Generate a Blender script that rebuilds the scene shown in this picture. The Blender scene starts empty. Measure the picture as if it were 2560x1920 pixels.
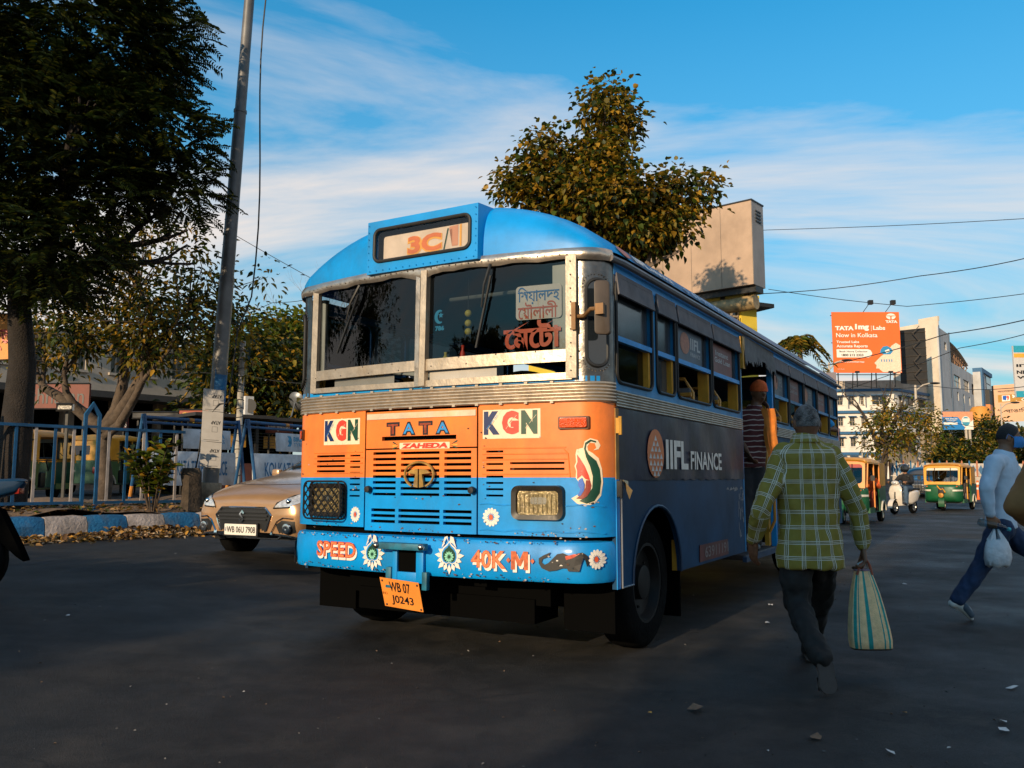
import bpy, bmesh, math, random
import numpy as np
from mathutils import Vector, Matrix
from mathutils.bvhtree import BVHTree
from math import sin, cos, pi, sqrt, radians, atan2
rnd = random.Random(7)
npr = np.random.RandomState(11)
scn = bpy.context.scene
COL = scn.collection

# ------------------------------------------------------------------ camera
CAM_H, PITCH, FPX = 1.2154, 0.1097, 2112.77          # FPX: focal length for a 2560 px wide frame
cam = bpy.data.cameras.new('camera'); cam.sensor_width = 36; cam.lens = 36 * FPX / 2560
cam.clip_start = 0.05; cam.clip_end = 3000
camo = bpy.data.objects.new('camera', cam); COL.objects.link(camo)
camo.location = (0, 0, CAM_H); camo.rotation_euler = (pi / 2 + PITCH, 0, 0)
scn.camera = camo

# ------------------------------------------------------------------ light
SUN_AZ, SUN_EL = radians(30.5), radians(17)             # azimuth measured from straight behind the camera towards the left
SUNV = Vector((-sin(SUN_AZ) * cos(SUN_EL), -cos(SUN_AZ) * cos(SUN_EL), sin(SUN_EL)))
sl = bpy.data.lights.new('sun', 'SUN'); sl.energy = 3.0; sl.angle = radians(0.55); sl.color = (1.0, 0.77, 0.50)
so = bpy.data.objects.new('sun', sl); COL.objects.link(so); so.rotation_euler = SUNV.to_track_quat('Z', 'Y').to_euler()
so.location = SUNV * 60
wd = bpy.data.worlds.new('World'); scn.world = wd; wd.use_nodes = True
nt = wd.node_tree; N = nt.nodes; L = nt.links
sky = N.new('ShaderNodeTexSky'); sky.sky_type = 'NISHITA'; sky.sun_disc = False
sky.sun_elevation = SUN_EL; sky.sun_rotation = atan2(SUNV.x, SUNV.y) % (2 * pi)
sky.air_density = 1.0; sky.dust_density = 0.25; sky.ozone_density = 4.0
bgn = N['Background']; bgn.inputs[1].default_value = 0.112
hs = N.new('ShaderNodeHueSaturation'); hs.inputs['Hue'].default_value = 0.5; hs.inputs['Saturation'].default_value = 1.3; hs.inputs['Value'].default_value = 1.05
tint = N.new('ShaderNodeMix'); tint.data_type = 'RGBA'; tint.blend_type = 'MULTIPLY'; tint.inputs[0].default_value = 1; tint.inputs[7].default_value = (.60, 1.12, 1.06, 1)
L.new(sky.outputs[0], tint.inputs[6]); L.new(tint.outputs[2], hs.inputs['Color'])
tc = N.new('ShaderNodeTexCoord'); sep = N.new('ShaderNodeSeparateXYZ'); L.new(tc.outputs['Generated'], sep.inputs[0])
def wm(op, a, b=None, c=None):
    n = N.new('ShaderNodeMath'); n.operation = op
    for i, v in enumerate((a, b, c)):
        if v is None: continue
        if isinstance(v, (int, float)): n.inputs[i].default_value = v
        else: L.new(v, n.inputs[i])
    return n.outputs[0]
zc = wm('ADD', wm('MAXIMUM', sep.outputs[2], 0.0), 0.16)
px_ = wm('DIVIDE', sep.outputs[0], zc); py_ = wm('DIVIDE', sep.outputs[1], zc)
cmb = N.new('ShaderNodeCombineXYZ'); L.new(px_, cmb.inputs[0]); L.new(py_, cmb.inputs[1])
mp = N.new('ShaderNodeMapping'); mp.inputs['Rotation'].default_value = (0, 0, radians(-24)); mp.inputs['Scale'].default_value = (0.36, 0.95, 1); mp.inputs['Location'].default_value = (9.1, 5.3, 0)
L.new(cmb.outputs[0], mp.inputs[0])
nz = N.new('ShaderNodeTexNoise'); nz.inputs['Scale'].default_value = 1.0; nz.inputs['Detail'].default_value = 11; nz.inputs['Roughness'].default_value = 0.57; nz.inputs['Distortion'].default_value = 0.7
L.new(mp.outputs[0], nz.inputs['Vector'])
lowc = wm('MULTIPLY', wm('SUBTRACT', 1.0, wm('MINIMUM', wm('MULTIPLY', sep.outputs[2], 2.6), 1.0)), 0.11)   # cover thickens towards the horizon
rp = N.new('ShaderNodeValToRGB'); rp.color_ramp.elements[0].position = 0.465; rp.color_ramp.elements[1].position = 0.66
rp.color_ramp.elements[0].color = (0, 0, 0, 1); rp.color_ramp.elements[1].color = (0.95, 0.95, 0.95, 1)
L.new(wm('ADD', nz.outputs['Fac'], lowc), rp.inputs[0])
mxc = N.new('ShaderNodeMix'); mxc.data_type = 'RGBA'; mxc.inputs[7].default_value = (4.5, 4.1, 3.85, 1)
hz = N.new('ShaderNodeMix'); hz.data_type = 'RGBA'; hz.inputs[7].default_value = (1.75, 2.25, 2.4, 1)      # pale haze low in the sky
L.new(wm('MULTIPLY', wm('POWER', wm('SUBTRACT', 1.0, wm('MINIMUM', wm('MULTIPLY', wm('MAXIMUM', sep.outputs[2], 0.0), 1.6), 1.0)), 1.35), 0.95), hz.inputs[0]); L.new(hs.outputs[0], hz.inputs[6])
L.new(rp.outputs[0], mxc.inputs[0]); L.new(hz.outputs[2], mxc.inputs[6]); L.new(mxc.outputs[2], bgn.inputs[0])
vs = scn.view_settings; vs.view_transform = 'Standard'; vs.look = 'None'; vs.exposure = 0.8; vs.gamma = 1.0; vs.use_curve_mapping = False
scn.cycles.max_bounces = 8; scn.cycles.transparent_max_bounces = 12

# ------------------------------------------------------------------ ground shape
KD = Vector((sin(radians(42)), cos(radians(42)), 0)); KN = Vector((-cos(radians(42)), sin(radians(42)), 0))  # along / left of the kerb
def sst(a, b, x):
    t = max(0.0, min(1.0, (x - a) / (b - a))); return t * t * (3 - 2 * t)
def gz(x, y):                                         # the road banks up to the left and climbs in the distance
    h = max(0., .0259 * max(-40., min(0., x)) * -1 + .0156 * max(0., min(40., y))) * sst(-.8, -4.2, x)
    return h + 0.036 * max(0.0, min(27.0, y - 33.5)) * sst(-2, 6, x)
def at(px, py, Y):                                    # the point seen at (px, py) of a 2560 px frame at distance Y
    u, v = (px - 1280) / FPX, -(py - 960) / FPX
    d = Vector((u, cos(PITCH) - v * sin(PITCH), sin(PITCH) + v * cos(PITCH)))
    return Vector((0, 0, CAM_H)) + d * (Y / d.y)
def gp(px, Y):                                        # a spot on the ground in that column at distance Y
    p = at(px, 1192, Y); p.z = gz(p.x, p.y); return p

# ------------------------------------------------------------------ materials
MATS = {}
def M(name, col=(.5, .5, .5), rough=.55, metal=0., var=.12, scale=6., bump=0., dirt=0., dcol=(.05, .045, .04), coat=0., bscale=40., spec=.5, emis=None, detail=5., tr=0.):
    if name in MATS: return MATS[name]
    m = bpy.data.materials.new(name); m.use_nodes = True; t = m.node_tree; n = t.nodes; l = t.links
    b = n['Principled BSDF']; b.inputs['Roughness'].default_value = rough; b.inputs['Metallic'].default_value = metal
    b.inputs['Coat Weight'].default_value = coat; b.inputs['Coat Roughness'].default_value = .12
    b.inputs['Specular IOR Level'].default_value = spec
    c = (*col, 1)
    tc = n.new('ShaderNodeTexCoord')
    if var > 0 or dirt > 0 or bump > 0:
        nz = n.new('ShaderNodeTexNoise'); nz.inputs['Scale'].default_value = scale; nz.inputs['Detail'].default_value = detail; nz.inputs['Roughness'].default_value = .6
        l.new(tc.outputs['Object'], nz.inputs['Vector'])
        mr = n.new('ShaderNodeMapRange'); mr.inputs[1].default_value = .3; mr.inputs[2].default_value = .7; mr.inputs[3].default_value = 1 - var * 1.3; mr.inputs[4].default_value = 1 + var
        l.new(nz.outputs['Fac'], mr.inputs[0])
        mu = n.new('ShaderNodeMix'); mu.data_type = 'RGBA'; mu.blend_type = 'MULTIPLY'; mu.inputs[0].default_value = 1; mu.inputs[6].default_value = c
        l.new(mr.outputs[0], mu.inputs[7]); out = mu.outputs[2]
        if dirt > 0:
            n2 = n.new('ShaderNodeTexNoise'); n2.inputs['Scale'].default_value = scale * .55; n2.inputs['Detail'].default_value = 9; n2.inputs['Roughness'].default_value = .72
            mpp = n.new('ShaderNodeMapping'); mpp.inputs['Location'].default_value = (3.1, 7.7, 1.3); mpp.inputs['Scale'].default_value = (1, 1, .55)
            l.new(tc.outputs['Object'], mpp.inputs[0]); l.new(mpp.outputs[0], n2.inputs['Vector'])
            r2 = n.new('ShaderNodeMapRange'); r2.inputs[1].default_value = .5; r2.inputs[2].default_value = .72; r2.inputs[3].default_value = 0; r2.inputs[4].default_value = dirt
            l.new(n2.outputs['Fac'], r2.inputs[0])
            md = n.new('ShaderNodeMix'); md.data_type = 'RGBA'; md.inputs[7].default_value = (*dcol, 1)
            l.new(r2.outputs[0], md.inputs[0]); l.new(out, md.inputs[6]); out = md.outputs[2]
            ra = n.new('ShaderNodeMapRange'); ra.inputs[3].default_value = rough; ra.inputs[4].default_value = min(1, rough + .35)
            l.new(r2.outputs[0], ra.inputs[0]); l.new(ra.outputs[0], b.inputs['Roughness'])
        l.new(out, b.inputs['Base Color'])
        if bump > 0:
            n3 = n.new('ShaderNodeTexNoise'); n3.inputs['Scale'].default_value = bscale; n3.inputs['Detail'].default_value = 6
            l.new(tc.outputs['Object'], n3.inputs['Vector'])
            bp = n.new('ShaderNodeBump'); bp.inputs['Strength'].default_value = min(1, bump); bp.inputs['Distance'].default_value = .02
            l.new(n3.outputs['Fac'], bp.inputs['Height']); l.new(bp.outputs[0], b.inputs['Normal'])
    else:
        b.inputs['Base Color'].default_value = c
    if emis: b.inputs['Emission Color'].default_value = (*col, 1); b.inputs['Emission Strength'].default_value = emis
    if tr > 0: b.inputs['Transmission Weight'].default_value = tr
    MATS[name] = m; return m
def glass(name, tint=(.8, .9, .9), clear=.75, rough=.03):
    if name in MATS: return MATS[name]
    m = bpy.data.materials.new(name); m.use_nodes = True; t = m.node_tree; n = t.nodes; l = t.links
    o = n['Material Output']; n.remove(n['Principled BSDF'])
    tr = n.new('ShaderNodeBsdfTransparent'); tr.inputs[0].default_value = (tint[0] * clear, tint[1] * clear, tint[2] * clear, 1)
    gl = n.new('ShaderNodeBsdfGlossy'); gl.inputs['Roughness'].default_value = rough; gl.inputs[0].default_value = (.85, .85, .85, 1)
    fr = n.new('ShaderNodeFresnel'); fr.inputs[0].default_value = 1.5
    ad = n.new('ShaderNodeMath'); ad.operation = 'ADD'; ad.inputs[1].default_value = .005; ge = n.new('ShaderNodeNewGeometry'); nb = n.new('ShaderNodeMath'); nb.operation = 'SUBTRACT'; nb.inputs[0].default_value = 1; l.new(ge.outputs['Backfacing'], nb.inputs[1])   # only the outer face mirrors
    mf = n.new('ShaderNodeMath'); mf.operation = 'MULTIPLY'; l.new(fr.outputs[0], mf.inputs[0]); l.new(nb.outputs[0], mf.inputs[1]); l.new(mf.outputs[0], ad.inputs[0])
    mx = n.new('ShaderNodeMixShader'); l.new(ad.outputs[0], mx.inputs[0]); l.new(tr.outputs[0], mx.inputs[1]); l.new(gl.outputs[0], mx.inputs[2]); l.new(mx.outputs[0], o.inputs[0])
    MATS[name] = m; return m

# ------------------------------------------------------------------ mesh building
class MB:
    def __init__(s): s.v = []; s.f = []; s.mi = []; s.m = 0
    def add(s, vs, fs, m=None):
        o = len(s.v); s.v += [tuple(p) for p in vs]
        for f in fs: s.f.append([i + o for i in f]); s.mi.append(s.m if m is None else m)
        return s
    def box(s, x0, x1, y0, y1, z0, z1, m=None):
        return s.add([(x0, y0, z0), (x1, y0, z0), (x1, y1, z0), (x0, y1, z0), (x0, y0, z1), (x1, y0, z1), (x1, y1, z1), (x0, y1, z1)],
                     [(0, 3, 2, 1), (4, 5, 6, 7), (0, 1, 5, 4), (1, 2, 6, 5), (2, 3, 7, 6), (3, 0, 4, 7)], m)
    def bar(s, p0, p1, w, h=None, up=(0, 0, 1), m=None):
        p0, p1 = Vector(p0), Vector(p1); h = w if h is None else h; d = (p1 - p0).normalized(); u = Vector(up)
        if abs(d.dot(u)) > .98: u = Vector((1, 0, 0))
        r = d.cross(u).normalized(); u = r.cross(d)
        vs = [p + r * a * w / 2 + u * b * h / 2 for p in (p0, p1) for a, b in ((-1, -1), (1, -1), (1, 1), (-1, 1))]
        return s.add(vs, [(0, 1, 2, 3), (7, 6, 5, 4), (0, 4, 5, 1), (1, 5, 6, 2), (2, 6, 7, 3), (3, 7, 4, 0)], m)
    def tube(s, pts, r, n=8, cap=True, m=None, closed=False):
        P = [Vector(p) for p in pts]; R = r if isinstance(r, (list, tuple)) else [r] * len(P)
        T = []
        for i in range(len(P)):
            a = P[(i - 1) % len(P)] if (closed or i > 0) else P[i]; b = P[(i + 1) % len(P)] if (closed or i < len(P) - 1) else P[i]
            T.append((b - a).normalized())
        u = Vector((0, 0, 1)) if abs(T[0].z) < .9 else Vector((1, 0, 0)); vs = []
        for i, p in enumerate(P):
            u = (u - T[i] * u.dot(T[i]))
            if u.length < 1e-5: u = T[i].orthogonal()
            u.normalize(); w = T[i].cross(u)
            vs += [p + (u * cos(2 * pi * k / n) + w * sin(2 * pi * k / n)) * R[i] for k in range(n)]
        fs = []; q = len(P)
        for i in range(q if closed else q - 1):
            j = (i + 1) % q
            fs += [(i * n + k, i * n + (k + 1) % n, j * n + (k + 1) % n, j * n + k) for k in range(n)]
        if cap and not closed: fs += [list(range(n))[::-1], list(range((q - 1) * n, q * n))]
        return s.add(vs, fs, m)
    def lathe(s, prof, n=20, M4=None, m=None):         # profile (radius, height) round local z
        M4 = M4 or Matrix(); vs = []; fs = []
        for r, z in prof: vs += [M4 @ Vector((r * cos(2 * pi * k / n), r * sin(2 * pi * k / n), z)) for k in range(n)]
        for i in range(len(prof) - 1): fs += [(i * n + k, i * n + (k + 1) % n, (i + 1) * n + (k + 1) % n, (i + 1) * n + k) for k in range(n)]
        if prof[0][0] > 1e-4: fs.append(list(range(n))[::-1])
        if prof[-1][0] > 1e-4: fs.append(list(range((len(prof) - 1) * n, len(prof) * n)))
        return s.add(vs, fs, m)
    def prism(s, poly, fn, d0, d1, m=None):            # fn(a, b, d) -> 3D
        n = len(poly); vs = [fn(a, b, d0) for a, b in poly] + [fn(a, b, d1) for a, b in poly]
        return s.add(vs, [list(range(n)), list(range(n, 2 * n))[::-1]] + [(i, i + n, (i + 1) % n + n, (i + 1) % n) for i in range(n)], m)
    def grid(s, fn, U, V, m=None, mfn=None):
        vs = [fn(u, v) for u in U for v in V]; q = len(V); o = len(s.v); s.v += [tuple(p) for p in vs]
        for i in range(len(U) - 1):
            for j in range(q - 1):
                s.f.append([o + i * q + j, o + (i + 1) * q + j, o + (i + 1) * q + j + 1, o + i * q + j + 1])
                s.mi.append(mfn((U[i] + U[i + 1]) / 2, (V[j] + V[j + 1]) / 2) if mfn else (s.m if m is None else m))
        return s
    def loft(s, rings, cap=True, m=None):
        n = len(rings[0]); vs = [p for r in rings for p in r]; fs = []
        for i in range(len(rings) - 1): fs += [(i * n + k, i * n + (k + 1) % n, (i + 1) * n + (k + 1) % n, (i + 1) * n + k) for k in range(n)]
        if cap: fs += [list(range(n))[::-1], list(range((len(rings) - 1) * n, len(rings) * n))]
        return s.add(vs, fs, m)
    def mesh(s, name):
        me = bpy.data.meshes.new(name); me.from_pydata(s.v, [], s.f); me.polygons.foreach_set('material_index', s.mi); return me
    def build(s, name, mats, parent=None, smooth=35, bev=0, fix=True, loc=None, sub=0):
        me = s.mesh(name)
        if fix or bev or sub:
            bm = bmesh.new(); bm.from_mesh(me)
            if fix: bmesh.ops.remove_doubles(bm, verts=bm.verts, dist=1e-5); bmesh.ops.recalc_face_normals(bm, faces=bm.faces)
            if bev: bmesh.ops.bevel(bm, geom=[e for e in bm.edges if len(e.link_faces) == 2 and e.calc_face_angle(0) > .5], offset=bev, segments=2, affect='EDGES', profile=.5, clamp_overlap=True)
            bm.to_mesh(me); bm.free()
        for m in (mats if isinstance(mats, (list, tuple)) else [mats]): me.materials.append(m)
        if smooth:
            me.shade_smooth(); me.set_sharp_from_angle(angle=radians(smooth))
        o = link(name, me, parent, loc)
        if name in ('rivet', 'clip', 'bolt', 'lens_ribs', 'wire_wrap', 'printed_mark', 'lattice_wire', 'letter_gleam'): o['kind'] = 'stuff'
        return o
def link(name, me, parent=None, loc=None):
    o = bpy.data.objects.new(name, me); COL.objects.link(o)
    if parent is not None: o.parent = parent
    if loc is not None: o.location = loc
    return o
def tag(o, label=None, cat=None, group=None, kind=None):
    if label: o['label'] = label
    if cat: o['category'] = cat
    if group: o['group'] = group
    if kind: o['kind'] = kind
    return o
def thing(name, label, cat, loc=(0, 0, 0), rz=0, group=None):
    o = bpy.data.objects.new(name, None); COL.objects.link(o); o.location = loc; o.rotation_euler = (0, 0, rz); o.empty_display_size = .2
    return tag(o, label, cat, group)
def copy_tree(o, parent=None):
    c = o.copy(); COL.objects.link(c); c.parent = parent
    for ch in o.children: copy_tree(ch, c)
    return c
def np_mesh(name, V, F, mats, parent=None, smooth=False, mi=None):   # V (n,3), F (m,k)
    me = bpy.data.meshes.new(name); k = F.shape[1]
    me.vertices.add(len(V)); me.vertices.foreach_set('co', np.ascontiguousarray(V, dtype=np.float32).ravel())
    me.loops.add(F.size); me.loops.foreach_set('vertex_index', np.ascontiguousarray(F, dtype=np.int32).ravel())
    me.polygons.add(len(F)); me.polygons.foreach_set('loop_start', np.arange(0, F.size, k, dtype=np.int32))
    if mi is not None: me.polygons.foreach_set('material_index', np.ascontiguousarray(mi, dtype=np.int32))
    me.update(calc_edges=True)
    for m in (mats if isinstance(mats, (list, tuple)) else [mats]): me.materials.append(m)
    if smooth: me.shade_smooth()
    return link(name, me, parent)
def circ(cx, cz, r, n=20, rz=None): return [(cx + r * cos(2 * pi * k / n), cz + (rz or r) * sin(2 * pi * k / n)) for k in range(n)]
def rrect(x0, x1, z0, z1, r, n=4):
    out = []
    for cx, cz, a in ((x1 - r, z1 - r, 0), (x0 + r, z1 - r, 90), (x0 + r, z0 + r, 180), (x1 - r, z0 + r, 270)):
        out += [(cx + r * cos(radians(a + 90 * k / n)), cz + r * sin(radians(a + 90 * k / n))) for k in range(n + 1)]
    return out
TXT = {}
def text2d(s, bold=0.):
    if (s, bold) in TXT: return TXT[(s, bold)]
    c = bpy.data.curves.new('lettering', 'FONT'); c.body = s; c.size = 1; c.offset = bold; c.resolution_u = 3; c.fill_mode = 'FRONT'
    o = bpy.data.objects.new('lettering', c); COL.objects.link(o)
    me = bpy.data.meshes.new_from_object(o)
    V = [(v.co.x, v.co.y) for v in me.vertices]; F = [list(p.vertices) for p in me.polygons]
    bpy.data.objects.remove(o); bpy.data.curves.remove(c); bpy.data.meshes.remove(me)
    par = list(range(len(V)))
    def find(a):
        while par[a] != a: par[a] = par[par[a]]; a = par[a]
        return a
    for f in F:
        for i in f[1:]: par[find(i)] = find(f[0])
    ids = {}; isl = [ids.setdefault(find(i), len(ids)) % 3 for i in range(len(V))]
    TXT[(s, bold)] = (V, F, isl); return TXT[(s, bold)]
def lettering(s, box, fn, mat, parent, name='lettering', bold=.02, off=.002, shear=0., keep=False):
    """flat print: text s fitted into box (a0, a1, b0, b1) of a surface fn(a, b, d) -> 3D, d = lift off the surface"""
    V, F, isl = text2d(s, bold)
    xs = [v[0] for v in V]; ys = [v[1] for v in V]; x0, x1, y0, y1 = min(xs), max(xs), min(ys), max(ys)
    a0, a1, b0, b1 = box; mb = MB()
    if keep:
        k = (b1 - b0) / (y1 - y0); a1 = a0 + (x1 - x0) * k
    vs = []
    for (x, y), i in zip(V, isl):
        tb = (y - y0) / (y1 - y0); a = a0 + (x - x0) / (x1 - x0) * (a1 - a0) + shear * tb; b = b0 + tb * (b1 - b0)
        vs.append(fn(a, b, off + i * .0004))
    mb.add(vs, F); return mb.build(name, mat, parent, smooth=0, fix=False)
def patch(polys, fn, mat, parent, name='painted_motif', off=.002, step=.0005, maxlen=.05):
    """flat painted shapes: polygons of a surface, later ones lie over earlier ones; mat per polygon"""
    mb = MB(); ml = []
    for i, (poly, m) in enumerate(polys):
        if m not in ml: ml.append(m)
        bm = bmesh.new(); bm.faces.new([bm.verts.new((a, b, 0)) for a, b in poly]); bmesh.ops.triangulate(bm, faces=bm.faces)
        for _ in range(4):
            E_ = [e for e in bm.edges if e.calc_length() > maxlen]
            if not E_ or not maxlen: break
            bmesh.ops.subdivide_edges(bm, edges=E_, cuts=1); bmesh.ops.triangulate(bm, faces=bm.faces)
        bm.verts.index_update()
        mb.add([fn(v.co.x, v.co.y, off + i * step) for v in bm.verts], [[v.index for v in f_.verts] for f_ in bm.faces], ml.index(m)); bm.free()
    return mb.build(name, ml, parent, smooth=0, fix=False)
# ------------------------------------------------------------------ ground, road, median
def axis(*segs):
    out = []
    for a, b, st in segs:
        n = max(1, int(round((b - a) / st))); out += [a + (b - a) * i / n for i in range(n)]
    return out + [segs[-1][1]]
AX = axis((-900, -60, 60), (-60, -24, 3), (-24, 30, .75), (30, 90, 5), (90, 900, 90)); AY = axis((-400, -20, 40), (-20, 0, 4), (0, 40, .75), (40, 110, 4), (110, 1500, 120))
def make_asphalt(name, base, tint):
    m = bpy.data.materials.new(name); m.use_nodes = True; t = m.node_tree; n = t.nodes; l = t.links; b = n['Principled BSDF']
    tc = n.new('ShaderNodeTexCoord')
    def noise(sc, det, rough=.6, loc=None):
        q = n.new('ShaderNodeTexNoise'); q.inputs['Scale'].default_value = sc; q.inputs['Detail'].default_value = det; q.inputs['Roughness'].default_value = rough
        if loc:
            mp = n.new('ShaderNodeMapping'); mp.inputs['Rotation'].default_value = (0, 0, radians(-31)); mp.inputs['Scale'].default_value = loc; l.new(tc.outputs['Object'], mp.inputs[0]); l.new(mp.outputs[0], q.inputs['Vector'])
        else: l.new(tc.outputs['Object'], q.inputs['Vector'])
        return q.outputs['Fac']
    def rng(x, a, b_, c, d):
        q = n.new('ShaderNodeMapRange'); q.inputs[1].default_value = a; q.inputs[2].default_value = b_; q.inputs[3].default_value = c; q.inputs[4].default_value = d; l.new(x, q.inputs[0]); return q.outputs[0]
    def mul(a, b_):
        q = n.new('ShaderNodeMath'); q.operation = 'MULTIPLY'; l.new(a, q.inputs[0]); l.new(b_, q.inputs[1]); return q.outputs[0]
    streak = rng(noise(.9, 6, .6, (1.4, .16, 1)), .35, .7, .72, 1.22)      # tyre-polished lanes along the road
    patch_ = rng(noise(.22, 5), .4, .62, .8, 1.15)
    grain = mul(rng(noise(75, 4, .75), .32, .72, .35, 1.9), rng(noise(3.2, 7, .7), .38, .56, .55, 1.1))
    dust = mul(rng(noise(2.2, 10, .75), .47, .70, 0, .8), rng(noise(.5, 4, .6, (1.2, .2, 1)), .35, .65, .25, 1))
    col = n.new('ShaderNodeMix'); col.data_type = 'RGBA'; col.blend_type = 'MULTIPLY'; col.inputs[0].default_value = 1; col.inputs[6].default_value = (*base, 1)
    l.new(mul(mul(streak, patch_), grain), col.inputs[7])
    dm = n.new('ShaderNodeMix'); dm.data_type = 'RGBA'; dm.inputs[7].default_value = (*tint, 1); l.new(dust, dm.inputs[0]); l.new(col.outputs[2], dm.inputs[6])
    # dark joints and cracks
    vo = n.new('ShaderNodeTexVoronoi'); vo.feature = 'DISTANCE_TO_EDGE'; vo.inputs['Scale'].default_value = .33
    dn = n.new('ShaderNodeTexNoise'); dn.inputs['Scale'].default_value = 1.2; dn.inputs['Detail'].default_value = 6; l.new(tc.outputs['Object'], dn.inputs['Vector'])
    va = n.new('ShaderNodeVectorMath'); va.operation = 'MULTIPLY_ADD'; va.inputs[1].default_value = (.9, .9, .9); l.new(dn.outputs['Color'], va.inputs[0]); l.new(tc.outputs['Object'], va.inputs[2]); l.new(va.outputs[0], vo.inputs['Vector'])
    ck = mul(rng(vo.outputs['Distance'], .0, .007, .85, 0), rng(noise(.35, 3), .44, .52, 0, 1))
    cm = n.new('ShaderNodeMix'); cm.data_type = 'RGBA'; cm.inputs[7].default_value = (.008, .008, .008, 1); l.new(ck, cm.inputs[0]); l.new(dm.outputs[2], cm.inputs[6])
    l.new(cm.outputs[2], b.inputs['Base Color'])
    l.new(rng(noise(.7, 5), .35, .65, .52, .82), b.inputs['Roughness']); b.inputs['Specular IOR Level'].default_value = .35
    bp = n.new('ShaderNodeBump'); bp.inputs['Strength'].default_value = .8; bp.inputs['Distance'].default_value = .012; l.new(noise(85, 5, .75), bp.inputs['Height']); l.new(bp.outputs[0], b.inputs['Normal'])
    return m
asph = make_asphalt('asphalt', (.0155, .0148, .0145), (.062, .052, .043))
earth = M('earth', (.16, .115, .075), .95, var=.35, scale=.6, bump=.5, bscale=12)
mb = MB(); mb.grid(lambda x, y: (x, y, gz(x, y) - .03), AX, AY); tag(mb.build('ground', earth, smooth=60, fix=False), kind='structure')
RX = [x for x in AX if -60 <= x <= 90]; RY = [y for y in AY if -20 <= y <= 240]
mb = MB(); mb.grid(lambda x, y: (x, y, gz(x, y)), RX, RY); road = tag(mb.build('road', asph, smooth=60, fix=False), kind='structure')

K0 = Vector((-6.49, 11.9, 0))
def kp(s, d=0., dz=0.):                               # along the kerb, d metres into the median
    p = K0 + KD * s + KN * d; return Vector((p.x, p.y, gz(p.x, p.y) + dz))
KH = .31; BL = .573
soil = M('median_soil', (.17, .105, .06), .95, var=.4, scale=2.2, bump=.9, bscale=18, dirt=.6, dcol=(.05, .035, .02))
mb = MB()
def soilp(s, d):
    p = kp(s, d); e = 1 if .1 < d < 4.3 else 0
    return (p.x, p.y, p.z + KH - .03 + e * (.05 * sin(s * 2.1 + d * 3) + .03 * sin(s * 5.3) + .05))
mb.grid(soilp, [-9 + .2 * i for i in range(180)], [.16, .4, .65, .9, 1.2, 1.5, 1.8, 2.1, 2.5, 3.0, 3.5, 4.0, 4.34])
median = tag(mb.build('median_strip', soil, smooth=70), kind='structure')
kblue = M('kerb_blue', (.005, .115, .27), .7, var=.25, scale=5, bump=.7, dirt=.75, dcol=(.10, .09, .08), bscale=25)
kwhite = M('kerb_white', (.40, .34, .31), .8, var=.25, scale=5, bump=.7, dirt=.8, dcol=(.13, .11, .09), bscale=25)
def kerb_block(i, side):
    mb = MB(); g = .006; s0, s1 = i * BL + g, (i + 1) * BL - g
    prof = [(0, -.05), (.0, .18), (.06, .30), (.2, .31), (.2, -.05)] if side == 0 else [(4.3, -.05), (4.3, .31), (4.45, .30), (4.5, .2), (4.5, -.05)]
    rings = []
    for k in range(5):
        s = s0 + (s1 - s0) * k / 4; e = .012 if k in (0, 4) else 0
        rings.append([kp(s, d + (e if j in (1, 2) else 0) + rnd.uniform(-.008, .008), z - (e if j in (2, 3) else 0) + rnd.uniform(-.006, .006)) for j, (d, z) in enumerate(prof)])
    mb.loft(rings); mb.build('kerb_block', kblue if i % 2 else kwhite, median, smooth=30)
for i in range(-7, 20): kerb_block(i, 0)
for i in range(-7, 20): kerb_block(i, 1)
# ------------------------------------------------------------------ the bus
BYAW = .5178; BW = 2.66; HB = BW / 2
BR = Vector((cos(BYAW), -sin(BYAW), 0)); BO = Vector((.6053, 5.3969, 0)) - BR * HB
bus = thing('bus', 'old blue and orange city bus with hand-painted front facing the camera', 'bus', BO, -BYAW)
CBX, CBY = 2.145, -4.989
def yf(x):                                            # plan outline of the bowed front
    a = abs(x); y = -.16 + .1 * (x / 1.17) ** 2
    if a > 1.17: t = min(1., (a - 1.17) / .16); y += .16 * (1 - sqrt(1 - t * t))
    return y
def fm(mx, mz, o=0.):                                 # measured on the flat front plane -> on the bowed front
    x = mx + HB
    for _ in range(6):
        y = yf(max(-1.329, min(1.329, x))) - o; x = mx + (mx - CBX) / (-CBY) * y + HB
    return max(-1.325, min(1.325, x)), CAM_H + (mz - CAM_H) * (-CBY + y) / (-CBY)
def ffn(dy=0.): return lambda x, z, d: (x, yf(x) + dy - d, z)
def fbox(mx0, mz1, mx1, mz0, o=0.):                   # measured top-left, bottom-right -> (x0, x1, z0, z1)
    a, b = fm(mx0, mz1, o), fm(mx1, mz0, o); return (a[0], b[0], b[1], a[1])
FXS = [-1.17 - .16 * sin(radians(a)) for a in (90, 75, 60, 45, 30, 15)] + [-1.17 + 2.34 * i / 26 for i in range(27)] + [1.17 + .16 * sin(radians(a)) for a in (15, 30, 45, 60, 75, 90)]
orange = M('bus_orange', (.80, .195, .030), .42, var=.13, scale=3.5, dirt=.5, dcol=(.27, .10, .035), coat=.08, spec=.35, bump=.10, bscale=2.6)
bblue = M('bus_blue', (.0, .25, .64), .42, var=.15, scale=3.5, dirt=.45, dcol=(.015, .085, .17), coat=.08, spec=.35, bump=.10, bscale=2.6)
dblue = M('bus_side_blue', (.006, .035, .085), .45, var=.3, scale=2.2, dirt=.5, dcol=(.03, .03, .035))
chrome = M('bare_aluminium', (.52, .43, .33), .42, .75, var=.18, scale=9, dirt=.45, dcol=(.20, .15, .10), bump=.12, bscale=25)
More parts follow.
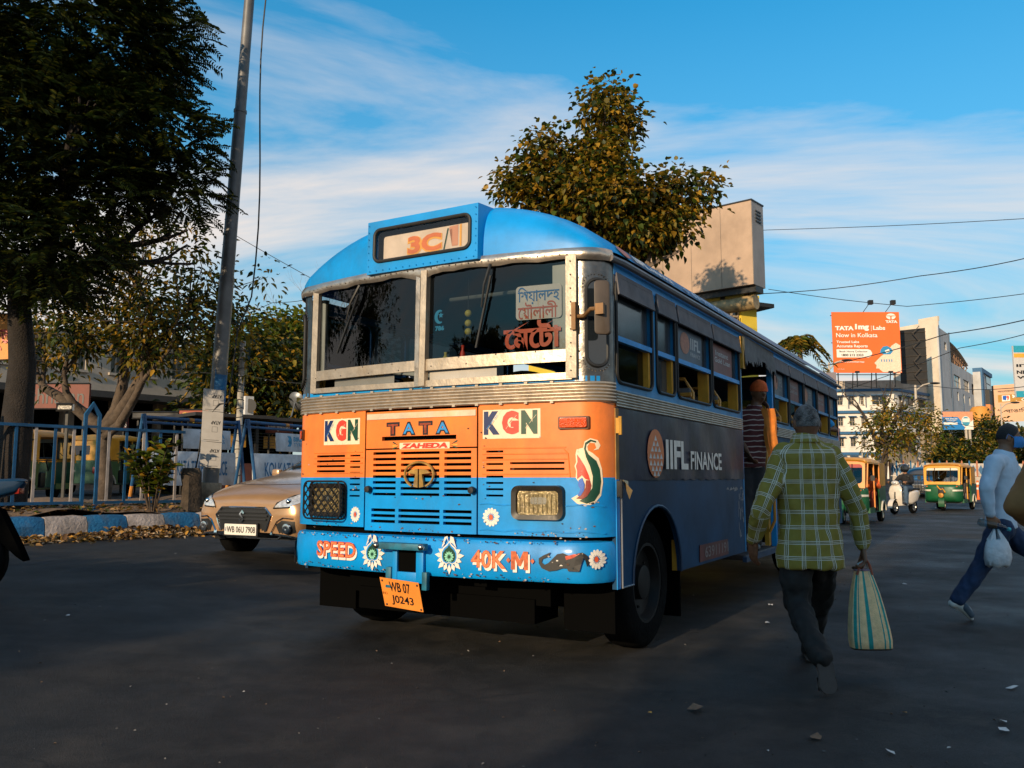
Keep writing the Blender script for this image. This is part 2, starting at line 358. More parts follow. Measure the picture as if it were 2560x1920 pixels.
chrome2 = M('brow_metal', (.60, .50, .40), .28, .9, var=.25, scale=6, dirt=.5, dcol=(.22, .15, .10), bump=.35, bscale=9)
black = M('black_recess', (.003, .003, .003), .95, var=0, spec=0.)
rubber = M('black_rubber', (.012, .012, .012), .6, var=.2)
dkmetal = M('dark_metal', (.03, .03, .03), .5, .6, var=.2, dirt=.3, dcol=(.06, .04, .03))
yellow = M('yellow_paint', (.55, .27, .02), .5, var=.2, scale=5, dirt=.5, dcol=(.09, .05, .02))
white = M('white_paint', (.72, .66, .58), .5, var=.08, scale=14, dirt=.2, dcol=(.3, .25, .2))
navy = M('navy_letter', (.004, .018, .09), .4, var=.2); ltblue = M('light_blue_letter', (.03, .25, .6), .4)
red = M('red_letter', (.62, .045, .02), .4, var=.15, scale=20); dgreen = M('dark_green_letter', (.004, .05, .025), .4, var=.15)
inkblk = M('ink_black', (.006, .006, .008), .45, var=0); mint = M('mint_paint', (.25, .62, .42), .5); vblue = M('motif_blue', (.01, .10, .45), .4)
maroon = M('motif_maroon', (.24, .03, .015), .45)

def holed(fn, x0, x1, z0, z1, holes, depth=.03, maxdx=.09, split=None, mats=(0, 0), rad=0., mb=None, zlines=()):
    """sheet with recessed openings; fn(x, z, d): d > 0 goes inward"""
    mb = mb or MB(); xs = {x0, x1}; zs = {z0, z1} | set(zlines)
    for h in holes: xs |= {h[0], h[1]}; zs |= {h[2], h[3]}
    if split is not None and z0 < split < z1: zs.add(split)
    xs = sorted(xs); X = [xs[0]]
    for b in xs[1:]:
        n = max(1, int(math.ceil((b - X[-1]) / maxdx))); a = X[-1]; X += [a + (b - a) * (i + 1) / n for i in range(n)]
    Z = sorted(zs)
    inh = lambda x, z: any(h[0] < x < h[1] and h[2] < z < h[3] for h in holes)
    for i in range(len(X) - 1):
        for j in range(len(Z) - 1):
            xm, zm = (X[i] + X[i + 1]) / 2, (Z[j] + Z[j + 1]) / 2
            if inh(xm, zm): continue
            m = mats[0] if split is None or zm > split else mats[1]
            mb.add([fn(X[i], Z[j], 0), fn(X[i + 1], Z[j], 0), fn(X[i + 1], Z[j + 1], 0), fn(X[i], Z[j + 1], 0)], [(0, 1, 2, 3)], m)
            for dx, dz, e in ((-1, 0, ((i, j), (i, j + 1))), (1, 0, ((i + 1, j), (i + 1, j + 1))), (0, -1, ((i, j), (i + 1, j))), (0, 1, ((i, j + 1), (i + 1, j + 1)))):
                ii, jj = i + dx, j + dz
                edge = ii < 0 or jj < 0 or ii >= len(X) - 1 or jj >= len(Z) - 1
                if edge or inh((X[ii] + X[ii + 1]) / 2, (Z[jj] + Z[jj + 1]) / 2):
                    (a, b), (c, d) = e; mb.add([fn(X[a], Z[b], 0), fn(X[c], Z[d], 0), fn(X[c], Z[d], depth), fn(X[a], Z[b], depth)], [(0, 1, 2, 3)], m)
    if rad:
        for h in holes:
            if min(h[1] - h[0], h[3] - h[2]) < 2.2 * rad: continue
            for cx, cz, sx, sz in ((h[0], h[2], 1, 1), (h[1], h[2], -1, 1), (h[0], h[3], 1, -1), (h[1], h[3], -1, -1)):
                arc = [(cx + sx * rad * (1 - cos(radians(a))), cz + sz * rad * (1 - sin(radians(a)))) for a in (0, 18, 36, 54, 72, 90)]
                P = [(cx, cz)] + arc
                mb.add([fn(a, b, 0) for a, b in P], [list(range(len(P)))], mats[0])
                mb.add([fn(a, b, 0) for a, b in arc] + [fn(a, b, depth) for a, b in arc], [(k, k + 1, k + 7, k + 6) for k in range(5)], mats[0])
    return mb
fin = lambda x, z, d: (x, yf(x) + d, z)
ZSPL = 1.213
# --- lower front: three panels with louvres
slots = []
def slot_rows(mx0, mx1, mzt, mzb, n, h=.016):
    for k in range(n):
        mz = mzt + (mzb - mzt) * k / (n - 1); a, b = fm(mx0, mz), fm(mx1, mz); slots.append((a[0], b[0], a[1] - h / 2, a[1] + h / 2))
for a, b in ((-1.888, -1.676), (-1.631, -1.290), (-1.249, -1.023)): slot_rows(a, b, 1.390, 1.091, 8, .019)
for a, b in ((-1.898, -1.678), (-1.648, -1.285), (-1.255, -1.018)): slot_rows(a, b, .975, .893, 3, .021)
csl = list(slots); slots.clear()
slot_rows(-.900, -.765, 1.390, 1.090, 8, .014); slot_rows(-.712, -.302, 1.309, 1.270, 2, .014)
rsl = list(slots); slots.clear()
slot_rows(-2.443, -2.162, 1.375, 1.260, 4, .016); slot_rows(-2.110, -2.012, 1.377, 1.075, 8, .013)
lsl = list(slots)
cxl, cxr = fm(-1.964, 1.2)[0], fm(-.972, 1.2)[0]; zhood = fm(-1.46, 1.422)[1]; zcb = fm(-1.46, .823)[1]; ztop = 1.697
mb = holed(fin, cxl + .006, cxr - .006, zcb, zhood - .005, csl, .03, split=ZSPL, mats=(0, 1))
pg = mb.build('grille_panel', [orange, bblue], bus, smooth=30)
bx = fbox(-1.809, 1.513, -1.149, 1.483)
mb = holed(fin, cxl + .006, cxr - .006, zhood + .005, ztop - .012, [bx], .03); ph = mb.build('bonnet_flap', orange, bus, smooth=30)
mb = holed(fin, cxr + .006, 1.33, zcb - .0, ztop, rsl, .03, split=ZSPL, mats=(0, 1), maxdx=.05); pr = mb.build('corner_panel', [orange, bblue], bus, smooth=40)
mb = holed(fin, -1.33, cxl - .006, zcb + .02, ztop, lsl, .03, split=ZSPL, mats=(0, 1), maxdx=.05); pl = mb.build('corner_panel', [orange, bblue], bus, smooth=40)
mb = MB(); mb.grid(lambda x, z: (x * .985, yf(x) + .05, z), FXS, [.60, 1.69]); mb.build('dark_backing', black, bus, smooth=30)  # black sheet behind the slots stands for the dark inside
# thin raised mouldings of the louvre recess
def moulding(a, b, n, nm, m, par, dz=0.):
    mb = MB(); mb.tube([(a[0] + (b[0] - a[0]) * k / n, yf(a[0] + (b[0] - a[0]) * k / n) - .001, a[1] + dz * sin(k * 1.7)) for k in range(n + 1)], .0045, 6); mb.build(nm, m, par)
for m0, m1, mz in ((-.93, -.29, 1.411), (-.93, -.275, 1.372), (-.93, -.275, 1.335), (-.93, -.275, 1.235)): moulding(fm(m0, mz), fm(m1, mz), 8, 'louvre_moulding', orange, pr)
a, b = fm(-.275, 1.40), fm(-.262, 1.215); mb = MB(); mb.tube([(a[0] - .04, yf(a[0]), a[1] + .008), (a[0], yf(a[0]) - .001, a[1] - .03), (b[0], yf(b[0]) - .001, b[1])], .005, 6); mb.build('louvre_moulding', orange, pr)
for mz in (1.40, 1.36, 1.32, 1.245): moulding(fm(-2.47, mz), fm(-1.99, mz), 8, 'louvre_moulding', orange, pl)
for mz in (1.03, .855): moulding(fm(-.95, mz), fm(-.02, mz), 14, 'panel_crease', bblue, pr, .006)
# --- fluted aluminium belt
def belt(pts, z0, z1, ribs=6, amp=.011):
    Z = [i / (ribs * 6) for i in range(ribs * 6 + 1)]
    mb = MB()
    def fn(i, t):
        p, n_ = pts[int(i)]; r = abs(sin(pi * t * ribs)) ** .6 * amp; return (p[0] + n_[0] * r, p[1] + n_[1] * r, z0 + (z1 - z0) * t)
    mb.grid(fn, list(range(len(pts))), Z); return mb
def outline(off=0., xs=FXS):
    P = []
    for i, x in enumerate(xs):
        a, b = xs[max(0, i - 1)], xs[min(len(xs) - 1, i + 1)]; t = Vector((b - a, yf(b) - yf(a), 0)).normalized()
        if abs(abs(x) - 1.33) < 1e-4: t = Vector((0, 1 if x > 0 else -1, 0))
        n_ = Vector((t.y, -t.x, 0)); P.append((Vector((x, yf(x), 0)) + n_ * off, n_))
    return P
ol = outline(.006)
mb = belt(ol, 1.700, 1.832); fb = mb.build('fluted_belt', chrome, bus, smooth=50)
mb = MB()
for i in range(13):
    for z in (1.832, 1.700):
        p, n_ = ol[6 + i * 2]; mb.box(p.x - .012, p.x + .012, p.y - .014, p.y + .004, z - .006, z + .006)
mb.build('clip', chrome, fb)
mb = MB(); mb.grid(lambda i, z: tuple(ol[int(i)][0] - ol[int(i)][1] * .004 + Vector((0, 0, z))), list(range(3, len(ol) - 3)), [1.832, 1.866]); mb.build('sill_strip', bblue, bus)
for sgn, ya, yb, nm in ((1, .135, 3.33, 'fluted_side_belt'), (1, 4.72, 9.3, 'fluted_side_belt'), (-1, .135, 9.3, 'fluted_side_belt')):
    pts = [(Vector((sgn * (HB + .004), y, 0)), Vector((sgn, 0, 0))) for y in (ya, (ya + yb) / 2, yb)]
    belt(pts, 1.672, 1.785, 6, .012).build(nm, chrome, bus, smooth=50)

# --- windscreen
def framebar(mx0, mz0, mx1, mz1, w, d=.03, n=10, o=.012):
    mb = MB(); a, b = fm(mx0, mz0), fm(mx1, mz1); P = []
    for k in range(n + 1):
        x = a[0] + (b[0] - a[0]) * k / n; z = a[1] + (b[1] - a[1]) * k / n; P.append((x, yf(x) - o, z))
    hor = abs(b[0] - a[0]) > abs(b[1] - a[1])
    for k in range(n): mb.bar(P[k], P[k + 1], d if hor else w, w if hor else d, up=(0, 0, 1) if hor else (0, 1, 0))
    return mb
ws = bpy.data.objects.new('windscreen', None); COL.objects.link(ws); ws.parent = bus
for args in ((-2.50, 2.00, -1.455, 2.022, .075), (-1.45, 2.022, -.235, 2.013, .08), (-2.50, 1.884, -1.455, 1.886, .038), (-1.45, 1.886, -.235, 1.876, .045)):
    framebar(*args).build('window_rail', chrome, ws, smooth=20)
framebar(-2.475, 1.87, -2.468, 2.69, .055, .04, 2).build('window_post', chrome, ws, smooth=20)
framebar(-.232, 1.86, -.228, 2.69, .075, .05, 2).build('window_post', chrome, ws, smooth=20)
framebar(-1.425, 1.87, -1.412, 2.72, .048, .05, 2, .02).build('centre_post', chrome, ws, smooth=20)
framebar(-1.478, 1.87, -1.470, 2.72, .036, .04, 2, .014).build('centre_post', chrome2, ws, smooth=20)
wglass = glass('windscreen_glass', (.80, .86, .86), .62, .02)
for m0, m1 in ((-2.47, -1.48), (-1.40, -.27)):
    mb = MB(); a, b = fm(m0, 2.3)[0], fm(m1, 2.3)[0]
    mb.grid(lambda x, z: (x, yf(x) + .004, z), [a + (b - a) * k / 10 for k in range(11)], [fm(-1.4, 2.03)[1], 2.66]); mb.build('windscreen_pane', wglass, ws, smooth=60)
mb = MB(); a, b = fm(-1.39, 1.93), fm(-.825, 1.93); mb.grid(lambda x, z: (x, yf(x) + .01, z), [a[0], (a[0] + b[0]) / 2, b[0]], [1.88, 1.95]); mb.build('vent_flap', M('hazy_plastic', (.40, .37, .33), .4, var=.1), ws)
mb = MB(); a, b = fm(-2.30, 1.93), fm(-1.72, 1.93); mb.grid(lambda x, z: (x, yf(x) + .02, z), [a[0], (a[0] + b[0]) / 2, b[0]], [1.88, 1.95]); mb.build('vent_flap', M('hazy_grey', (.16, .16, .15), .3, var=.1), ws)
rivet = M('rivet', (.65, .58, .5), .35, 1, var=0)
def ball(mb, p, r, n=8, k=4):
    p = Vector(p); mb.lathe([(max(r * cos(radians(a)), 1e-5), r * sin(radians(a))) for a in np.linspace(-90, 90, k + 1)], n, Matrix.Translation(p))
mb = MB()
for k in range(9):
    for z in (2.035, 1.985): x = -1.15 + k * .285 + (0.04 if z > 2 else .1); ball(mb, (x, yf(max(-1.3, min(1.3, x))) - .028, z + (.0 if x > 0 else -.012)), .007, 6, 2) if abs(x) < 1.2 else None
for k in range(9): ball(mb, (fm(-.23, 2)[0], yf(1.12) - .04, 1.9 + k * .09), .007, 6, 2)
mb.build('rivet', rivet, ws)
# --- brow trim of hammered metal above the windscreen, dipping to a point at the centre post
def ztrim(x): return 2.648 - .018 * abs(x) + .0
def zbrow(x): return 2.715 - .02 * x * x / 1.7
mb = MB()
def brow(i, t):
    p, n_ = ol[int(i)]; x = p.x; dip = .05 * math.exp(-((x + .0) / .09) ** 2)
    z = zbrow(x) + .012 * (1 - t) - t * (.065 + dip) + .006 * sin(x * 19) * t; o_ = .02 + .012 * sin(pi * t) + .004 * sin(x * 31 + t * 3)
    return p + n_ * o_ + Vector((0, 0, z))
mb.grid(brow, list(range(1, len(ol) - 1)), [0, .2, .4, .6, .8, 1]); br = mb.build('brow_trim', chrome2, bus, smooth=60)
mb = MB()
for k in range(46):
    x = -1.14 + k * 2.3 / 45; ball(mb, (x, yf(x) - .036, zbrow(x) - .032), .0075, 6, 2)
mb.build('rivet', rivet, br)
# --- corner pillars with tall rounded quarter lights
for sgn in (1, -1):
    mb = MB(); xs = [sgn * (1.14 + .03 * k) for k in range(2)] + [sgn * (1.17 + .16 * sin(radians(a))) for a in (10, 20, 35, 50, 65, 80, 90)]
    mb.grid(lambda x, z: (x, yf(x) - .002, z), xs, [1.832, 2.1, 2.4, 2.70]); mb.grid(lambda y, z: (sgn * 1.332, y, z), [yf(1.33), .155], [1.785, 2.66]); cp = mb.build('corner_pillar', M('pillar_metal', (.16, .15, .14), .28, 1., var=.4, scale=7, dirt=.4, bump=.3, bscale=10), bus, smooth=50)
    def cfn(a, z, d, sgn=sgn):                        # a = arc length from the start of the corner
        th = a / .185; x = 1.17 + .16 * sin(min(th, pi / 2)); n_ = Vector((sin(th), -cos(th), 0)); return (sgn * (x + n_.x * d), yf(x) + n_.y * d, z)
    rr = rrect(.055, .205, 1.93, 2.50, .07, 5)
    mb = MB(); mb.prism(rr, cfn, .004, .012); mb.build('quarter_light', M('dark_glass', (.012, .016, .02), .06, 0, var=0, spec=.9), cp, smooth=60)
    mb = MB(); mb.tube([cfn(a, z, .01) for a, z in rr], .012, 8, closed=True); mb.build('rubber_seal', rubber, cp)
    mb = MB()
    for k in range(26):
        a, z = rrect(.028, .232, 1.90, 2.535, .085, 6)[k % 28]; ball(mb, cfn(a, z, .004), .006, 6, 2)
    mb.build('rivet', rivet, cp)
# --- roof, front dome, side gutters
roofcol = M('roof_vinyl', (.115, .095, .125), .5, var=.3, scale=1.6, dirt=.5, dcol=(.2, .13, .09))
rvin = M('roof_advert_blue', (.03, .06, .15), .45, var=.35, scale=1.5, dirt=.35, dcol=(.16, .12, .10))
def zr(x): return 2.655 + .50 * (max(0., 1 - (abs(x) / 1.352) ** 2.4)) ** .7
def roofp(x, t):
    if t <= 1:
        g = sqrt(max(0., 1 - (1 - t) ** 2.0)); y0 = yf(x) - .022 + (.2 * (1 - t) if -.49 < x < .44 else 0); zb = zbrow(x)
        return (x * (1 + .006 * g), y0 + (1 - sqrt(max(0, 1 - t ** 1.9))) * .25 + t * .16, zb + (zr(x) - zb) * g ** .8 + .01 * g)
    y = yf(x) - .022 + .41; t -= 1; return (x * 1.006, y + (9.35 - y) * t, zr(x) + .01)
RT = [0, .01, .04, .09, .16, .25, .36, .48, .6, .72, .84, .93, 1.0, 1.02, 1.1, 1.2, 1.3, 1.5, 1.75, 2.0]
RXS = [-1.33, -1.325, -1.315, -1.3, -1.28, -1.25] + [-1.2 + 2.4 * k / 24 for k in range(25)] + [1.25, 1.28, 1.3, 1.315, 1.325, 1.33]
mb = MB(); mb.grid(roofp, RXS, RT, mfn=lambda x, t: 0 if t < 1.005 else (1 if x > 1.05 and t < 1.34 else 2))
mb.grid(lambda x, z: (x, 9.36, z), [-1.32, 0, 1.32], [2.6, 2.9], m=2)
rf = mb.build('roof', [bblue, rvin, roofcol], bus, smooth=50)
for sgn in (1, -1):
    mb = MB(); mb.tube([(sgn * 1.345, .06, 2.652), (sgn * 1.372, .22, 2.645), (sgn * 1.372, 3, 2.645), (sgn * 1.372, 9.4, 2.65)], .024, 8); mb.build('rain_gutter', M('gutter_grey', (.17, .16, .16), .5, .3, var=.2, dirt=.4), rf)
    mb = MB(); mb.box(min(sgn * 1.30, sgn * 1.334), max(sgn * 1.30, sgn * 1.334), .14, 9.3, 2.56, 2.66); mb.build('cant_rail', bblue, bus)
def roofside(y, q, d):                                # q metres up the curved roof edge from the gutter
    x = 1.338 - .62 * (q ** 2) ; x = min(1.335, 1.335 - q * .22 - q * q * .9); z = zr(x) + .012; return (x * 1.006 + d, y, z + d)
lettering('IIFL', (.56, .86, .035, .155), roofside, white, rf, bold=.03, off=.006); lettering('FINANCE', (.89, 1.36, .035, .12), roofside, white, rf, bold=.02, off=.006)
lettering('63 911 91 11', (1.86, 3.05, .03, .15), roofside, M('faded_letter', (.35, .40, .48), .5), rf, bold=.02, off=.006)
patch([(circ(.36, .10, .10, 18, .09), M('logo_orange_faded', (.45, .13, .05), .5))], roofside, None, rf, 'roof_emblem', .006)
patch([(circ(1.72, .09, .05, 14), M('faded_letter', (.35, .40, .48))), (circ(1.72, .09, .035, 14), rvin)], roofside, None, rf, 'phone_emblem', .006)
# --- destination box
bx = fbox(-1.962, 3.165, -.962, 2.785, .045); X0, X1, Z0, Z1 = bx
db = bpy.data.objects.new('destination_box', None); COL.objects.link(db); db.parent = bus
gx = fbox(-1.895, 3.095, -1.03, 2.845, .045)
bfn = lambda x, z, d: (x, -.215 + .02 * (z - 2.7) + d, z)
mb = holed(bfn, X0, X1, Z0 - .03, Z1, [gx], .05, rad=.045)
for xa, s_ in ((X0, -1), (X1, 1)):
    mb.add([bfn(xa, Z0 - .03, 0), bfn(xa, Z1, 0), (xa + s_ * .05, .12, Z1 - .0), (xa + s_ * .12, .42, zr(xa) + .01), (xa + s_ * .03, .1, Z0 - .03)], [(0, 1, 2, 3, 4)])
mb.add([bfn(X0, Z1, 0), bfn(X1, Z1, 0), (X1 + .05, .12, Z1), (X0 - .05, .12, Z1)], [(0, 1, 2, 3)])
mb.add([(X0 - .05, .12, Z1), (X1 + .05, .12, Z1), (X1 + .12, .6, zr(X1) + .02), (X0 - .12, .6, zr(X0) + .02)], [(0, 1, 2, 3)])
mb.build('hood', bblue, db, smooth=40)
mb = MB(); mb.tube([bfn(a, z, -.004) for a, z in rrect(gx[0], gx[1], gx[2], gx[3], .05, 5)], .013, 8, closed=True); mb.build('rubber_seal', rubber, db)
mb = MB(); mb.prism(rrect(gx[0] + .06, gx[1] - .01, gx[2] + .004, gx[3] - .05, .02), bfn, .03, .036); bd = mb.build('route_board', M('route_board', (.62, .52, .44), .6, var=.12), db)
mb = MB(); mb.prism(rrect(gx[0] - .01, gx[1] + .01, gx[2] - .01, gx[3] + .01, .02), bfn, .045, .05); mb.build('box_back', black, db)
bl = lambda x, z, d: bfn(x, z, .03 - d)
ylw = M('route_yellow', (.75, .36, .04), .5, var=.1); og = M('route_orange', (.62, .15, .03), .5, var=.15)
wq = gx[1] - gx[0]; sx = lambda f: gx[0] + wq * f; sz = lambda f: gx[2] + (gx[3] - gx[2]) * f
lettering('3C', (sx(.33), sx(.70), sz(.08), sz(.66)), bl, ylw, bd, bold=.09, off=.002); lettering('3C', (sx(.34), sx(.69), sz(.12), sz(.66)), bl, og, bd, bold=.04, off=.004)
patch([([(sx(.71), sz(.1)), (sx(.725), sz(.1)), (sx(.765), sz(.72)), (sx(.75), sz(.72))], dgreen), ([(sx(.80), sz(.16)), (sx(.86), sz(.16)), (sx(.86), sz(.78)), (sx(.77), sz(.76)), (sx(.77), sz(.68)), (sx(.80), sz(.68))], M('route_pink', (.55, .25, .15))), ([(sx(.875), sz(.13)), (sx(.895), sz(.13)), (sx(.895), sz(.78)), (sx(.875), sz(.78))], ylw)], bl, None, bd, 'route_number')
mb = MB(); mb.prism(rrect(gx[0], gx[1], gx[2], gx[3], .045), bfn, .006, .010); mb.build('glass_cover', glass('box_glass', (.97, .96, .94), .97), db)
mb = MB()
for k in range(16):
    for z in (Z0 - .01,): ball(mb, (X0 + .03 + (X1 - X0 - .06) * k / 15, -.219, z), .006, 6, 2)
for k in range(7):
    for x in (X0 + .015, X1 - .015): ball(mb, (x, -.217, Z0 + .03 + (Z1 - Z0 - .06) * k / 6), .005, 6, 2)
mb.build('rivet', bblue, db)
# --- lights, badge, plates and paintwork of the front
lens = M('headlamp_lens', (.24, .18, .08), .10, 0.25, var=.4, scale=30, coat=.6, bump=.5, bscale=60)
refl = M('reflector', (.8, .74, .6), .12, 1, var=0)
def headlamp(mbox, guard, par):
    x0, x1, z0, z1 = mbox; o = bpy.data.objects.new('headlight', None); COL.objects.link(o); o.parent = bus
    tilt = ffn(0)
    mb = MB(); A = rrect(x0, x1, z0, z1, .045, 5); B = rrect(x0 + .038, x1 - .038, z0 + .035, z1 - .035, .03, 5); n = len(A)
    vs = [tilt(a, b, -.01) for a, b in A] + [tilt(a, b, .035) for a, b in rrect(x0 + .006, x1 - .006, z0 + .006, z1 - .006, .045, 5)] + [tilt(a, b, .03) for a, b in B] + [tilt(a, b, -.03) for a, b in B]
    mb.add(vs, [(k + j * n, (k + 1) % n + j * n, (k + 1) % n + (j + 1) * n, k + (j + 1) * n) for j in range(3) for k in range(n)])
    mb.build('bezel', M('bezel_black', (.02, .018, .016), .25, .3, var=.2, dirt=.3, dcol=(.2, .13, .06)), o, smooth=40)
    mb = MB(); mb.prism(rrect(x0 + .04, x1 - .04, z0 + .036, z1 - .036, .025, 4), tilt, .004, .012); mb.build('lens', lens, o, smooth=20)
    mb = MB()
    for k in range(9):
        xx = x0 + .06 + (x1 - x0 - .12) * k / 8; mb.tube([tilt(xx, z0 + .05, .013), tilt(xx, z1 - .06, .013)], .004, 5)
    mb.build('lens_ribs', lens, o)
    mb = MB(); zc_ = (z0 + z1) / 2; mb.prism(rrect((x0 + x1) / 2 - .05, (x0 + x1) / 2 + .06, zc_ - .01, zc_ + .035, .015), tilt, .012, .016); mb.build('bulb_shield', refl, o)
    if guard:
        mb = MB(); R = rrect(x0 - .012, x1 + .012, z0 - .012, z1 + .012, .05, 5); mb.tube([tilt(a, b, .075) for a, b in R], .007, 6, closed=True); mb.tube([tilt(a, b, .01) for a, b in R], .006, 6, closed=True)
        w, h = x1 - x0, z1 - z0; st = .066
        def clip(c, s):
            P = []
            for k in range(41):
                a = x0 + w * k / 40; b = c + s * (a - x0)
                if z0 <= b <= z1: P.append((a, b))
            return P
        for s in (1, -1):
            c = z0 - w if s > 0 else z0
            while c < z1 + (w if s < 0 else 0):
                P = clip(c, s); c += st
                if len(P) > 2: mb.tube([tilt(a, b, .085 + .02 * sin(pi * (a - x0) / w)) for a, b in P[::4] + [P[-1]]], .0052, 5)
        mb.build('wire_guard', M('guard_wire', (.012, .011, .01), .5, .4, var=.2), o)
    return o
headlamp(fbox(-.692, 1.163, -.294, .932), False, pr)
headlamp(fbox(-2.49, 1.172, -2.148, .912), True, pl)
amber = M('amber_lens', (.75, .09, .012), .2, var=.2, scale=60, bump=.8, bscale=90, coat=.5)
for b4 in (fbox(-.338, 1.612, -.112, 1.524), (-1.318, -1.20, 1.5, 1.585)):
    mb = MB(); mb.prism(rrect(*b4, .01), ffn(), 0, .02); q = mb.build('indicator', M('indicator_base', (.10, .035, .01), .5), bus, bev=.003)
    mb = MB(); mb.prism(rrect(b4[0] + .012, b4[1] - .012, b4[2] + .01, b4[3] - .01, .01), ffn(), .02, .032); mb.build('lens', amber, q, bev=.004)
# badge: a ring split at the bottom by a flared T
gold = M('badge_gold', (.42, .24, .06), .4, .5, var=.35, scale=14, dirt=.4, dcol=(.05, .16, .22))
bc = fm(-1.469, 1.232, .03); R = .122; bz = .088
mb = MB(); arc = [(bc[0] + R * cos(radians(a)), bc[1] + bz * sin(radians(a))) for a in range(-62, 243, 8)]
mb.tube([(a, yf(a) - .03, b) for a, b in arc], .0095, 6)
fT = ffn(-.018)
mb.prism([(bc[0] - .10, bc[1] + .012), (bc[0] - .06, bc[1] + .036), (bc[0] - .006, bc[1] + .042), (bc[0] - .006, bc[1] - .088), (bc[0] - .045, bc[1] - .082), (bc[0] - .028, bc[1] + .004)], fT, 0, .018)
mb.prism([(bc[0] + .10, bc[1] + .012), (bc[0] + .028, bc[1] + .004), (bc[0] + .045, bc[1] - .082), (bc[0] + .006, bc[1] - .088), (bc[0] + .006, bc[1] + .042), (bc[0] + .06, bc[1] + .036)], fT, 0, .018)
mb.build('badge', gold, bus, smooth=40)
for mx in (-1.937, -1.021):
    x, z = fm(mx, 1.125, .03); mb = MB(); mb.lathe([(.02, 0), (.026, .02), (.022, .045), (.0001, .047)], 14, Matrix.Translation((x, yf(x), z)) @ Matrix.Rotation(pi / 2, 4, 'X')); mb.build('bonnet_catch', dkmetal, bus)
# lettering
cream = M('cream_paint', (.78, .62, .42), .5, var=.06)
def kgn(bx_, par):
    x0, x1, z0, z1 = bx_; w = x1 - x0; f = ffn()
    lettering('KGN', (x0 - .004, x1 + .004, z0 - .006, z1 + .006), f, cream, par, bold=.075, off=.001)
    patch([([(x0, z0 - .005), (x1, z0 - .005), (x1, z1 + .003), (x0, z1 + .003)], cream)], f, None, par, 'letter_ground', .0006)
    zz = z0 + (z1 - z0) * .12
    for ch, a, b, m, m2 in (('K', .0, .30, navy, ltblue), ('G', .33, .64, red, M('red_hi', (.75, .12, .06), .4)), ('N', .67, .96, dgreen, M('green_hi', (.02, .13, .07), .4))):
        lettering(ch, (x0 + w * a + .004, x0 + w * b, zz, z1 - .006), f, m, par, bold=.07, off=.003)
        for k in range(3):
            q = x0 + w * (a + .06 + .07 * k); zc2 = zz + (z1 - zz) * (.25 + .2 * k)
            patch([([(q, zc2), (q + .004, zc2), (q + .026, zc2 + .026), (q + .022, zc2 + .026)], m2), ([(q + .008, zc2 - .004), (q + .011, zc2 - .004), (q + .031, zc2 + .02), (q + .028, zc2 + .02)], cream)], f, None, par, 'letter_gleam', .0046)
kgn(fbox(-2.373, 1.655, -2.025, 1.468), pl); kgn(fbox(-.924, 1.673, -.482, 1.480), pr)
b4 = fbox(-1.763, 1.612, -1.2, 1.524); w = b4[1] - b4[0]; f = ffn()
for k, ch in enumerate('TATA'):
    a = b4[0] + w * (k * .262); c = a + w * .20
    lettering(ch, (a - .006, c + .006, b4[2] - .006, b4[3] + .006), f, inkblk, ph, bold=.10, off=.001)
    lettering(ch, (a + .008, c - .008, b4[2] + .006, b4[3] - .008), f, ltblue if ch == 'A' else M('brick_red', (.30, .045, .012), .4, var=.4, scale=40), ph, bold=.02, off=.003)
b4 = fbox(-1.63, 1.458, -1.22, 1.424); patch([(rrect(b4[0] - .015, b4[1] + .015, b4[2] - .006, b4[3] + .006, .005), cream)], f, None, ph, 'name_ground', .0008); lettering('ZAHEDA', (b4[0], b4[1], b4[2] - .002, b4[3] + .002), f, red, ph, bold=.06, off=.002, shear=.012)
for s, xx in ((-1, b4[0] - .02), (1, b4[1] + .02)):
    patch([([(xx, b4[2] + .018 + q * .1), (xx + s * .05, b4[2] + .018 + q - .006), (xx + s * .062, b4[2] + .018 + q * 1.2), (xx + s * .05, b4[2] + .018 + q + .007)], m_) for q, m_ in ((.024, dgreen), (.0, ylw), (-.02, dgreen))], f, None, ph, 'leaf_motif', .0012)
b4 = fbox(-1.950, 1.684, -.985, 1.642); mb = MB(); n = 12
mb.grid(lambda x, z: (x, yf(x) - .006, z), [b4[0] + (b4[1] - b4[0]) * k / n for k in range(n + 1)], [b4[2], b4[3]]); mb.build('bonnet_strip', M('worn_strip', (.66, .52, .36), .5, var=.15, scale=9, dirt=.5, dcol=(.55, .36, .1)), ph)
def daisy(mx, mz, r, par, fn=None, o=0., sq=1.):
    x, z = fm(mx, mz, o); P = []
    for k in range(14):
        a = 2 * pi * k / 14 + .1; ca, sa = cos(a), sin(a); q = [(.28, 0), (.55, .13), (.85, .17), (1, .06), (1, -.06), (.85, -.17), (.55, -.13)]
        P.append(([(x + (u * ca - v * sa) * r * sq, z + (u * sa + v * ca) * r) for u, v in q], white))
    P.append((circ(x, z, r * .24 * sq, 10, r * .3), M('daisy_centre', (.65, .09, .02), .5)))
    patch(P, fn or ffn(), None, par, 'daisy', .0015, .0002)
daisy(-2.049, .937, .057, pl, sq=.85); daisy(-.86, .944, .062, pr)
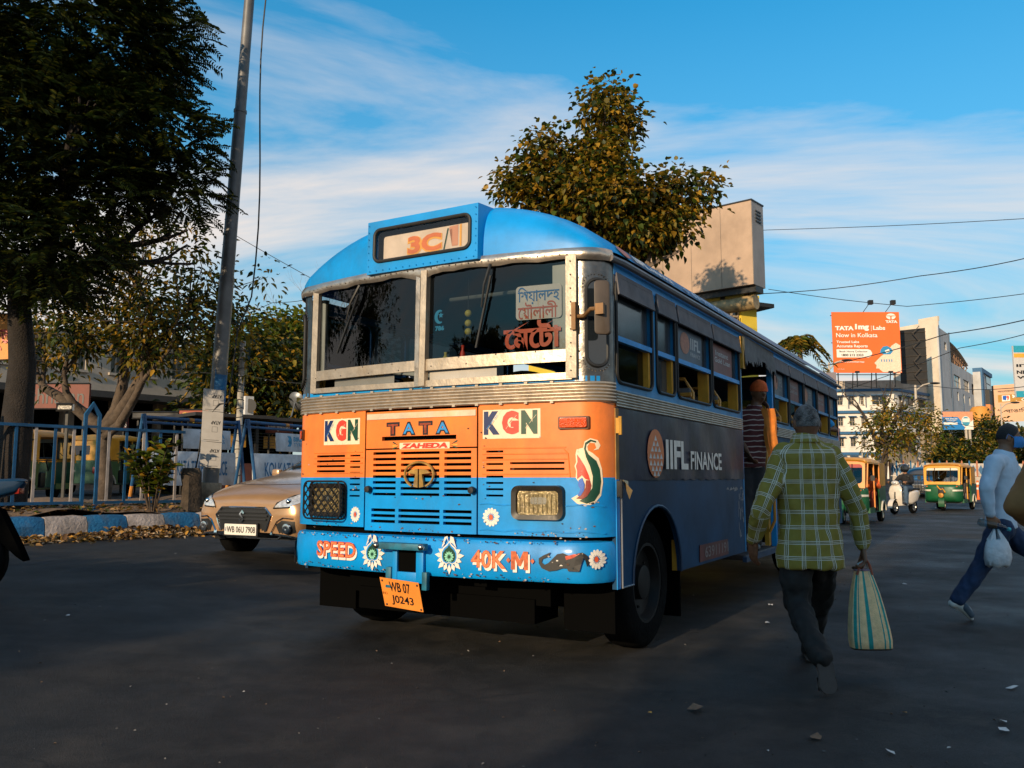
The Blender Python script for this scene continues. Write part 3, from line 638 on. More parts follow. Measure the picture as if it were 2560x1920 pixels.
# the paisley bird on the right corner
b4 = fbox(-.258, 1.454, -.030, 1.040); SX = lambda u: b4[0] + (b4[1] - b4[0]) * u; SZ = lambda v: b4[2] + (b4[3] - b4[2]) * v
T = lambda L_: [(SX(a), SZ(b)) for a, b in L_]
body_o = T([(.02, .10), (.22, .02), (.50, -.02), (.78, .02), (.95, .14), (1.0, .34), (.98, .55), (.9, .72), (.74, .80), (.60, .84), (.58, .90), (.66, .96), (.80, .95), (.84, .88), (.76, .84), (.90, .86), (.95, .92), (.88, 1.0), (.68, 1.03), (.50, .98), (.44, .88), (.48, .78), (.50, .66), (.40, .74), (.28, .78), (.22, .86), (.18, .78), (.20, .66), (.14, .60), (.20, .52), (.18, .42), (.30, .34), (.36, .24), (.26, .16)])
patch([(body_o, cream), (T([(.30, .06), (.55, .02), (.78, .06), (.92, .18), (.96, .36), (.93, .55), (.84, .68), (.62, .78), (.54, .86), (.56, .93), (.70, .98), (.84, .96), (.84, .985), (.68, 1.01), (.52, .96), (.48, .87), (.54, .74), (.66, .60), (.74, .44), (.72, .26), (.58, .14)]), dgreen),
       (T([(.24, .40), (.24, .52), (.20, .60), (.26, .66), (.24, .78), (.34, .72), (.50, .60), (.62, .46), (.66, .38), (.52, .40), (.40, .46)]), red), (T([(.66, .38), (.70, .30), (.66, .2), (.56, .13), (.42, .09), (.20, .10), (.40, .16), (.52, .26), (.54, .38)]), maroon),
       (T([(.26, .14), (.36, .14), (.48, .22), (.50, .32), (.42, .42), (.30, .38), (.28, .30), (.36, .24)]), vblue)], ffn(), None, pr, 'painted_bird', .0015, .0022, maxlen=.02)
# --- bumper
BO_ = .055; bol = outline(BO_)
mb = MB(); prof = [(-.06, .545), (-.012, .552), (.0, .575), (.004, .68), (0, .775), (-.015, .803), (-.06, .812)]
mb.grid(lambda i, j: (bol[int(i)][0].x * .957 + bol[int(i)][1].x * prof[int(j)][0], bol[int(i)][0].y + bol[int(i)][1].y * prof[int(j)][0], prof[int(j)][1]), list(range(len(bol))), list(range(len(prof))))
bumper = mb.build('bumper', bblue, bus, smooth=50)
def bfn2(x, z, d):
    q = max(-1.329, min(1.329, x / .99)); return (x, yf(q) - BO_ - .008 - d, z)
def shadowtext(s, mb4, par, m, fn, sh=(.012, -.018), b=.035):
    x0, x1, z0, z1 = mb4
    lettering(s, (x0 + sh[0], x1 + sh[0], z0 + sh[1], z1 + sh[1]), fn, white, par, bold=b * .9, off=.001); lettering(s, (x0, x1, z0, z1), fn, m, par, bold=b, off=.003)
    lettering(s, (x0 + .006, x1 - .006, z0 + .006, z1 - .006), fn, M('letter_hi', (.80, .20, .07), .4, var=.35, scale=60), par, bold=-.004, off=.0048)
rdl = M('bumper_red', (.50, .055, .018), .4, var=.35, scale=45)
shadowtext('SPEED', fbox(-2.415, .735, -2.03, .612, BO_), bumper, rdl, bfn2)
rust_l = M('bumper_rust', (.50, .10, .025), .4, var=.35, scale=45); q4 = fbox(-1.014, .722, -.52, .606, BO_); wq4 = q4[1] - q4[0]
shadowtext('40K', (q4[0], q4[0] + wq4 * .56, q4[2], q4[3]), bumper, rust_l, bfn2, b=.03)
mp_ = [(0, 0), (0, 1), (.27, 1), (.5, .52), (.73, 1), (1, 1), (1, 0), (.76, 0), (.76, .58), (.58, .2), (.42, .2), (.24, .58), (.24, 0)]; mx0, mw, mh = q4[0] + wq4 * .64, wq4 * .26, q4[3] - q4[2]
patch([([(mx0 + a * mw + .012, q4[2] + b * mh - .018) for a, b in mp_], white), ([(mx0 + a * mw, q4[2] + b * mh) for a, b in mp_], rust_l)] + [([(q4[0] + wq4 * c - .014, q4[2] + mh * .5), (q4[0] + wq4 * c, q4[2] + mh * .5 - .018), (q4[0] + wq4 * c + .014, q4[2] + mh * .5), (q4[0] + wq4 * c, q4[2] + mh * .5 + .018)], rust_l) for c in (.60, .97)], bfn2, None, bumper, 'letter_m', .001, .002)
def heart(mx, mz, par):
    x, z = fm(mx, mz, BO_); P = []; s = .095
    sc = lambda L_, m: P.append(([(x + a * s, z + b * s) for a, b in L_], m))
    for a in range(-5, 6):
        an = radians(-90 + a * 24); ca, sa = cos(an), sin(an); l0, l1, wd_ = .5, 1.06 if abs(a) % 2 else 1.22, .17
        sc([(l0 * ca, l0 * sa), ((l0 + l1) / 2 * ca - wd_ * sa, (l0 + l1) / 2 * sa + wd_ * ca), (l1 * ca, l1 * sa), ((l0 + l1) / 2 * ca + wd_ * sa, (l0 + l1) / 2 * sa - wd_ * ca)], white)
    hshape = [(0, 1.0), (-.16, .78), (-.42, .58), (-.6, .3), (-.62, -.05), (-.5, -.34), (-.25, -.46), (0, -.38), (.25, -.46), (.5, -.34), (.62, -.05), (.6, .3), (.42, .58), (.16, .78)]
    sc([(a * 1.16, b * 1.12) for a, b in hshape], white); sc(hshape, ltblue); sc([(a * .84, b * .82) for a, b in hshape], dgreen)
    for k in range(12):
        a = 2 * pi * k / 12; ca, sa = cos(a), sin(a); sc([(.1 * ca, .1 * sa), (.27 * ca - .07 * sa, .27 * sa + .07 * ca), (.41 * ca, .41 * sa), (.27 * ca + .07 * sa, .27 * sa - .07 * ca)], mint)
    for q in (-1, 1): sc([(q * .06, 1.02), (q * .2, 1.3), (q * .42, 1.2), (q * .34, .92), (q * .62, .58), (q * .36, 1.36), (q * .12, 1.44)], white)
    patch(P, bfn2, None, par, 'lotus_heart', .0012, .00025)
heart(-1.872, .652, bumper); heart(-1.193, .664, bumper)
b4 = fbox(-.49, .735, -.128, .616, BO_); SX = lambda u: b4[0] + (b4[1] - b4[0]) * u; SZ = lambda v: b4[2] + (b4[3] - b4[2]) * v; T = lambda L_: [(SX(a), SZ(b)) for a, b in L_]
patch([(T([(0, .62), (.10, .78), (.25, .95), (.20, .72), (.08, .58), (.06, .42), (.12, .30), (.20, .40), (.30, .66), (.38, .86), (.50, .92), (.62, .80), (.78, .92), (.88, .98), (.97, .80), (1.0, .45), (.96, .25), (.93, .55), (.90, .72), (.86, .40), (.82, .02), (.60, .02), (.58, .16), (.48, .16), (.36, .04), (.20, -.02), (.06, .12), (0, .36)]), inkblk), (T([(.54, .76), (.72, .88), (.84, .92), (.70, .68), (.56, .58)]), rdl), (T([(.36, .50), (.40, .50), (.40, .56), (.36, .56)]), white), (T([(.42, .26), (.50, .28), (.46, .34)]), white)], bfn2, None, bumper, 'painted_elephant', .0015)
daisy(-.082, .697, .062, bumper, bfn2, BO_, .6)
patch([([(a - 1.325, b) for a, b in ((0, .70), (.015, .735), (.04, .72), (.035, .66), (.06, .61), (.10, .63), (.095, .67), (.115, .65), (.11, .59), (.07, .575), (.02, .60))], inkblk)], bfn2, None, bumper, 'painted_trunk', .0015)
# tow bracket and plate
hx0, hz = fm(-1.826, .745, .1); hx1 = fm(-1.368, .74, .1)[0]; cx_ = (hx0 + hx1) / 2; yb_ = yf(cx_) - BO_
worn = M('worn_blue', (.01, .13, .20), .5, var=.4, scale=9, dirt=.6, dcol=(.05, .045, .04))
mb = MB(); mb.box(hx0 + .02, hx1 - .02, yb_ - .10, yb_ - .03, hz - .045, hz); mb.build('tow_beam', worn, bus, bev=.006)
mb = MB(); w2 = (hx1 - hx0) * .5
mb.box(cx_ - .10, cx_ - .06, yb_ - .035, yb_ - .012, .50, hz - .045); mb.box(cx_ + .10, cx_ + .16, yb_ - .035, yb_ - .012, .50, hz - .045); mb.box(cx_ - .06, cx_ + .10, yb_ - .032, yb_ - .012, .50, .572); mb.build('tow_bracket', bblue, bus, bev=.004)
for x0, x1, z1 in ((-.145, -.10, .60), (.16, .20, .58)): mb = MB(); mb.box(cx_ + x0, cx_ + x1, yb_ - .05, yb_ - .012, .46, z1); mb.build('bracket_strap', worn, bus, bev=.004)
mb = MB(); mb.box(cx_ - .06, cx_ + .10, yb_ - .016, yb_ - .005, .572, hz - .045); mb.build('tow_opening', black, bus)
for x in (hx0 + .03, hx1 - .03):
    mb = MB(); ball(mb, (x, yb_ - .10, hz - .02), .024, 14, 8); mb.build('tow_ball', M('steel_ball', (.4, .35, .3), .25, 1, var=.3), bus, smooth=80)
plate_m = M('plate_orange', (.78, .25, .035), .5, var=.1, scale=6, dirt=.3, dcol=(.3, .12, .03))
def platefn(a, b, d): return (cx_ - .02 + a + .10 * b * .2, yb_ - .06 - .3 * b - d, .52 + b - .06 * a)
mb = MB(); mb.prism([(-.165, 0), (.165, 0), (.17, -.20), (-.155, -.20)], platefn, 0, .004); pt = mb.build('number_plate', plate_m, bus)
lettering('WB 07', (-.09, .085, -.088, -.02), platefn, inkblk, pt, bold=.015, off=.006); lettering('J0243', (-.085, .10, -.182, -.112), platefn, inkblk, pt, bold=.015, off=.006); lettering('IND', (-.155, -.115, -.115, -.098), platefn, M('plate_dark', (.35, .1, .01)), pt, bold=0, off=.006)
mb = MB()
for a, b in ((-.145, -.02), (.15, -.02), (-.135, -.185), (.155, -.185)): ball(mb, platefn(a, b, .004), .008, 8, 4)
mb.build('bolt', dkmetal, pt)
# wipers
for (m0, z0, m1, z1) in ((-2.054, 2.688, -2.271, 2.178), (-.872, 2.706, -.994, 2.122)):
    a, b = fm(m0, z0, .03), fm(m1, z1, .03); o = bpy.data.objects.new('wiper', None); COL.objects.link(o); o.parent = bus
    p0, p1 = Vector((a[0], yf(a[0]) - .03, a[1])), Vector((b[0], yf(b[0]) - .02, b[1])); mid = p0.lerp(p1, .52) + Vector((0, -.02, 0))
    mb = MB(); mb.tube([p0, p0.lerp(mid, .5) + Vector((0, -.025, 0)), mid], [.012, .009, .006], 6); mb.build('arm', dkmetal, o)
    mb = MB(); d = Vector((.02, 0, 0)); mb.bar(p0.lerp(p1, .14) + d, p1, .016, .012); mb.build('blade', rubber, o)
# mirror
mz_, my = 2.22, .02; o = bpy.data.objects.new('wing_mirror', None); COL.objects.link(o); o.parent = bus
brown = M('mirror_brown', (.07, .05, .035), .5, var=.2, dirt=.3)
mb = MB(); mb.prism(rrect(-.05, .05, -.175, .175, .025), lambda a, b, d: (1.355 + a * .8, -.115 + a * .6 + d, 2.29 + b), 0, .035); mb.build('housing', brown, o, bev=.006)
mb = MB(); mb.tube([(1.17, yf(1.17) - .03, 2.25), (1.22, -.09, 2.25), (1.29, -.14, 2.28), (1.35, -.13, 2.28)], .014, 8); mb.box(1.325, 1.38, -.15, -.12, 2.24, 2.31); mb.box(1.145, 1.175, yf(1.16) - .065, yf(1.16) - .03, 2.16, 2.34); mb.build('arm', M('mirror_arm', (.25, .13, .05), .5, .4, var=.3, dirt=.4), o)
# windscreen signs
sg = M('sign_white', (.72, .62, .56), .55, var=.06); sfn = lambda x, z, d: (x, yf(x) + .022 - d, z)
b4 = fbox(-.678, 2.525, -.325, 2.28); mb = MB(); mb.prism(rrect(b4[0], b4[1], b4[2], b4[3], .025), sfn, -.004, 0); q = mb.build('route_sign', sg, ws)
zm = (b4[2] + b4[3]) / 2
lettering('িশয়ালদহ', (b4[0] + .015, b4[1] - .015, zm - .012, b4[3] - .008), sfn, M('sign_blue', (.01, .14, .42)), q, bold=.01, off=.002); lettering('েমৗলালী', (b4[0] + .015, b4[1] - .03, b4[2] + .004, zm + .004), sfn, M('sign_red', (.60, .09, .02)), q, bold=.01, off=.002)
b4 = fbox(-.775, 2.285, -.33, 2.06); lettering('েমেটা', (b4[0], b4[1], b4[2], b4[3]), sfn, M('screen_red', (.75, .08, .012), .4), ws, 'screen_lettering', bold=.035, off=.004)
b4 = fbox(-1.36, 2.42, -1.27, 2.27); xc, zc_ = (b4[0] + b4[1]) / 2, (b4[2] + b4[3]) / 2 + .03
patch([([(xc + .042 * cos(radians(a)), zc_ + .05 * sin(radians(a))) for a in range(60, 301, 15)] + [(xc + .012 + .028 * cos(radians(a)), zc_ + .036 * sin(radians(a))) for a in range(285, 74, -15)], M('sticker_blue', (.02, .30, .55))), ([(xc + .012 + (.024 if k % 2 == 0 else .01) * cos(radians(90 + 36 * k)), zc_ + .01 + (.024 if k % 2 == 0 else .01) * sin(radians(90 + 36 * k))) for k in range(10)], M('sticker_blue'))], sfn, None, ws, 'crescent_sticker', .004)
lettering('786', (xc - .035, xc + .04, zc_ - .10, zc_ - .065), sfn, M('sticker_blue'), ws, 'sticker_lettering', bold=.05, off=.004)
lemon = M('lemon', (.45, .36, .03), .5); tx = fm(-1.12, 2.4)[0]
mb = MB(); mb.tube([(tx, yf(tx) + .10, 2.62), (tx, yf(tx) + .10, 2.15)], .003, 5); o = mb.build('charm_string', dkmetal, ws)
for k, z in enumerate((2.36, 2.29, 2.23)):
    mb = MB(); ball(mb, (tx, yf(tx) + .10, z), .026, 10, 6); mb.build('lemon', lemon, o, smooth=80)
mb = MB(); x_ = fm(-.40, 2.4)[0]; mb.grid(lambda x, z: (x, yf(x) + .034, z), [x_, x_ + .09, x_ + .16], [2.03, 2.3, 2.62]); mb.build('sun_film', M('sun_film', (.33, .31, .28), .3, var=.1), ws)
for x, z, h_, m in ((fm(-1.18, 2.1)[0], 2.02, .12, red), (fm(-1.33, 2.1)[0], 2.02, .08, lemon), (fm(-1.52, 2.1)[0], 2.02, .09, ltblue)):
    mb = MB(); mb.lathe([(.018, 0), (.02, h_ * .5), (.009, h_ * .75), (.013, h_)], 10, Matrix.Translation((x, yf(x) + .12, z))); mb.build('dashboard_figure', m, ws)
# chipped paint along the panel edges
rc = random.Random(12); chipm = [M('chip_rust', (.09, .04, .02), .8, var=.3), M('chip_primer', (.35, .30, .26), .7), M('chip_dark', (.02, .025, .03), .8)]
def chips(spots, fn, par, off):
    P = []
    for x, z, sx, sz, n in spots:
        for _ in range(n):
            a, b = x + rc.gauss(0, sx), z + rc.gauss(0, sz); r_ = rc.uniform(.0025, .009); k = rc.randint(5, 7); P.append(([(a + r_ * rc.uniform(.5, 1.6) * cos(2 * pi * j / k), b + r_ * rc.uniform(.4, 1.0) * sin(2 * pi * j / k)) for j in range(k)], rc.choice(chipm)))
    tag(patch(P, fn, None, par, 'paint_chips', off, .00002, maxlen=0), kind='stuff')
chips([(.9, zcb + .012, .12, .008, 22), (1.12, zcb + .03, .06, .03, 16), (1.22, 1.05, .03, .01, 8), (.50, 1.2, .006, .2, 10), (.75, 1.42, .25, .15, 12)], ffn(), pr, .0022)
chips([(-.9, zcb + .03, .2, .012, 18), (-.6, 1.2, .02, .25, 12), (-1.0, 1.45, .15, .12, 10)], ffn(), pl, .0022); chips([(0, zcb + .012, .3, .01, 20), (0, 1.06, .3, .02, 8)], ffn(), pg, .0022)
chips([(k * .25 - 1.1, .797, .09, .006, 9) for k in range(9)] + [(k * .25 - 1.1, .572, .09, .008, 9) for k in range(9)] + [(1.1, .68, .06, .06, 12)], bfn2, bumper, .0022)
# --- the sides
wins = [(.17, .845), (.935, 1.355), (1.405, 2.315), (2.365, 3.28), (4.76, 5.54), (5.60, 6.47), (6.53, 7.42), (7.48, 8.37), (8.43, 9.16)]
WZ0, WZM, WZ1 = 1.84, 2.135, 2.55
dkblue = M('bus_window_blue', (.003, .19, .42), .45, var=.3, scale=3, dirt=.5, dcol=(.03, .04, .05))
def sfr(sgn): return lambda y, z, d: (sgn * (HB - d), y, z)
awn = M('awning_canvas', (.13, .12, .125), .8, var=.2, scale=8, dirt=.4)
pane_m = glass('side_pane', (.55, .62, .66), .28, .06)
tint_m = M('tinted_pane', (.045, .055, .065), .12, var=.3, scale=5, dirt=.3, dcol=(.12, .12, .12), spec=.8)
post_b = M('poster_blue', (.02, .035, .07), .4, var=.3, scale=6, dirt=.3); post_r = M('poster_red', (.17, .05, .04), .5, var=.3, scale=6, dirt=.3)
logo_o = M('logo_orange', (.62, .17, .04), .5, var=.12)
for sgn in (1, -1):
    f = sfr(sgn); segs = ((.13, 3.34), (4.71, 9.3)) if sgn > 0 else ((.13, 9.3),)
    for ya, yb in segs:
        holes = [(a, b, WZ0, WZ1) for a, b in (wins if sgn > 0 else [(w0 + .0, w1) for w0, w1 in wins] + [(3.4, 4.6)]) if a > ya and b < yb]
        mb = holed(f, ya, yb, 1.785, 2.60, holes, .045, maxdx=2, rad=.07, zlines=(WZM,)); mb.build('window_band', dkblue, bus, smooth=30)
    for i, (a, b) in enumerate(wins):
        wo = bpy.data.objects.new('window', None); COL.objects.link(wo); wo.parent = bus
        mb = MB(); mb.tube([f(y, z, -.004) for y, z in rrect(a, b, WZ0, WZ1, .07, 5)], .013, 6, closed=True); mb.build('rubber_seal', rubber, wo)
        mb = MB(); x0, x1 = sorted((sgn * (HB + .008), sgn * (HB - .03))); mb.box(x0, x1, a, b, WZM - .018, WZM + .018); mb.build('middle_rail', bblue if i < 4 else dkblue, wo)
        mb = MB(); mb.prism(rrect(a + .01, b - .01, WZM + .015, WZ1 - .01, .05), f, .03, .036); pn = mb.build('upper_pane', tint_m if sgn > 0 else pane_m, wo)
        mb = MB(); x0, x1 = sorted((sgn * (HB - .01), sgn * (HB - .10))); mb.box(x0, x1, b - .05, b - .008, WZ0 + .012, WZM); mb.build('jamb', yellow, wo); mb = MB(); mb.box(x0, x1, a + .008, a + .03, WZ0 + .012, WZM); mb.build('jamb', yellow, wo); mb = MB(); mb.box(x0, x1, a, b, WZ0 - .01, WZ0 + .012); mb.build('sill', yellow, wo)
        if i < 2:
            mb = MB(); mb.prism(rrect(a + .02, b - .02, WZ0 + .01, WZM - .015, .05), f, .05, .055); mb.build('lower_pane', tint_m if (i == 1 and sgn > 0) else pane_m, wo)
        if sgn > 0:
            mb = MB(); P = [f(a + .0, WZ1 + .02, -.004), f(b, WZ1 + .02, -.004), f(b + .005, WZ1 - .125, -.022), f(a - .005, WZ1 - .125, -.022)]
            Q = [f(a + .0, WZ1 + .03, -.012), f(b, WZ1 + .03, -.012), f(b + .005, WZ1 - .12, -.034), f(a - .005, WZ1 - .12, -.034)]
            mb.add(P + Q, [(0, 1, 2, 3), (4, 7, 6, 5), (0, 4, 5, 1), (1, 5, 6, 2), (2, 6, 7, 3), (3, 7, 4, 0)]); mb.add([f(a, WZ1 + .03, .0), f(a, WZ1 - .05, 0), f(a - .005, WZ1 - .12, -.034)], [(0, 1, 2)]); mb.add([f(b, WZ1 + .03, .0), f(b, WZ1 - .05, 0), f(b + .005, WZ1 - .12, -.034)], [(0, 1, 2)])
            mb.build('awning', awn, wo, smooth=20)
            if i >= 2:
                pb = (a + .10, b - .17, WZM + .03, WZ1 - .12); blue_ = i % 2 == 0
                mb = MB(); mb.prism(rrect(*pb, .02), f, .022, .026); po = mb.build('poster', post_b if blue_ else post_r, wo)
                fw = lambda y, z, d, f=f: f(y, z, .022 - d); yw = pb[1] - pb[0]; zh = pb[3] - pb[2]
                wl = M('poster_white', (.42, .42, .42), .5, var=.2) if i < 4 else M('poster_dim', (.2, .19, .19), .5, var=.2)
                if blue_:
                    patch([(circ(pb[0] + yw * .28, pb[2] + zh * .55, yw * .19, 16, zh * .34), M('poster_orange', (.35, .11, .045), .5, var=.3, scale=40))], fw, None, po, 'emblem')
                    lettering('IIFL', (pb[0] + yw * .5, pb[1] - yw * .08, pb[2] + zh * .42, pb[2] + zh * .78), fw, wl, po, bold=.03); lettering('FINANCE', (pb[0] + yw * .5, pb[1] - yw * .08, pb[2] + zh * .2, pb[2] + zh * .33), fw, wl, po, bold=.01)
                else:
                    lettering('Instant', (pb[0] + yw * .15, pb[1] - yw * .2, pb[2] + zh * .6, pb[2] + zh * .78), fw, wl, po, bold=.02); lettering('Gold Loan', (pb[0] + yw * .1, pb[1] - yw * .1, pb[2] + zh * .36, pb[2] + zh * .54), fw, wl, po, bold=.02)
# lower body
lowb = M('lower_side', (.005, .042, .10), .45, var=.35, scale=1.6, dirt=.5, dcol=(.02, .018, .017), spec=.2); vin = M('advert_vinyl', (.005, .010, .032), .36, var=.6, scale=3.0, bump=.4, bscale=3.2, dirt=.25, dcol=(.06, .05, .055), spec=.3)
fR = sfr(1)
def archpoly(y0, y1, z0, z1, ac, ar, azt):
    arc = [(ac + ar * cos(radians(a)), z0 + (azt - z0) * sin(radians(a))) for a in range(0, 181, 12)]
    return [(y0, z0), (y0, z1), (y1, z1), (y1, z0)] + arc
ARC = .90; ARR = .50
for sgn in (1, -1):
    f = sfr(sgn)
    for ya, yb, ac in (((.13, 3.33, ARC), (4.72, 9.3, 6.35)) if sgn > 0 else ((.13, 3.33, ARC), (3.332, 9.3, 6.35))):
        mb = MB(); mb.prism(archpoly(ya, yb, .5, 1.672, ac, ARR, 1.01), f, 0, .03); sp = mb.build('side_panel', lowb if ya < 1 else M('rear_side_blue', (.012, .055, .11), .6, spec=.2, var=.4, scale=2.5, dirt=.6, dcol=(.05, .04, .036)), bus, smooth=20)
        mb = MB(); mb.tube([f(ac + ARR * cos(radians(a)), .5 + .51 * sin(radians(a)), -.004) for a in range(0, 181, 10)], .012, 6); mb.build('arch_lip', dblue, sp)
        mb = MB(); mb.box(*sorted((sgn * (HB - .032), sgn * (HB - .07))), ac + ARR, ac + ARR + .02, .5, 1.0); mb.build('arch_edge', yellow, sp)
        ti = [(ac + .56 * cos(radians(a)), .48 + .58 * sin(radians(a))) for a in range(0, 181, 15)]
        mb = MB(); mb.grid(lambda i, x: (x, ti[int(i)][0], ti[int(i)][1]), list(range(len(ti))), sorted((sgn * (HB - .035), sgn * (HB - .55)))); mb.build('wheel_well', black, sp)
        if sgn > 0 and ya < 1: sideR = sp
# advert wrap: upper sheet with creases, dented edge
mb = MB(); ys = [.19 + (3.325 - .19) * k / 30 for k in range(31)]; zs = [1.195, 1.25, 1.32, 1.4, 1.48, 1.56, 1.64, 1.668]
mb.grid(lambda y, z: (HB + .008 + .004 * sin(y * 9 + z * 6) * (0 if z > 1.66 else 1) + .004 * sin(y * 23) * (1 if z < 1.3 else 0), y, z + (.006 * sin(y * 31) if z < 1.2 else 0)), ys, zs); wrap = mb.build('advert_sheet', vin, sideR, smooth=60)
wf = lambda y, z, d: (HB + .016 + d, y, z)
# emblem of small triangles
P = [(circ(.845, 1.385, .172, 26, .175), logo_o)]; tri_w = M('emblem_white', (.6, .57, .52), .5)
for r_, n_ in ((.11, 1), (.07, 2), (.03, 3), (-.02, 4), (-.07, 4), (-.11, 3), (-.145, 2)):
    for k in range(n_):
        y = .845 + (k - (n_ - 1) / 2) * .072; z = 1.385 + r_; P.append(([(y - .03, z - .017), (y + .03, z - .017), (y, z + .022)], tri_w))
patch(P, wf, None, wrap, 'emblem', .002, .0002)
lettering('IIFL', (1.06, 1.585, 1.275, 1.495), wf, white, wrap, bold=.035, off=.003); lettering('FINANCE', (1.65, 2.53, 1.275, 1.425), wf, white, wrap, bold=.02, off=.003)
mb = MB(); mb.prism([(1.86, .525), (2.72, .525), (2.70, .66), (1.87, .66)], wf, -.012, -.008); rb = mb.build('red_band', M('faded_red', (.10, .022, .018), .5, var=.4, scale=5, dirt=.5), sideR); lettering('63911191', (2.0, 2.70, .55, .64), lambda y, z, d: wf(y, z, d - .008), M('faded_white', (.2, .17, .16)), rb, bold=.01, off=.003)
# front edge strip with hinges, peeling corner
mb = MB(); mb.box(HB - .01, HB + .006, .131, .185, 1.20, 1.665); mb.build('edge_strip', M('ochre', (.36, .17, .025), .55, var=.3, scale=6, dirt=.5, dcol=(.08, .04, .02)), sideR)
mb = MB(); mb.box(HB - .01, HB + .006, .131, .185, .5, 1.20); mb.build('edge_strip', bblue, sideR)
mb = MB(); mb.add([(HB + .02, .20, 1.20), (HB + .02, .30, 1.19), (HB + .06, .22, 1.07), (HB + .09, .20, 1.13)], [(0, 1, 2, 3)]); mb.build('peeling_corner', M('peel', (.55, .40, .20), .6), sideR)
for z in (1.55, 1.14):
    mb = MB(); mb.box(HB + .006, HB + .03, .135, .17, z - .05, z + .05); mb.tube([(HB + .03, .15, z - .06), (HB + .03, .15, z + .06)], .012, 8); mb.build('hinge', yellow if z > 1.3 else dkmetal, sideR)
mb = MB(); mb.tube([(HB + .012, .2, .505), (HB + .012, .2, 1.19)], .005, 5); mb.tube([(HB + .012, .2, .505), (HB + .012, .40, .505)], .005, 5); mb.build('panel_edge', M('worn_edge', (.35, .36, .38), .5, .5), sideR)
# scuffs by the door
sc_m = M('bare_scuff', (.30, .30, .31), .4, .6, var=.3, scale=20); mb = MB(); rr_ = random.Random(3)
for k in range(26):
    y = 3.30 - abs(rr_.gauss(0, .09)); z = .62 + rr_.random() * .42; h_ = rr_.uniform(.02, .10); w_ = rr_.uniform(.004, .02); mb.add([wf(y, z, -.013), wf(y + w_, z + .01, -.013), wf(y + w_ * .6, z + h_, -.013), wf(y - w_ * .4, z + h_ * .8, -.013)], [(0, 1, 2, 3)])
for k in range(9):
    y = 2.7 + rr_.random() * .5; mb.add([wf(y, 1.08 + .04 * rr_.random(), -.013), wf(y + .10, 1.10, -.013), wf(y + .06, 1.125, -.013)], [(0, 1, 2)])
tag(mb.build('scuffs', sc_m, sideR), kind='stuff')
# door opening: posts, steps, canvas fringe
mb = MB(); mb.box(HB - .06, HB + .004, 3.325, 3.36, .5, 2.60); mb.build('door_post', dkblue, bus)
mb = MB(); mb.box(HB - .05, HB + .006, 4.66, 4.715, .46, 2.60); mb.build('door_post', bblue, bus)
mb = MB(); mb.box(HB - .10, HB - .052, 4.57, 4.655, .47, 2.05); mb.build('door_lining', yellow, bus)
mb = MB(); mb.tube([(HB - .03, 4.50, .62), (HB + .03, 4.50, .75), (HB + .03, 4.50, 1.75), (HB - .03, 4.50, 1.9)], .016, 8); mb.build('grab_rail', M('rail_orange', (.55, .22, .02), .35, var=.15), bus)
for z, x in ((.46, HB), (.75, HB - .28), (1.02, HB - .56)):
    mb = MB(); mb.box(x - .30, x, 3.36, 4.66, z - .05, z); mb.build('step', M('step_metal', (.06, .06, .065), .5, .5, var=.3, dirt=.4), bus, bev=.008)
mb = MB(); mb.box(HB - .02, HB + .02, 3.3, 4.75, .40, .45); mb.build('step_sill', dblue, bus)
canvas = M('grey_canvas', (.13, .125, .12), .85, var=.25, scale=9); P = [(3.34, 2.62), (4.78, 2.62)]; rr_ = random.Random(5)
yv = 4.78
while yv > 3.36:
    dz = 2.30 + .13 * sin((yv - 3.3) * 2.0); P.append((yv, dz - rr_.uniform(.0, .07))); yv -= rr_.uniform(.02, .05); P.append((max(yv, 3.345), dz + rr_.uniform(-.01, .04))); yv -= rr_.uniform(.01, .03)
mb = MB(); mb.prism(P, lambda y, z, d: (HB + .02 + .09 * (2.62 - z) + .02 * sin(y * 14) + d, y, z), 0, .006); mb.build('canvas_fringe', canvas, bus)
mb = MB(); mb.box(HB + .0, HB + .04, 3.30, 3.38, 2.28, 2.60); mb.build('lamp_board', yellow, bus)
# wheels
tyre_m = M('tyre', (.005, .005, .005), .85, var=.3, bump=.4, dirt=.3, dcol=(.010, .009, .008), spec=.06); rim_m = M('rim_dark', (.012, .011, .010), .55, .5, var=.3, dirt=.4)
def wheel(parent, x, y, r, w, sgn=1, rm=None, name='wheel', z=None, tm=None):
    o = bpy.data.objects.new(name, None); COL.objects.link(o); o.parent = parent; o.location = (x, y, r if z is None else z)
    Mx = Matrix.Rotation(pi / 2 * sgn, 4, 'Y'); k = r * .62
    mb = MB(); mb.lathe([(k, -w / 2), (r * .9, -w / 2), (r * .98, -w * .4), (r, -w * .2), (r, w * .2), (r * .98, w * .4), (r * .9, w / 2), (k, w / 2), (k, -w / 2)], 28, Mx); mb.build('tyre', tm or tyre_m, o, smooth=50)
    mb = MB(); mb.lathe([(k * 1.0, w * .1), (k * 1.0, w * .48), (k * .92, w * .48), (k * .85, w * .2), (k * .45, w * .12), (k * .42, w * .38), (k * .25, w * .42), (.0001, w * .42)], 24, Mx)
    for a in range(8): ball(mb, Mx @ Vector((k * .62 * cos(a * pi / 4), k * .62 * sin(a * pi / 4), w * .17)), k * .05, 6, 3)
    mb.build('rim', rm or rim_m, o, smooth=40); return o
for s in (1, -1):
    wheel(bus, s * 1.13, ARC, .46, .24, s); wheel(bus, s * 1.10, 6.35, .46, .26, s)
mb = MB(); mb.tube([(-1.1, ARC, .46), (1.1, ARC, .46)], .07, 10); mb.tube([(-1.1, 6.35, .46), (1.1, 6.35, .46)], .09, 10); mb.box(-.45, -.35, -.02, 8.9, .48, .66); mb.box(.35, .45, -.02, 8.9, .48, .66); mb.build('chassis', black, bus)
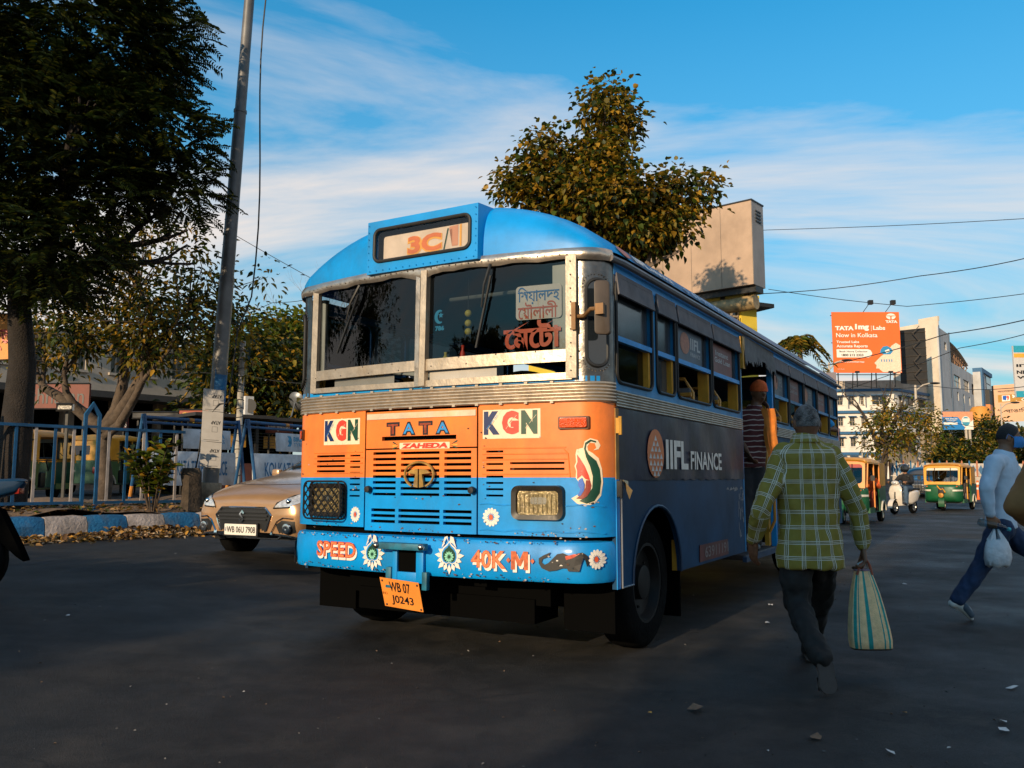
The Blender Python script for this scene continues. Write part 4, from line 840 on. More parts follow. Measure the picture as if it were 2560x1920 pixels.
mb = MB(); mb.box(-.86, .86, .12, .36, .36, .78); mb.box(-.80, .80, .36, 1.5, .40, .9); mb.box(-.95, .95, 1.5, 9.0, .46, 1.0); mb.build('underbody', black, bus)
mb = MB(); mb.box(-1.28, 1.28, 1.50, 1.53, .14, .62); mb.build('sun_block_board', black, bus)  # board added under the bus to keep sun off the ground there
mb = MB(); mb.box(-.75, .75, .10, .45, .24, .40); mb.build('front_sun_block', black, bus)  # black block added under the nose to keep the low sun out
for s in (-1, 1): mb = MB(); mb.box(min(s * .9, s * 1.27), max(s * .9, s * 1.27), .24, .27, .2, .7); mb.build('wheel_shade_plate', black, bus)  # black plates added ahead of the wheels to sink them in darkness
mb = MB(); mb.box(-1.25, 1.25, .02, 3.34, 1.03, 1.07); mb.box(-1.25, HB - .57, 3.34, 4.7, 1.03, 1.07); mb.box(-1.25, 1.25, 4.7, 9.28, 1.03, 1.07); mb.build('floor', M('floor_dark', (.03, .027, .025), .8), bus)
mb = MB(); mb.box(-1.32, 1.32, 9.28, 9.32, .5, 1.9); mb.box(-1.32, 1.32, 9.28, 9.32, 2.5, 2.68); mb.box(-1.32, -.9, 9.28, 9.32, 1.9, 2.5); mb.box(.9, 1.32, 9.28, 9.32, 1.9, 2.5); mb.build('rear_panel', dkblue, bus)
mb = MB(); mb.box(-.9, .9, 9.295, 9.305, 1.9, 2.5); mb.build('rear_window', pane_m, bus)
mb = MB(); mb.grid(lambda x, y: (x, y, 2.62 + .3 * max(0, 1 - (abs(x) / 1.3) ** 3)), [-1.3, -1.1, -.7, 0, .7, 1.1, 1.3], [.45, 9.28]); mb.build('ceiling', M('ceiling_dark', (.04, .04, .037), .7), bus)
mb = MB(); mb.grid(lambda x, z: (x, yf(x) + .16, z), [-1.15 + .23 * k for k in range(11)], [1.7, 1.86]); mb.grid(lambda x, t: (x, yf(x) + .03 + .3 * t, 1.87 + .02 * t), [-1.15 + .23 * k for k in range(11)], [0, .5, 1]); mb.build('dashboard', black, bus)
mb = MB(); mb.lathe([(.20, -.012), (.215, 0), (.20, .012), (.185, 0), (.20, -.012)], 24, Matrix.Translation((.55, .45, 1.88)) @ Matrix.Rotation(radians(-25), 4, 'X')); mb.tube([(.36, .45, 1.88), (.74, .45, 1.88)], .012, 6); mb.tube([(.55, .45, 1.88), (.55, .2, 1.5)], .025, 8); mb.build('steering_wheel', black, bus)
mb = MB(); mb.tube([(-1.12, .06, 2.0), (-1.12, .06, 2.62)], .03, 8); mb.bar((-1.0, .5, 2.10), (.0, .9, 1.98), .06, .03); mb.tube([(fm(-1.36, 2.5)[0], .06, 2.50), (fm(-.3, 2.5)[0], .06, 2.50)], .016, 8); mb.build('cab_rail', M('cab_grey', (.16, .17, .17), .5, .3), bus)
seat_f = M('seat_frame', (.45, .22, .03), .45, var=.2); seat_c = M('seat_grey', (.09, .09, .095), .8, var=.2)
def seat(x, y):
    o = bpy.data.objects.new('seat', None); COL.objects.link(o); o.parent = bus; o.location = (x, y, 1.07)
    mb = MB(); mb.box(-.42, .42, 0, .42, .36, .46); mb.build('cushion', seat_c, o, bev=.02)
    mb = MB(); mb.box(-.42, .42, .40, .46, .46, .90); mb.build('backrest', seat_c, o, bev=.02)
    mb = MB(); mb.tube([(-.43, .44, .0), (-.43, .44, .86), (-.36, .44, .98), (.36, .44, .98), (.43, .44, .86), (.43, .44, 0)], .016, 6); mb.tube([(-.43, .40, .84), (.43, .40, .84)], .02, 6); mb.build('frame', seat_f, o)
for y in (1.55, 2.35, 4.9, 5.7, 6.55, 7.45, 8.3): seat(.84, y); seat(-.80, y)
seat(.55, .80)
# ------------------------------------------------------------------ cars
def subsurf_mesh(me, lv):
    o = bpy.data.objects.new('tmp', me); COL.objects.link(o); m = o.modifiers.new('s', 'SUBSURF'); m.levels = lv; m.render_levels = lv
    dg = bpy.context.evaluated_depsgraph_get(); r = bpy.data.meshes.new_from_object(o.evaluated_get(dg)); bpy.data.objects.remove(o); bpy.data.meshes.remove(me); return r
def car_shell():
    # stations along the length (y from the nose back); half sections from sill to roof (x, z)
    S = [(-.02, [(.62, .34), (.70, .40), (.72, .52), (.66, .62), (.55, .66), (.0, .68)]),
         (.10, [(.76, .28), (.82, .38), (.84, .55), (.78, .70), (.62, .76), (.0, .78)]),
         (.35, [(.82, .24), (.86, .40), (.87, .62), (.84, .76), (.68, .86), (.0, .89)]),
         (.80, [(.83, .22), (.87, .42), (.88, .66), (.86, .82), (.70, .94), (.0, .97)]),
         (1.15, [(.83, .22), (.87, .42), (.88, .66), (.86, .86), (.72, .98), (.0, 1.02)]),
         (1.45, [(.83, .22), (.87, .42), (.88, .68), (.86, .90), (.72, 1.12), (.0, 1.16)]),
         (1.95, [(.83, .22), (.87, .42), (.88, .68), (.86, .93), (.66, 1.40), (.0, 1.45)]),
         (2.50, [(.83, .22), (.87, .42), (.88, .68), (.86, .94), (.64, 1.47), (.0, 1.52)]),
         (3.10, [(.83, .22), (.87, .42), (.88, .70), (.86, .95), (.63, 1.44), (.0, 1.49)]),
         (3.50, [(.83, .24), (.87, .44), (.88, .72), (.86, .97), (.64, 1.22), (.0, 1.26)]),
         (3.85, [(.80, .28), (.85, .46), (.86, .74), (.82, .98), (.66, 1.05), (.0, 1.08)]),
         (4.0, [(.70, .34), (.76, .48), (.76, .74), (.72, .92), (.58, .98), (.0, 1.0)])]
    mb = MB(); rings = []
    for y, h in S: rings.append([(x, y, z) for x, z in h] + [(-x, y, z) for x, z in h[-2::-1]])
    n = len(rings[0]); vs = [p for r in rings for p in r]; fs = []
    for i in range(len(rings) - 1): fs += [(i * n + k, (i + 1) * n + k, (i + 1) * n + k + 1, i * n + k + 1) for k in range(n - 1)]
    fs += [[k for k in range(n)], [(len(rings) - 1) * n + k for k in range(n)][::-1]]
    mb.add(vs, fs); return subsurf_mesh(mb.mesh('body'), 3)
SHELL = car_shell()
def project(bvh, pts, lift, axis=(0, 1, 0), org=-3.):
    out = []
    for x, z in pts:
        hit = bvh.ray_cast(Vector((x, org, z)), Vector(axis)); p, n_ = (hit[0], hit[1]) if hit[0] else (Vector((x, .3, z)), Vector((0, -1, 0)))
        if n_.y > 0: n_ = -n_
        out.append(p + n_ * lift)
    return out
def onto(bvh, poly, mat, parent, name, lift=.006, thick=None, maxlen=.05):
    bm = bmesh.new(); bm.faces.new([bm.verts.new((a, b, 0)) for a, b in poly]); bmesh.ops.triangulate(bm, faces=bm.faces)
    for _ in range(4):
        E_ = [e for e in bm.edges if e.calc_length() > maxlen]
        if not E_: break
        bmesh.ops.subdivide_edges(bm, edges=E_, cuts=1); bmesh.ops.triangulate(bm, faces=bm.faces)
    bm.verts.index_update(); P = [(v.co.x, v.co.y) for v in bm.verts]; F = [[v.index for v in f.verts] for f in bm.faces]
    mb = MB(); mb.add(project(bvh, P, lift), F); bm.free(); return mb.build(name, mat, parent, smooth=60, fix=False)
def make_car(name, label, loc, rz, paint, group=None, plate=None, full=True):
    t = thing(name, label, 'car', loc, rz, group)
    dg_ = M('car_glass', (.012, .014, .016), .05, var=0, spec=.9); chr_ = M('car_chrome', (.75, .72, .68), .12, 1, var=0); blk = M('car_black', (.012, .012, .012), .4, var=.1); lmp = M('lamp_clear', (.55, .55, .55), .08, .3, var=.3, scale=30, coat=1)
    me = SHELL.copy(); me.materials.clear()
    for m in (paint, dg_): me.materials.append(m)
    for p in me.polygons:                               # glasshouse by position
        c = p.center; g = 0
        if 1.02 < c.z < 1.40 and abs(c.x) > .60 and 1.55 < c.y < 3.35 and c.z > .98: g = 1
        if 1.22 < c.y < 1.95 and abs(c.x) < .62 and c.z > 1.02 and c.z < 1.42: g = 1
        if 3.15 < c.y < 3.62 and abs(c.x) < .56 and c.z > 1.12: g = 1
        p.material_index = g
    me.shade_smooth(); b = link('body', me, t)
    bm = bmesh.new(); bm.from_mesh(me); bvh = BVHTree.FromBMesh(bm); bm.free()
    gp_ = [(-.34, .60), (.34, .60), (.43, .52), (.34, .30), (.26, .245), (-.26, .245), (-.34, .30), (-.43, .52)]
    onto(bvh, gp_, blk, t, 'grille', .004)
    for z, hw in ((.555, .37), (.515, .385), (.475, .37)):
        mb = MB(); P = project(bvh, [(-hw + 2 * hw * k / 10, z) for k in range(11)], .014)
        for k in range(10): mb.bar(P[k], P[k + 1], .02, .016)
        mb.build('grille_bar', M('grille_grey', (.05, .05, .052), .35, .5, var=0), t)
    mb = MB(); lp = gp_ + gp_[:1]; pts = []
    for k in range(len(gp_)): pts += [(lp[k][0] + (lp[k + 1][0] - lp[k][0]) * j / 4, lp[k][1] + (lp[k + 1][1] - lp[k][1]) * j / 4) for j in range(4)]
    mb.tube(project(bvh, pts, .008), .014, 6, closed=True); mb.build('grille_surround', chr_, t)
    for s in (-1, 1):
        hp = [(s * .46, .60), (s * .50, .655), (s * .66, .73), (s * .80, .80), (s * .83, .76), (s * .80, .68), (s * .66, .61)]
        h = onto(bvh, hp, lmp, t, 'headlight', .006)
        mb = MB(); mb.tube(project(bvh, hp[::1], .008), .008, 5, closed=True); mb.build('trim', blk, h)
        mb = MB(); ball(mb, project(bvh, [(s * .64, .675)], -.0)[0], .035, 10, 6); mb.build('projector', chr_, h, smooth=80)
        fp = [(s * .50, .42), (s * .58, .47), (s * .74, .46), (s * .74, .34), (s * .56, .30)]
        f_ = onto(bvh, fp, blk, t, 'fog_lamp_recess', .005)
        P = project(bvh, [(s * .44, .33), (s * .52, .275), (s * .64, .28), (s * .76, .31)], .012); mb = MB()
        for k in range(3): mb.bar(P[k], P[k + 1], .035, .03)
        mb.tube(project(bvh, [(s * .44, .34), (s * .52, .46), (s * .60, .50), (s * .72, .49)], .01), .008, 5); mb.build('trim', chr_, f_)
        mb = MB(); c = project(bvh, [(s * .65, .385)], .012)[0]; mb.lathe([(.062, 0), (.055, .02), (.03, .024), (.0001, .02)], 16, Matrix.Translation(c) @ Matrix.Rotation(pi / 2, 4, 'X')); mb.build('fog_lamp', chr_, f_)
        mb = MB(); mb.box(min(s * .86, s * .99), max(s * .86, s * .99), 1.42, 1.52, .93, 1.05); mb.build('side_mirror', paint, t, bev=.03)
        for y in (.72, 3.2): wheel(t, s * .79, y, .30, .19, s, rm=M('alloy', (.35, .34, .33), .3, .9, var=.1))
        for y in (.72, 3.2):
            mb = MB(); mb.prism([(y + .345 * cos(radians(a)), .30 + .345 * sin(radians(a))) for a in range(-20, 201, 12)], lambda a_, b_, d, s=s: (s * (.70 + d), a_, b_), 0, .181); mb.build('wheel_arch', blk, t)
        mb = MB(); mb.prism([(1.75, .99), (2.5, 1.0), (3.25, 1.01), (3.0, 1.34), (2.4, 1.38), (2.05, 1.34)], lambda a_, b_, d, s=s: (s * (.866 - (b_ - .95) * .42 + d), a_, b_), 0, .004); mb.build('side_window', dg_, t)
    # badge: a slanted S of two hooks
    sp = [(-.035, .53), (.01, .575), (.045, .545), (.03, .53), (.01, .548), (-.01, .53), (.045, .48), (.0, .435), (-.04, .465), (-.025, .482), (0, .462), (.015, .48)]
    onto(bvh, sp, chr_, t, 'badge', .03, maxlen=.5)
    if plate:
        pc = project(bvh, [(0, .36)], 0)[0].y - .03; pf = lambda a_, b_, d: (a_, pc - d, .36 + b_)
        mb = MB(); mb.prism(rrect(-.27, .27, -.075, .075, .012), pf, -.03, 0); mb.build('plate_holder', blk, t)
        mb = MB(); mb.prism(rrect(-.25, .25, -.06, .06, .008), pf, .002, .006); p_ = mb.build('number_plate', M('plate_white', (.75, .70, .62), .4, var=.04), t); lettering(plate, (-.21, .235, -.035, .035), pf, inkblk, p_, bold=.012, off=.008); lettering('IND', (-.24, -.218, -.02, .02), pf, navy, p_, bold=0, off=.008)
    onto(bvh, [(-.58, .235), (.58, .235), (.62, .27), (-.62, .27)], blk, t, 'air_dam', .006)
    # bonnet shut line and windscreen wipers
    mb = MB(); P = []
    for k in range(15):
        x = -.62 + 1.24 * k / 14; h_ = bvh.ray_cast(Vector((x, .30 + .16 * (x / .62) ** 2, 2)), Vector((0, 0, -1)));
        if h_[0]: P.append(h_[0] + Vector((0, 0, .001)))
    mb.tube(P, .004, 4); mb.build('bonnet_seam', blk, t)
    mb = MB()
    for x0, x1 in ((-.5, -.05), (.05, .5)):
        a = bvh.ray_cast(Vector((x0, 1.30, 2)), Vector((0, 0, -1)))[0]; c = bvh.ray_cast(Vector((x1, 1.36, 2)), Vector((0, 0, -1)))[0]
        if a and c: mb.tube([a + Vector((0, 0, .015)), c + Vector((0, 0, .015))], .01, 5)
    mb.build('wiper', blk, t); return t
gold_p = M('gold_car_paint', (.52, .30, .15), .28, .5, var=.06, scale=3, coat=.8)
CARP = gp(613, 10.35)
make_car('sedan', 'gold compact sedan nosing out from behind the bus beside the kerb', CARP, -.50, gold_p, plate='WB 06U 7908').scale = (1.05, 1.05, 1.08)
make_car('sedan', 'grey car behind the white scooter on the far road', gp(2266, 40.0) + Vector((0.5, .4, 0)), -.62, M('grey_car_paint', (.06, .065, .07), .3, .5, var=.05, coat=.7))

# ------------------------------------------------------------------ three-wheelers
a_yel = M('auto_yellow', (.68, .30, .018), .45, var=.12, scale=4, dirt=.25, dcol=(.2, .1, .03)); a_grn = M('auto_green', (.006, .085, .03), .4, var=.15, scale=4, dirt=.25, dcol=(.05, .05, .03)); a_blk = M('auto_black', (.012, .012, .012), .6); a_wht = M('auto_white', (.6, .55, .45), .5, var=.1)
a_or = M('auto_orange', (.72, .25, .04), .45, var=.12, scale=4)
def make_auto(label, loc, rz, group, style=0, body_m=None):
    t = thing('auto_rickshaw', label, 'auto rickshaw', loc, rz, group); bm_ = body_m or a_yel
    # x right, y back from the nose, z up; 1.30 wide, 2.65 long, 1.76 tall
    def sec(y, w, z0, z1, k=.10): return [(x, y, z) for x, z in rrect(-w, w, z0, z1, k, 3)]
    mb = MB(); rings = []
    for y, w, z0, z1 in ((-.02, .30, .48, .86), (.02, .46, .40, .92), (.10, .56, .34, .95), (.24, .62, .30, .96), (.36, .64, .30, .96)): rings.append(sec(y, w, z0, z1, .12))
    mb.loft(rings); mb.build('nose', a_grn, t, smooth=50)
    mb = MB(); rings = [sec(-.005, .47, .70, .765, .02), sec(.03, .53, .70, .765, .02), sec(.12, .585, .70, .765, .02), sec(.30, .645, .70, .765, .02)]; mb.loft(rings); mb.build('white_stripe', a_wht, t, smooth=50)
    # screen surround and screen
    mb = MB(); f = lambda x, z, d: (x, .10 + (z - .95) * .22 + d + .05 * x * x, z)
    holed(f, -.60, .60, .93, 1.66, [(-.53, .53, 1.05, 1.55)], .04, maxdx=.15, rad=.08, mb=mb); mb.build('screen_surround', a_or if style else bm_, t, smooth=40)
    mb = MB(); mb.grid(lambda x, z: f(x, z, .02), [-.55, -.3, 0, .3, .55], [1.03, 1.57]); mb.build('windscreen', glass('auto_glass', (.75, .85, .9), .7), t)
    mb = MB(); mb.grid(lambda x, z: f(x, z, .012), [-.53, 0, .53], [1.46, 1.55]); mb.build('sun_strip', M('strip_red', (.35, .03, .02)) if style else a_wht, t)
    mb = MB(); mb.tube([f(-.3, 1.06, -.02), f(.1, 1.42, -.02)], .01, 5); mb.build('wiper', a_blk, t)
    for x in (-.25, .28): mb = MB(); mb.tube([f(x, 1.04, -.005), f(x, 1.56, -.005)], .012, 5); mb.build('screen_bar', a_blk, t)
    # roof canopy
    mb = MB(); rings = []
    for y, w, zc_, h in ((.22, .60, 1.60, .07), (.30, .64, 1.60, .11), (.9, .66, 1.60, .15), (1.7, .66, 1.58, .16), (2.3, .65, 1.54, .14), (2.55, .60, 1.46, .08)):
        rings.append([(x, y, zc_ + h * max(0, 1 - (abs(x) / w) ** 4) ** .5) for x in [w * q for q in (-1, -.97, -.9, -.7, -.35, 0, .35, .7, .9, .97, 1)]])
    mb.grid(lambda i, j: rings[int(i)][int(j)], list(range(len(rings))), list(range(11))); mb.grid(lambda i, j: (rings[int(i)][int(j)][0], rings[int(i)][int(j)][1], rings[int(i)][int(j)][2] - .03), list(range(len(rings))), list(range(11))); mb.build('canopy', bm_, t, smooth=60)
    for s in (-1, 1):
        mb = MB(); mb.box(min(s * .655, s * .63), max(s * .655, s * .63), 1.72, 2.5, .98, 1.60); mb.build('canopy_side', bm_, t)
        mb = MB(); mb.box(min(s * .655, s * .60), max(s * .655, s * .60), .36, 1.0, .28, .42); mb.build('sill', a_grn, t)
        for p_, q_ in (((s * .62, .26, .95), (s * .64, .36, 1.58)), ((s * .64, 1.05, .4), (s * .64, 1.05, 1.6)), ((s * .645, 1.72, .9), (s * .645, 1.72, 1.6))): mb = MB(); mb.tube([p_, q_], .02, 6); mb.build('frame_post', a_or if style else bm_, t)
        mb = MB(); mb.prism([(1.02, .30), (1.70, .30), (1.70, .62), (1.60, .95), (2.52, .95), (2.58, .5), (2.42, .42)] + [(2.12 + .30 * cos(radians(a)), .25 + .34 * sin(radians(a))) for a in range(20, 161, 15)] + [(1.75, .28)], lambda a, b, d, s=s: (s * (.60 + d), a, b), 0, .05); mb.build('rear_side', a_grn, t, smooth=20)
        mb = MB(); mb.tube([(s * .66, 2.12 + .30 * cos(radians(a)), .25 + .32 * sin(radians(a))) for a in range(10, 171, 16)], .025, 6); mb.build('mudguard', a_wht, t)
        wheel(t, s * .57, 2.12, .225, .13, s, rm=M('auto_rim', (.45, .40, .30), .4, .6))
        mb = MB(); mb.prism(rrect(-.11, .11, -.028, .028, .01), lambda a, b, d, s=s: (s * .45 + a, .09 - d - .0 + .15 * abs(a * s + .45) ** 2, .875 + b), -.04, .012); i_ = mb.build('indicator', a_wht, t); mb = MB(); mb.prism(rrect(-.07, .07, -.014, .014, .006), lambda a, b, d, s=s: (s * .45 + a, .06 - d, .875 + b), 0, .012); mb.build('lens', amber, i_)
        mb = MB(); mb.tube([(s * .6, .3, 1.1), (s * .78, .2, 1.18)], .008, 5); mb.prism(rrect(s * .78 - .05, s * .78 + .05, 1.12, 1.26, .02), lambda a, b, d: (a, .19 + d, b), 0, .02); mb.build('mirror', a_blk, t)
    mb = MB(); mb.box(-.6, .6, 2.54, 2.58, .32, .96); mb.build('tailgate', a_grn, t)
    mb = MB(); holed(lambda x, z, d: (x, 2.575 - .09 * max(0, z - 1.2) - d, z), -.6, .6, .965, 1.52, [(-.32, .32, 1.12, 1.38)], .03, maxdx=1, rad=.04, mb=mb); mb.build('rear_panel', bm_, t)
    mb = MB(); mb.box(-.34, .34, 2.52, 2.53, 1.10, 1.40); mb.build('rear_window', M('car_glass'), t)
    for s in (-1, 1): mb = MB(); mb.box(s * .5 - .05, s * .5 + .05, 2.58, 2.61, .6, .78); mb.build('tail_light', M('tail_lens', (.35, .02, .01), .3), t, bev=.01)
    mb = MB(); mb.box(-.6, .6, .3, 2.55, .27, .32); mb.build('floor', a_blk, t)
    mb = MB(); mb.box(-.25, .25, .80, 1.0, .32, .70); mb.build('driver_seat', a_blk, t, bev=.03)
    mb = MB(); mb.box(-.58, .58, 1.75, 2.15, .32, .62); mb.box(-.58, .58, 2.15, 2.3, .62, 1.15); mb.build('bench_seat', M('auto_seat', (.05, .03, .03), .6), t, bev=.03)
    mb = MB(); mb.tube([(0, .25, .5), (0, .45, .98)], .02, 6); mb.tube([(-.32, .52, 1.0), (0, .44, 1.0), (.32, .52, 1.0)], .014, 6); mb.build('handlebar', a_blk, t)
    # front wheel, guard and lamps
    wheel(t, 0, .12, .225, .12, 1, rm=M('auto_rim')); mb = MB()
    mb.grid(lambda a, x: (x, .12 + .27 * cos(a), .235 + .27 * sin(a) + .03), [radians(q) for q in range(35, 206, 17)], [-.10, -.06, 0, .06, .10]); mb.build('front_mudguard', a_grn, t, smooth=60)
    mb = MB(); mb.tube([(-.09, .12, .225), (-.09, .06, .55)], .022, 6); mb.tube([(.09, .12, .225), (.09, .06, .55)], .022, 6); mb.build('fork', a_blk, t)
    if style:
        for s in (-1, 1):
            mb = MB(); mb.lathe([(.085, -.02), (.09, .02), (.06, .05), (.0001, .06)], 16, Matrix.Translation((s * .40, .04, .62)) @ Matrix.Rotation(pi / 2, 4, 'X')); mb.build('headlight', refl, t, smooth=40)
            mb = MB(); mb.prism(rrect(s * .40 - .15, s * .40 + .15, .50, .74, .05), lambda a, b, d: (a, .03 - d + .22 * a * a, b), -.05, .004); mb.build('headlight_surround', a_blk, t)
    else:
        mb = MB(); mb.lathe([(.05, -.02), (.09, .02), (.085, .05), (.0001, .06)], 16, Matrix.Translation((0, -.10, .56)) @ Matrix.Rotation(pi / 2, 4, 'X')); mb.build('headlight', M('lamp_amber', (.55, .25, .05), .2, .4), t, smooth=40)
        mb = MB(); mb.tube([(-.13, -.07, .9), (-.05, -.09, .80), (0, -.10, .76), (.06, -.09, .8), (.13, -.07, .66)], .022, 8); mb.build('garland', M('marigold', (.70, .30, .01), .8, bump=1, bscale=90), t)
        mb = MB(); mb.box(-.10, .10, -.10, -.02, .60, .86); mb.build('grille_box', a_blk, t, bev=.02)
    return t
G_AUTO = 'auto rickshaws on both carriageways'
AUTO_R = gp(2352, 31.0); AUTO_RY = -radians(39)
make_auto('green and yellow auto rickshaw with garlanded nose coming alone towards the camera', AUTO_R, AUTO_RY, G_AUTO)
AUTO_L = gp(2098, 22.2); AUTO_LY = -radians(34)
make_auto('orange-fronted auto rickshaw with a red sun strip beyond the man in plaid', AUTO_L, AUTO_LY, G_AUTO, 1)
make_auto('yellow-topped auto rickshaw seen side-on behind the blue railing', Vector((-11.9, 22.2, gz(-11.9, 21.2))), radians(175), G_AUTO)
make_auto('auto rickshaw half hidden by the leafy shrub behind the railing', gp(328, 26.5), radians(172), G_AUTO)
# ------------------------------------------------------------------ people
WTEX = bpy.data.textures.new('cloth_folds', 'CLOUDS'); WTEX.noise_scale = .11; WTEX.noise_depth = 2
WTEX2 = bpy.data.textures.new('cloth_creases', 'STUCCI'); WTEX2.noise_scale = .055; WTEX2.turbulence = 8
def remesh(mb, voxel, smooth=6, wr=0.):
    me = mb.mesh('tmp'); bm = bmesh.new(); bm.from_mesh(me); bmesh.ops.recalc_face_normals(bm, faces=bm.faces); bm.to_mesh(me); bm.free()
    o = bpy.data.objects.new('tmp', me); COL.objects.link(o)
    r = o.modifiers.new('r', 'REMESH'); r.mode = 'VOXEL'; r.voxel_size = voxel
    if smooth: q = o.modifiers.new('s', 'SMOOTH'); q.iterations = smooth; q.factor = .5
    if wr: d = o.modifiers.new('d', 'DISPLACE'); d.texture = WTEX; d.strength = wr; d.mid_level = .5; d.texture_coords = 'LOCAL'
    if wr and voxel < .011: d = o.modifiers.new('e', 'DISPLACE'); d.texture = WTEX2; d.strength = wr * .45; d.mid_level = .5; d.texture_coords = 'LOCAL'
    res = bpy.data.meshes.new_from_object(o.evaluated_get(bpy.context.evaluated_depsgraph_get()))
    bpy.data.objects.remove(o); bpy.data.meshes.remove(me); res.shade_smooth(); return res
def chain(mb, pts, rs, n=12):
    for i in range(len(pts) - 1):
        a, b = Vector(pts[i]), Vector(pts[i + 1])
        if (b - a).length > 1e-4: mb.tube([a, b], [rs[i], rs[i + 1]], n)
    for p, r in zip(pts, rs): ball(mb, p, r, n, 8)
def ell(mb, c, r, R=None, n=16, k=10):
    R = R or Matrix(); c = Vector(c); vs = []; o = []
    mb.lathe([(max(cos(radians(a)), 1e-4), sin(radians(a))) for a in np.linspace(-90, 90, k + 1)], n, Matrix.Translation(c) @ R @ Matrix.Diagonal((*r, 1)))
def facemat(fd):                                      # local -y looks along fd
    f = Vector(fd).normalized(); x = f.cross(Vector((0, 0, 1))).normalized() * 1.0; z = x.cross(f); return Matrix((x, -f, z)).transposed().to_4x4()
def hand(mb, wrist, d, nrm, s=1., curl=.5, side=1):
    """palm, four fingers and a thumb; d = direction of the fingers, nrm = out of the back of the hand"""
    w = Vector(wrist); d = Vector(d).normalized(); n = Vector(nrm); n = (n - d * n.dot(d)).normalized(); a = d.cross(n) * side
    for k, (off, ln) in enumerate(((-.030, .070), (-.010, .078), (.010, .074), (.029, .058))):
        k0 = w + d * .085 * s + a * off * s; chain(mb, [w + a * off * .7 * s, k0], [.016 * s, .013 * s], 8)
        p = k0; dd = d.copy()
        for j, f in enumerate((.45, .32, .25)):
            ang = curl * (.7 if j == 0 else 1.0); dd = (dd * cos(ang) - n * sin(ang)).normalized(); nn = (n * cos(ang) + dd * sin(ang)); q = p + dd * ln * f * 1.25 * s
            chain(mb, [p, q], [.0105 * s, .0092 * s], 8); p = q; n_keep = nn
            n = (n - dd * n.dot(dd)).normalized()
        n = Vector(nrm); n = (n - d * n.dot(d)).normalized()
    t0 = w + d * .02 * s - a * .022 * s; t1 = t0 + (d * .7 - a * .75 - n * .25).normalized() * .045 * s; t2 = t1 + (d * .9 - a * .25 - n * .45).normalized() * .038 * s; t3 = t2 + (d * .9 + a * .1 - n * .5).normalized() * .026 * s
    chain(mb, [t0, t1, t2, t3], [.016 * s, .013 * s, .011 * s, .009 * s], 8)
def skin_m(n, c): return M(n, c, .55, var=.12, scale=18, bump=.15, bscale=60)
SK1 = skin_m('skin_dark', (.15, .068, .034)); SK2 = skin_m('skin_mid', (.25, .12, .064))
hairb = M('hair_black', (.008, .007, .007), .6, var=.4, scale=40, bump=.6, bscale=120); hairg = M('hair_grey', (.12, .115, .11), .7, var=.9, scale=26, bump=.8, bscale=160)
def bone_coords(me, bones, name='cloth'):
    V = np.zeros(len(me.vertices) * 3); me.vertices.foreach_get('co', V); V = V.reshape(-1, 3); best = np.full(len(V), 1e9); out = np.zeros((len(V), 3))
    for a, b, r, ref in bones:
        a, b = np.array(a), np.array(b); ax = b - a; ln = np.linalg.norm(ax); ax /= ln; t = (V - a) @ ax; tc = np.clip(t, 0, ln); D = V - (a + tc[:, None] * ax); dist = np.linalg.norm(D, axis=1) / r
        ref = np.array(ref, float); ref -= ax * (ref @ ax); ref /= np.linalg.norm(ref); w = np.cross(ax, ref); R_ = V - (a + t[:, None] * ax); ang = np.arctan2(R_ @ w, R_ @ ref)
        m = dist < best; best[m] = dist[m]; out[m] = np.stack([ang * r, t, np.zeros(len(V))], 1)[m]
    at_ = me.attributes.new(name, 'FLOAT_VECTOR', 'POINT'); at_.data.foreach_set('vector', out.astype(np.float32).ravel())
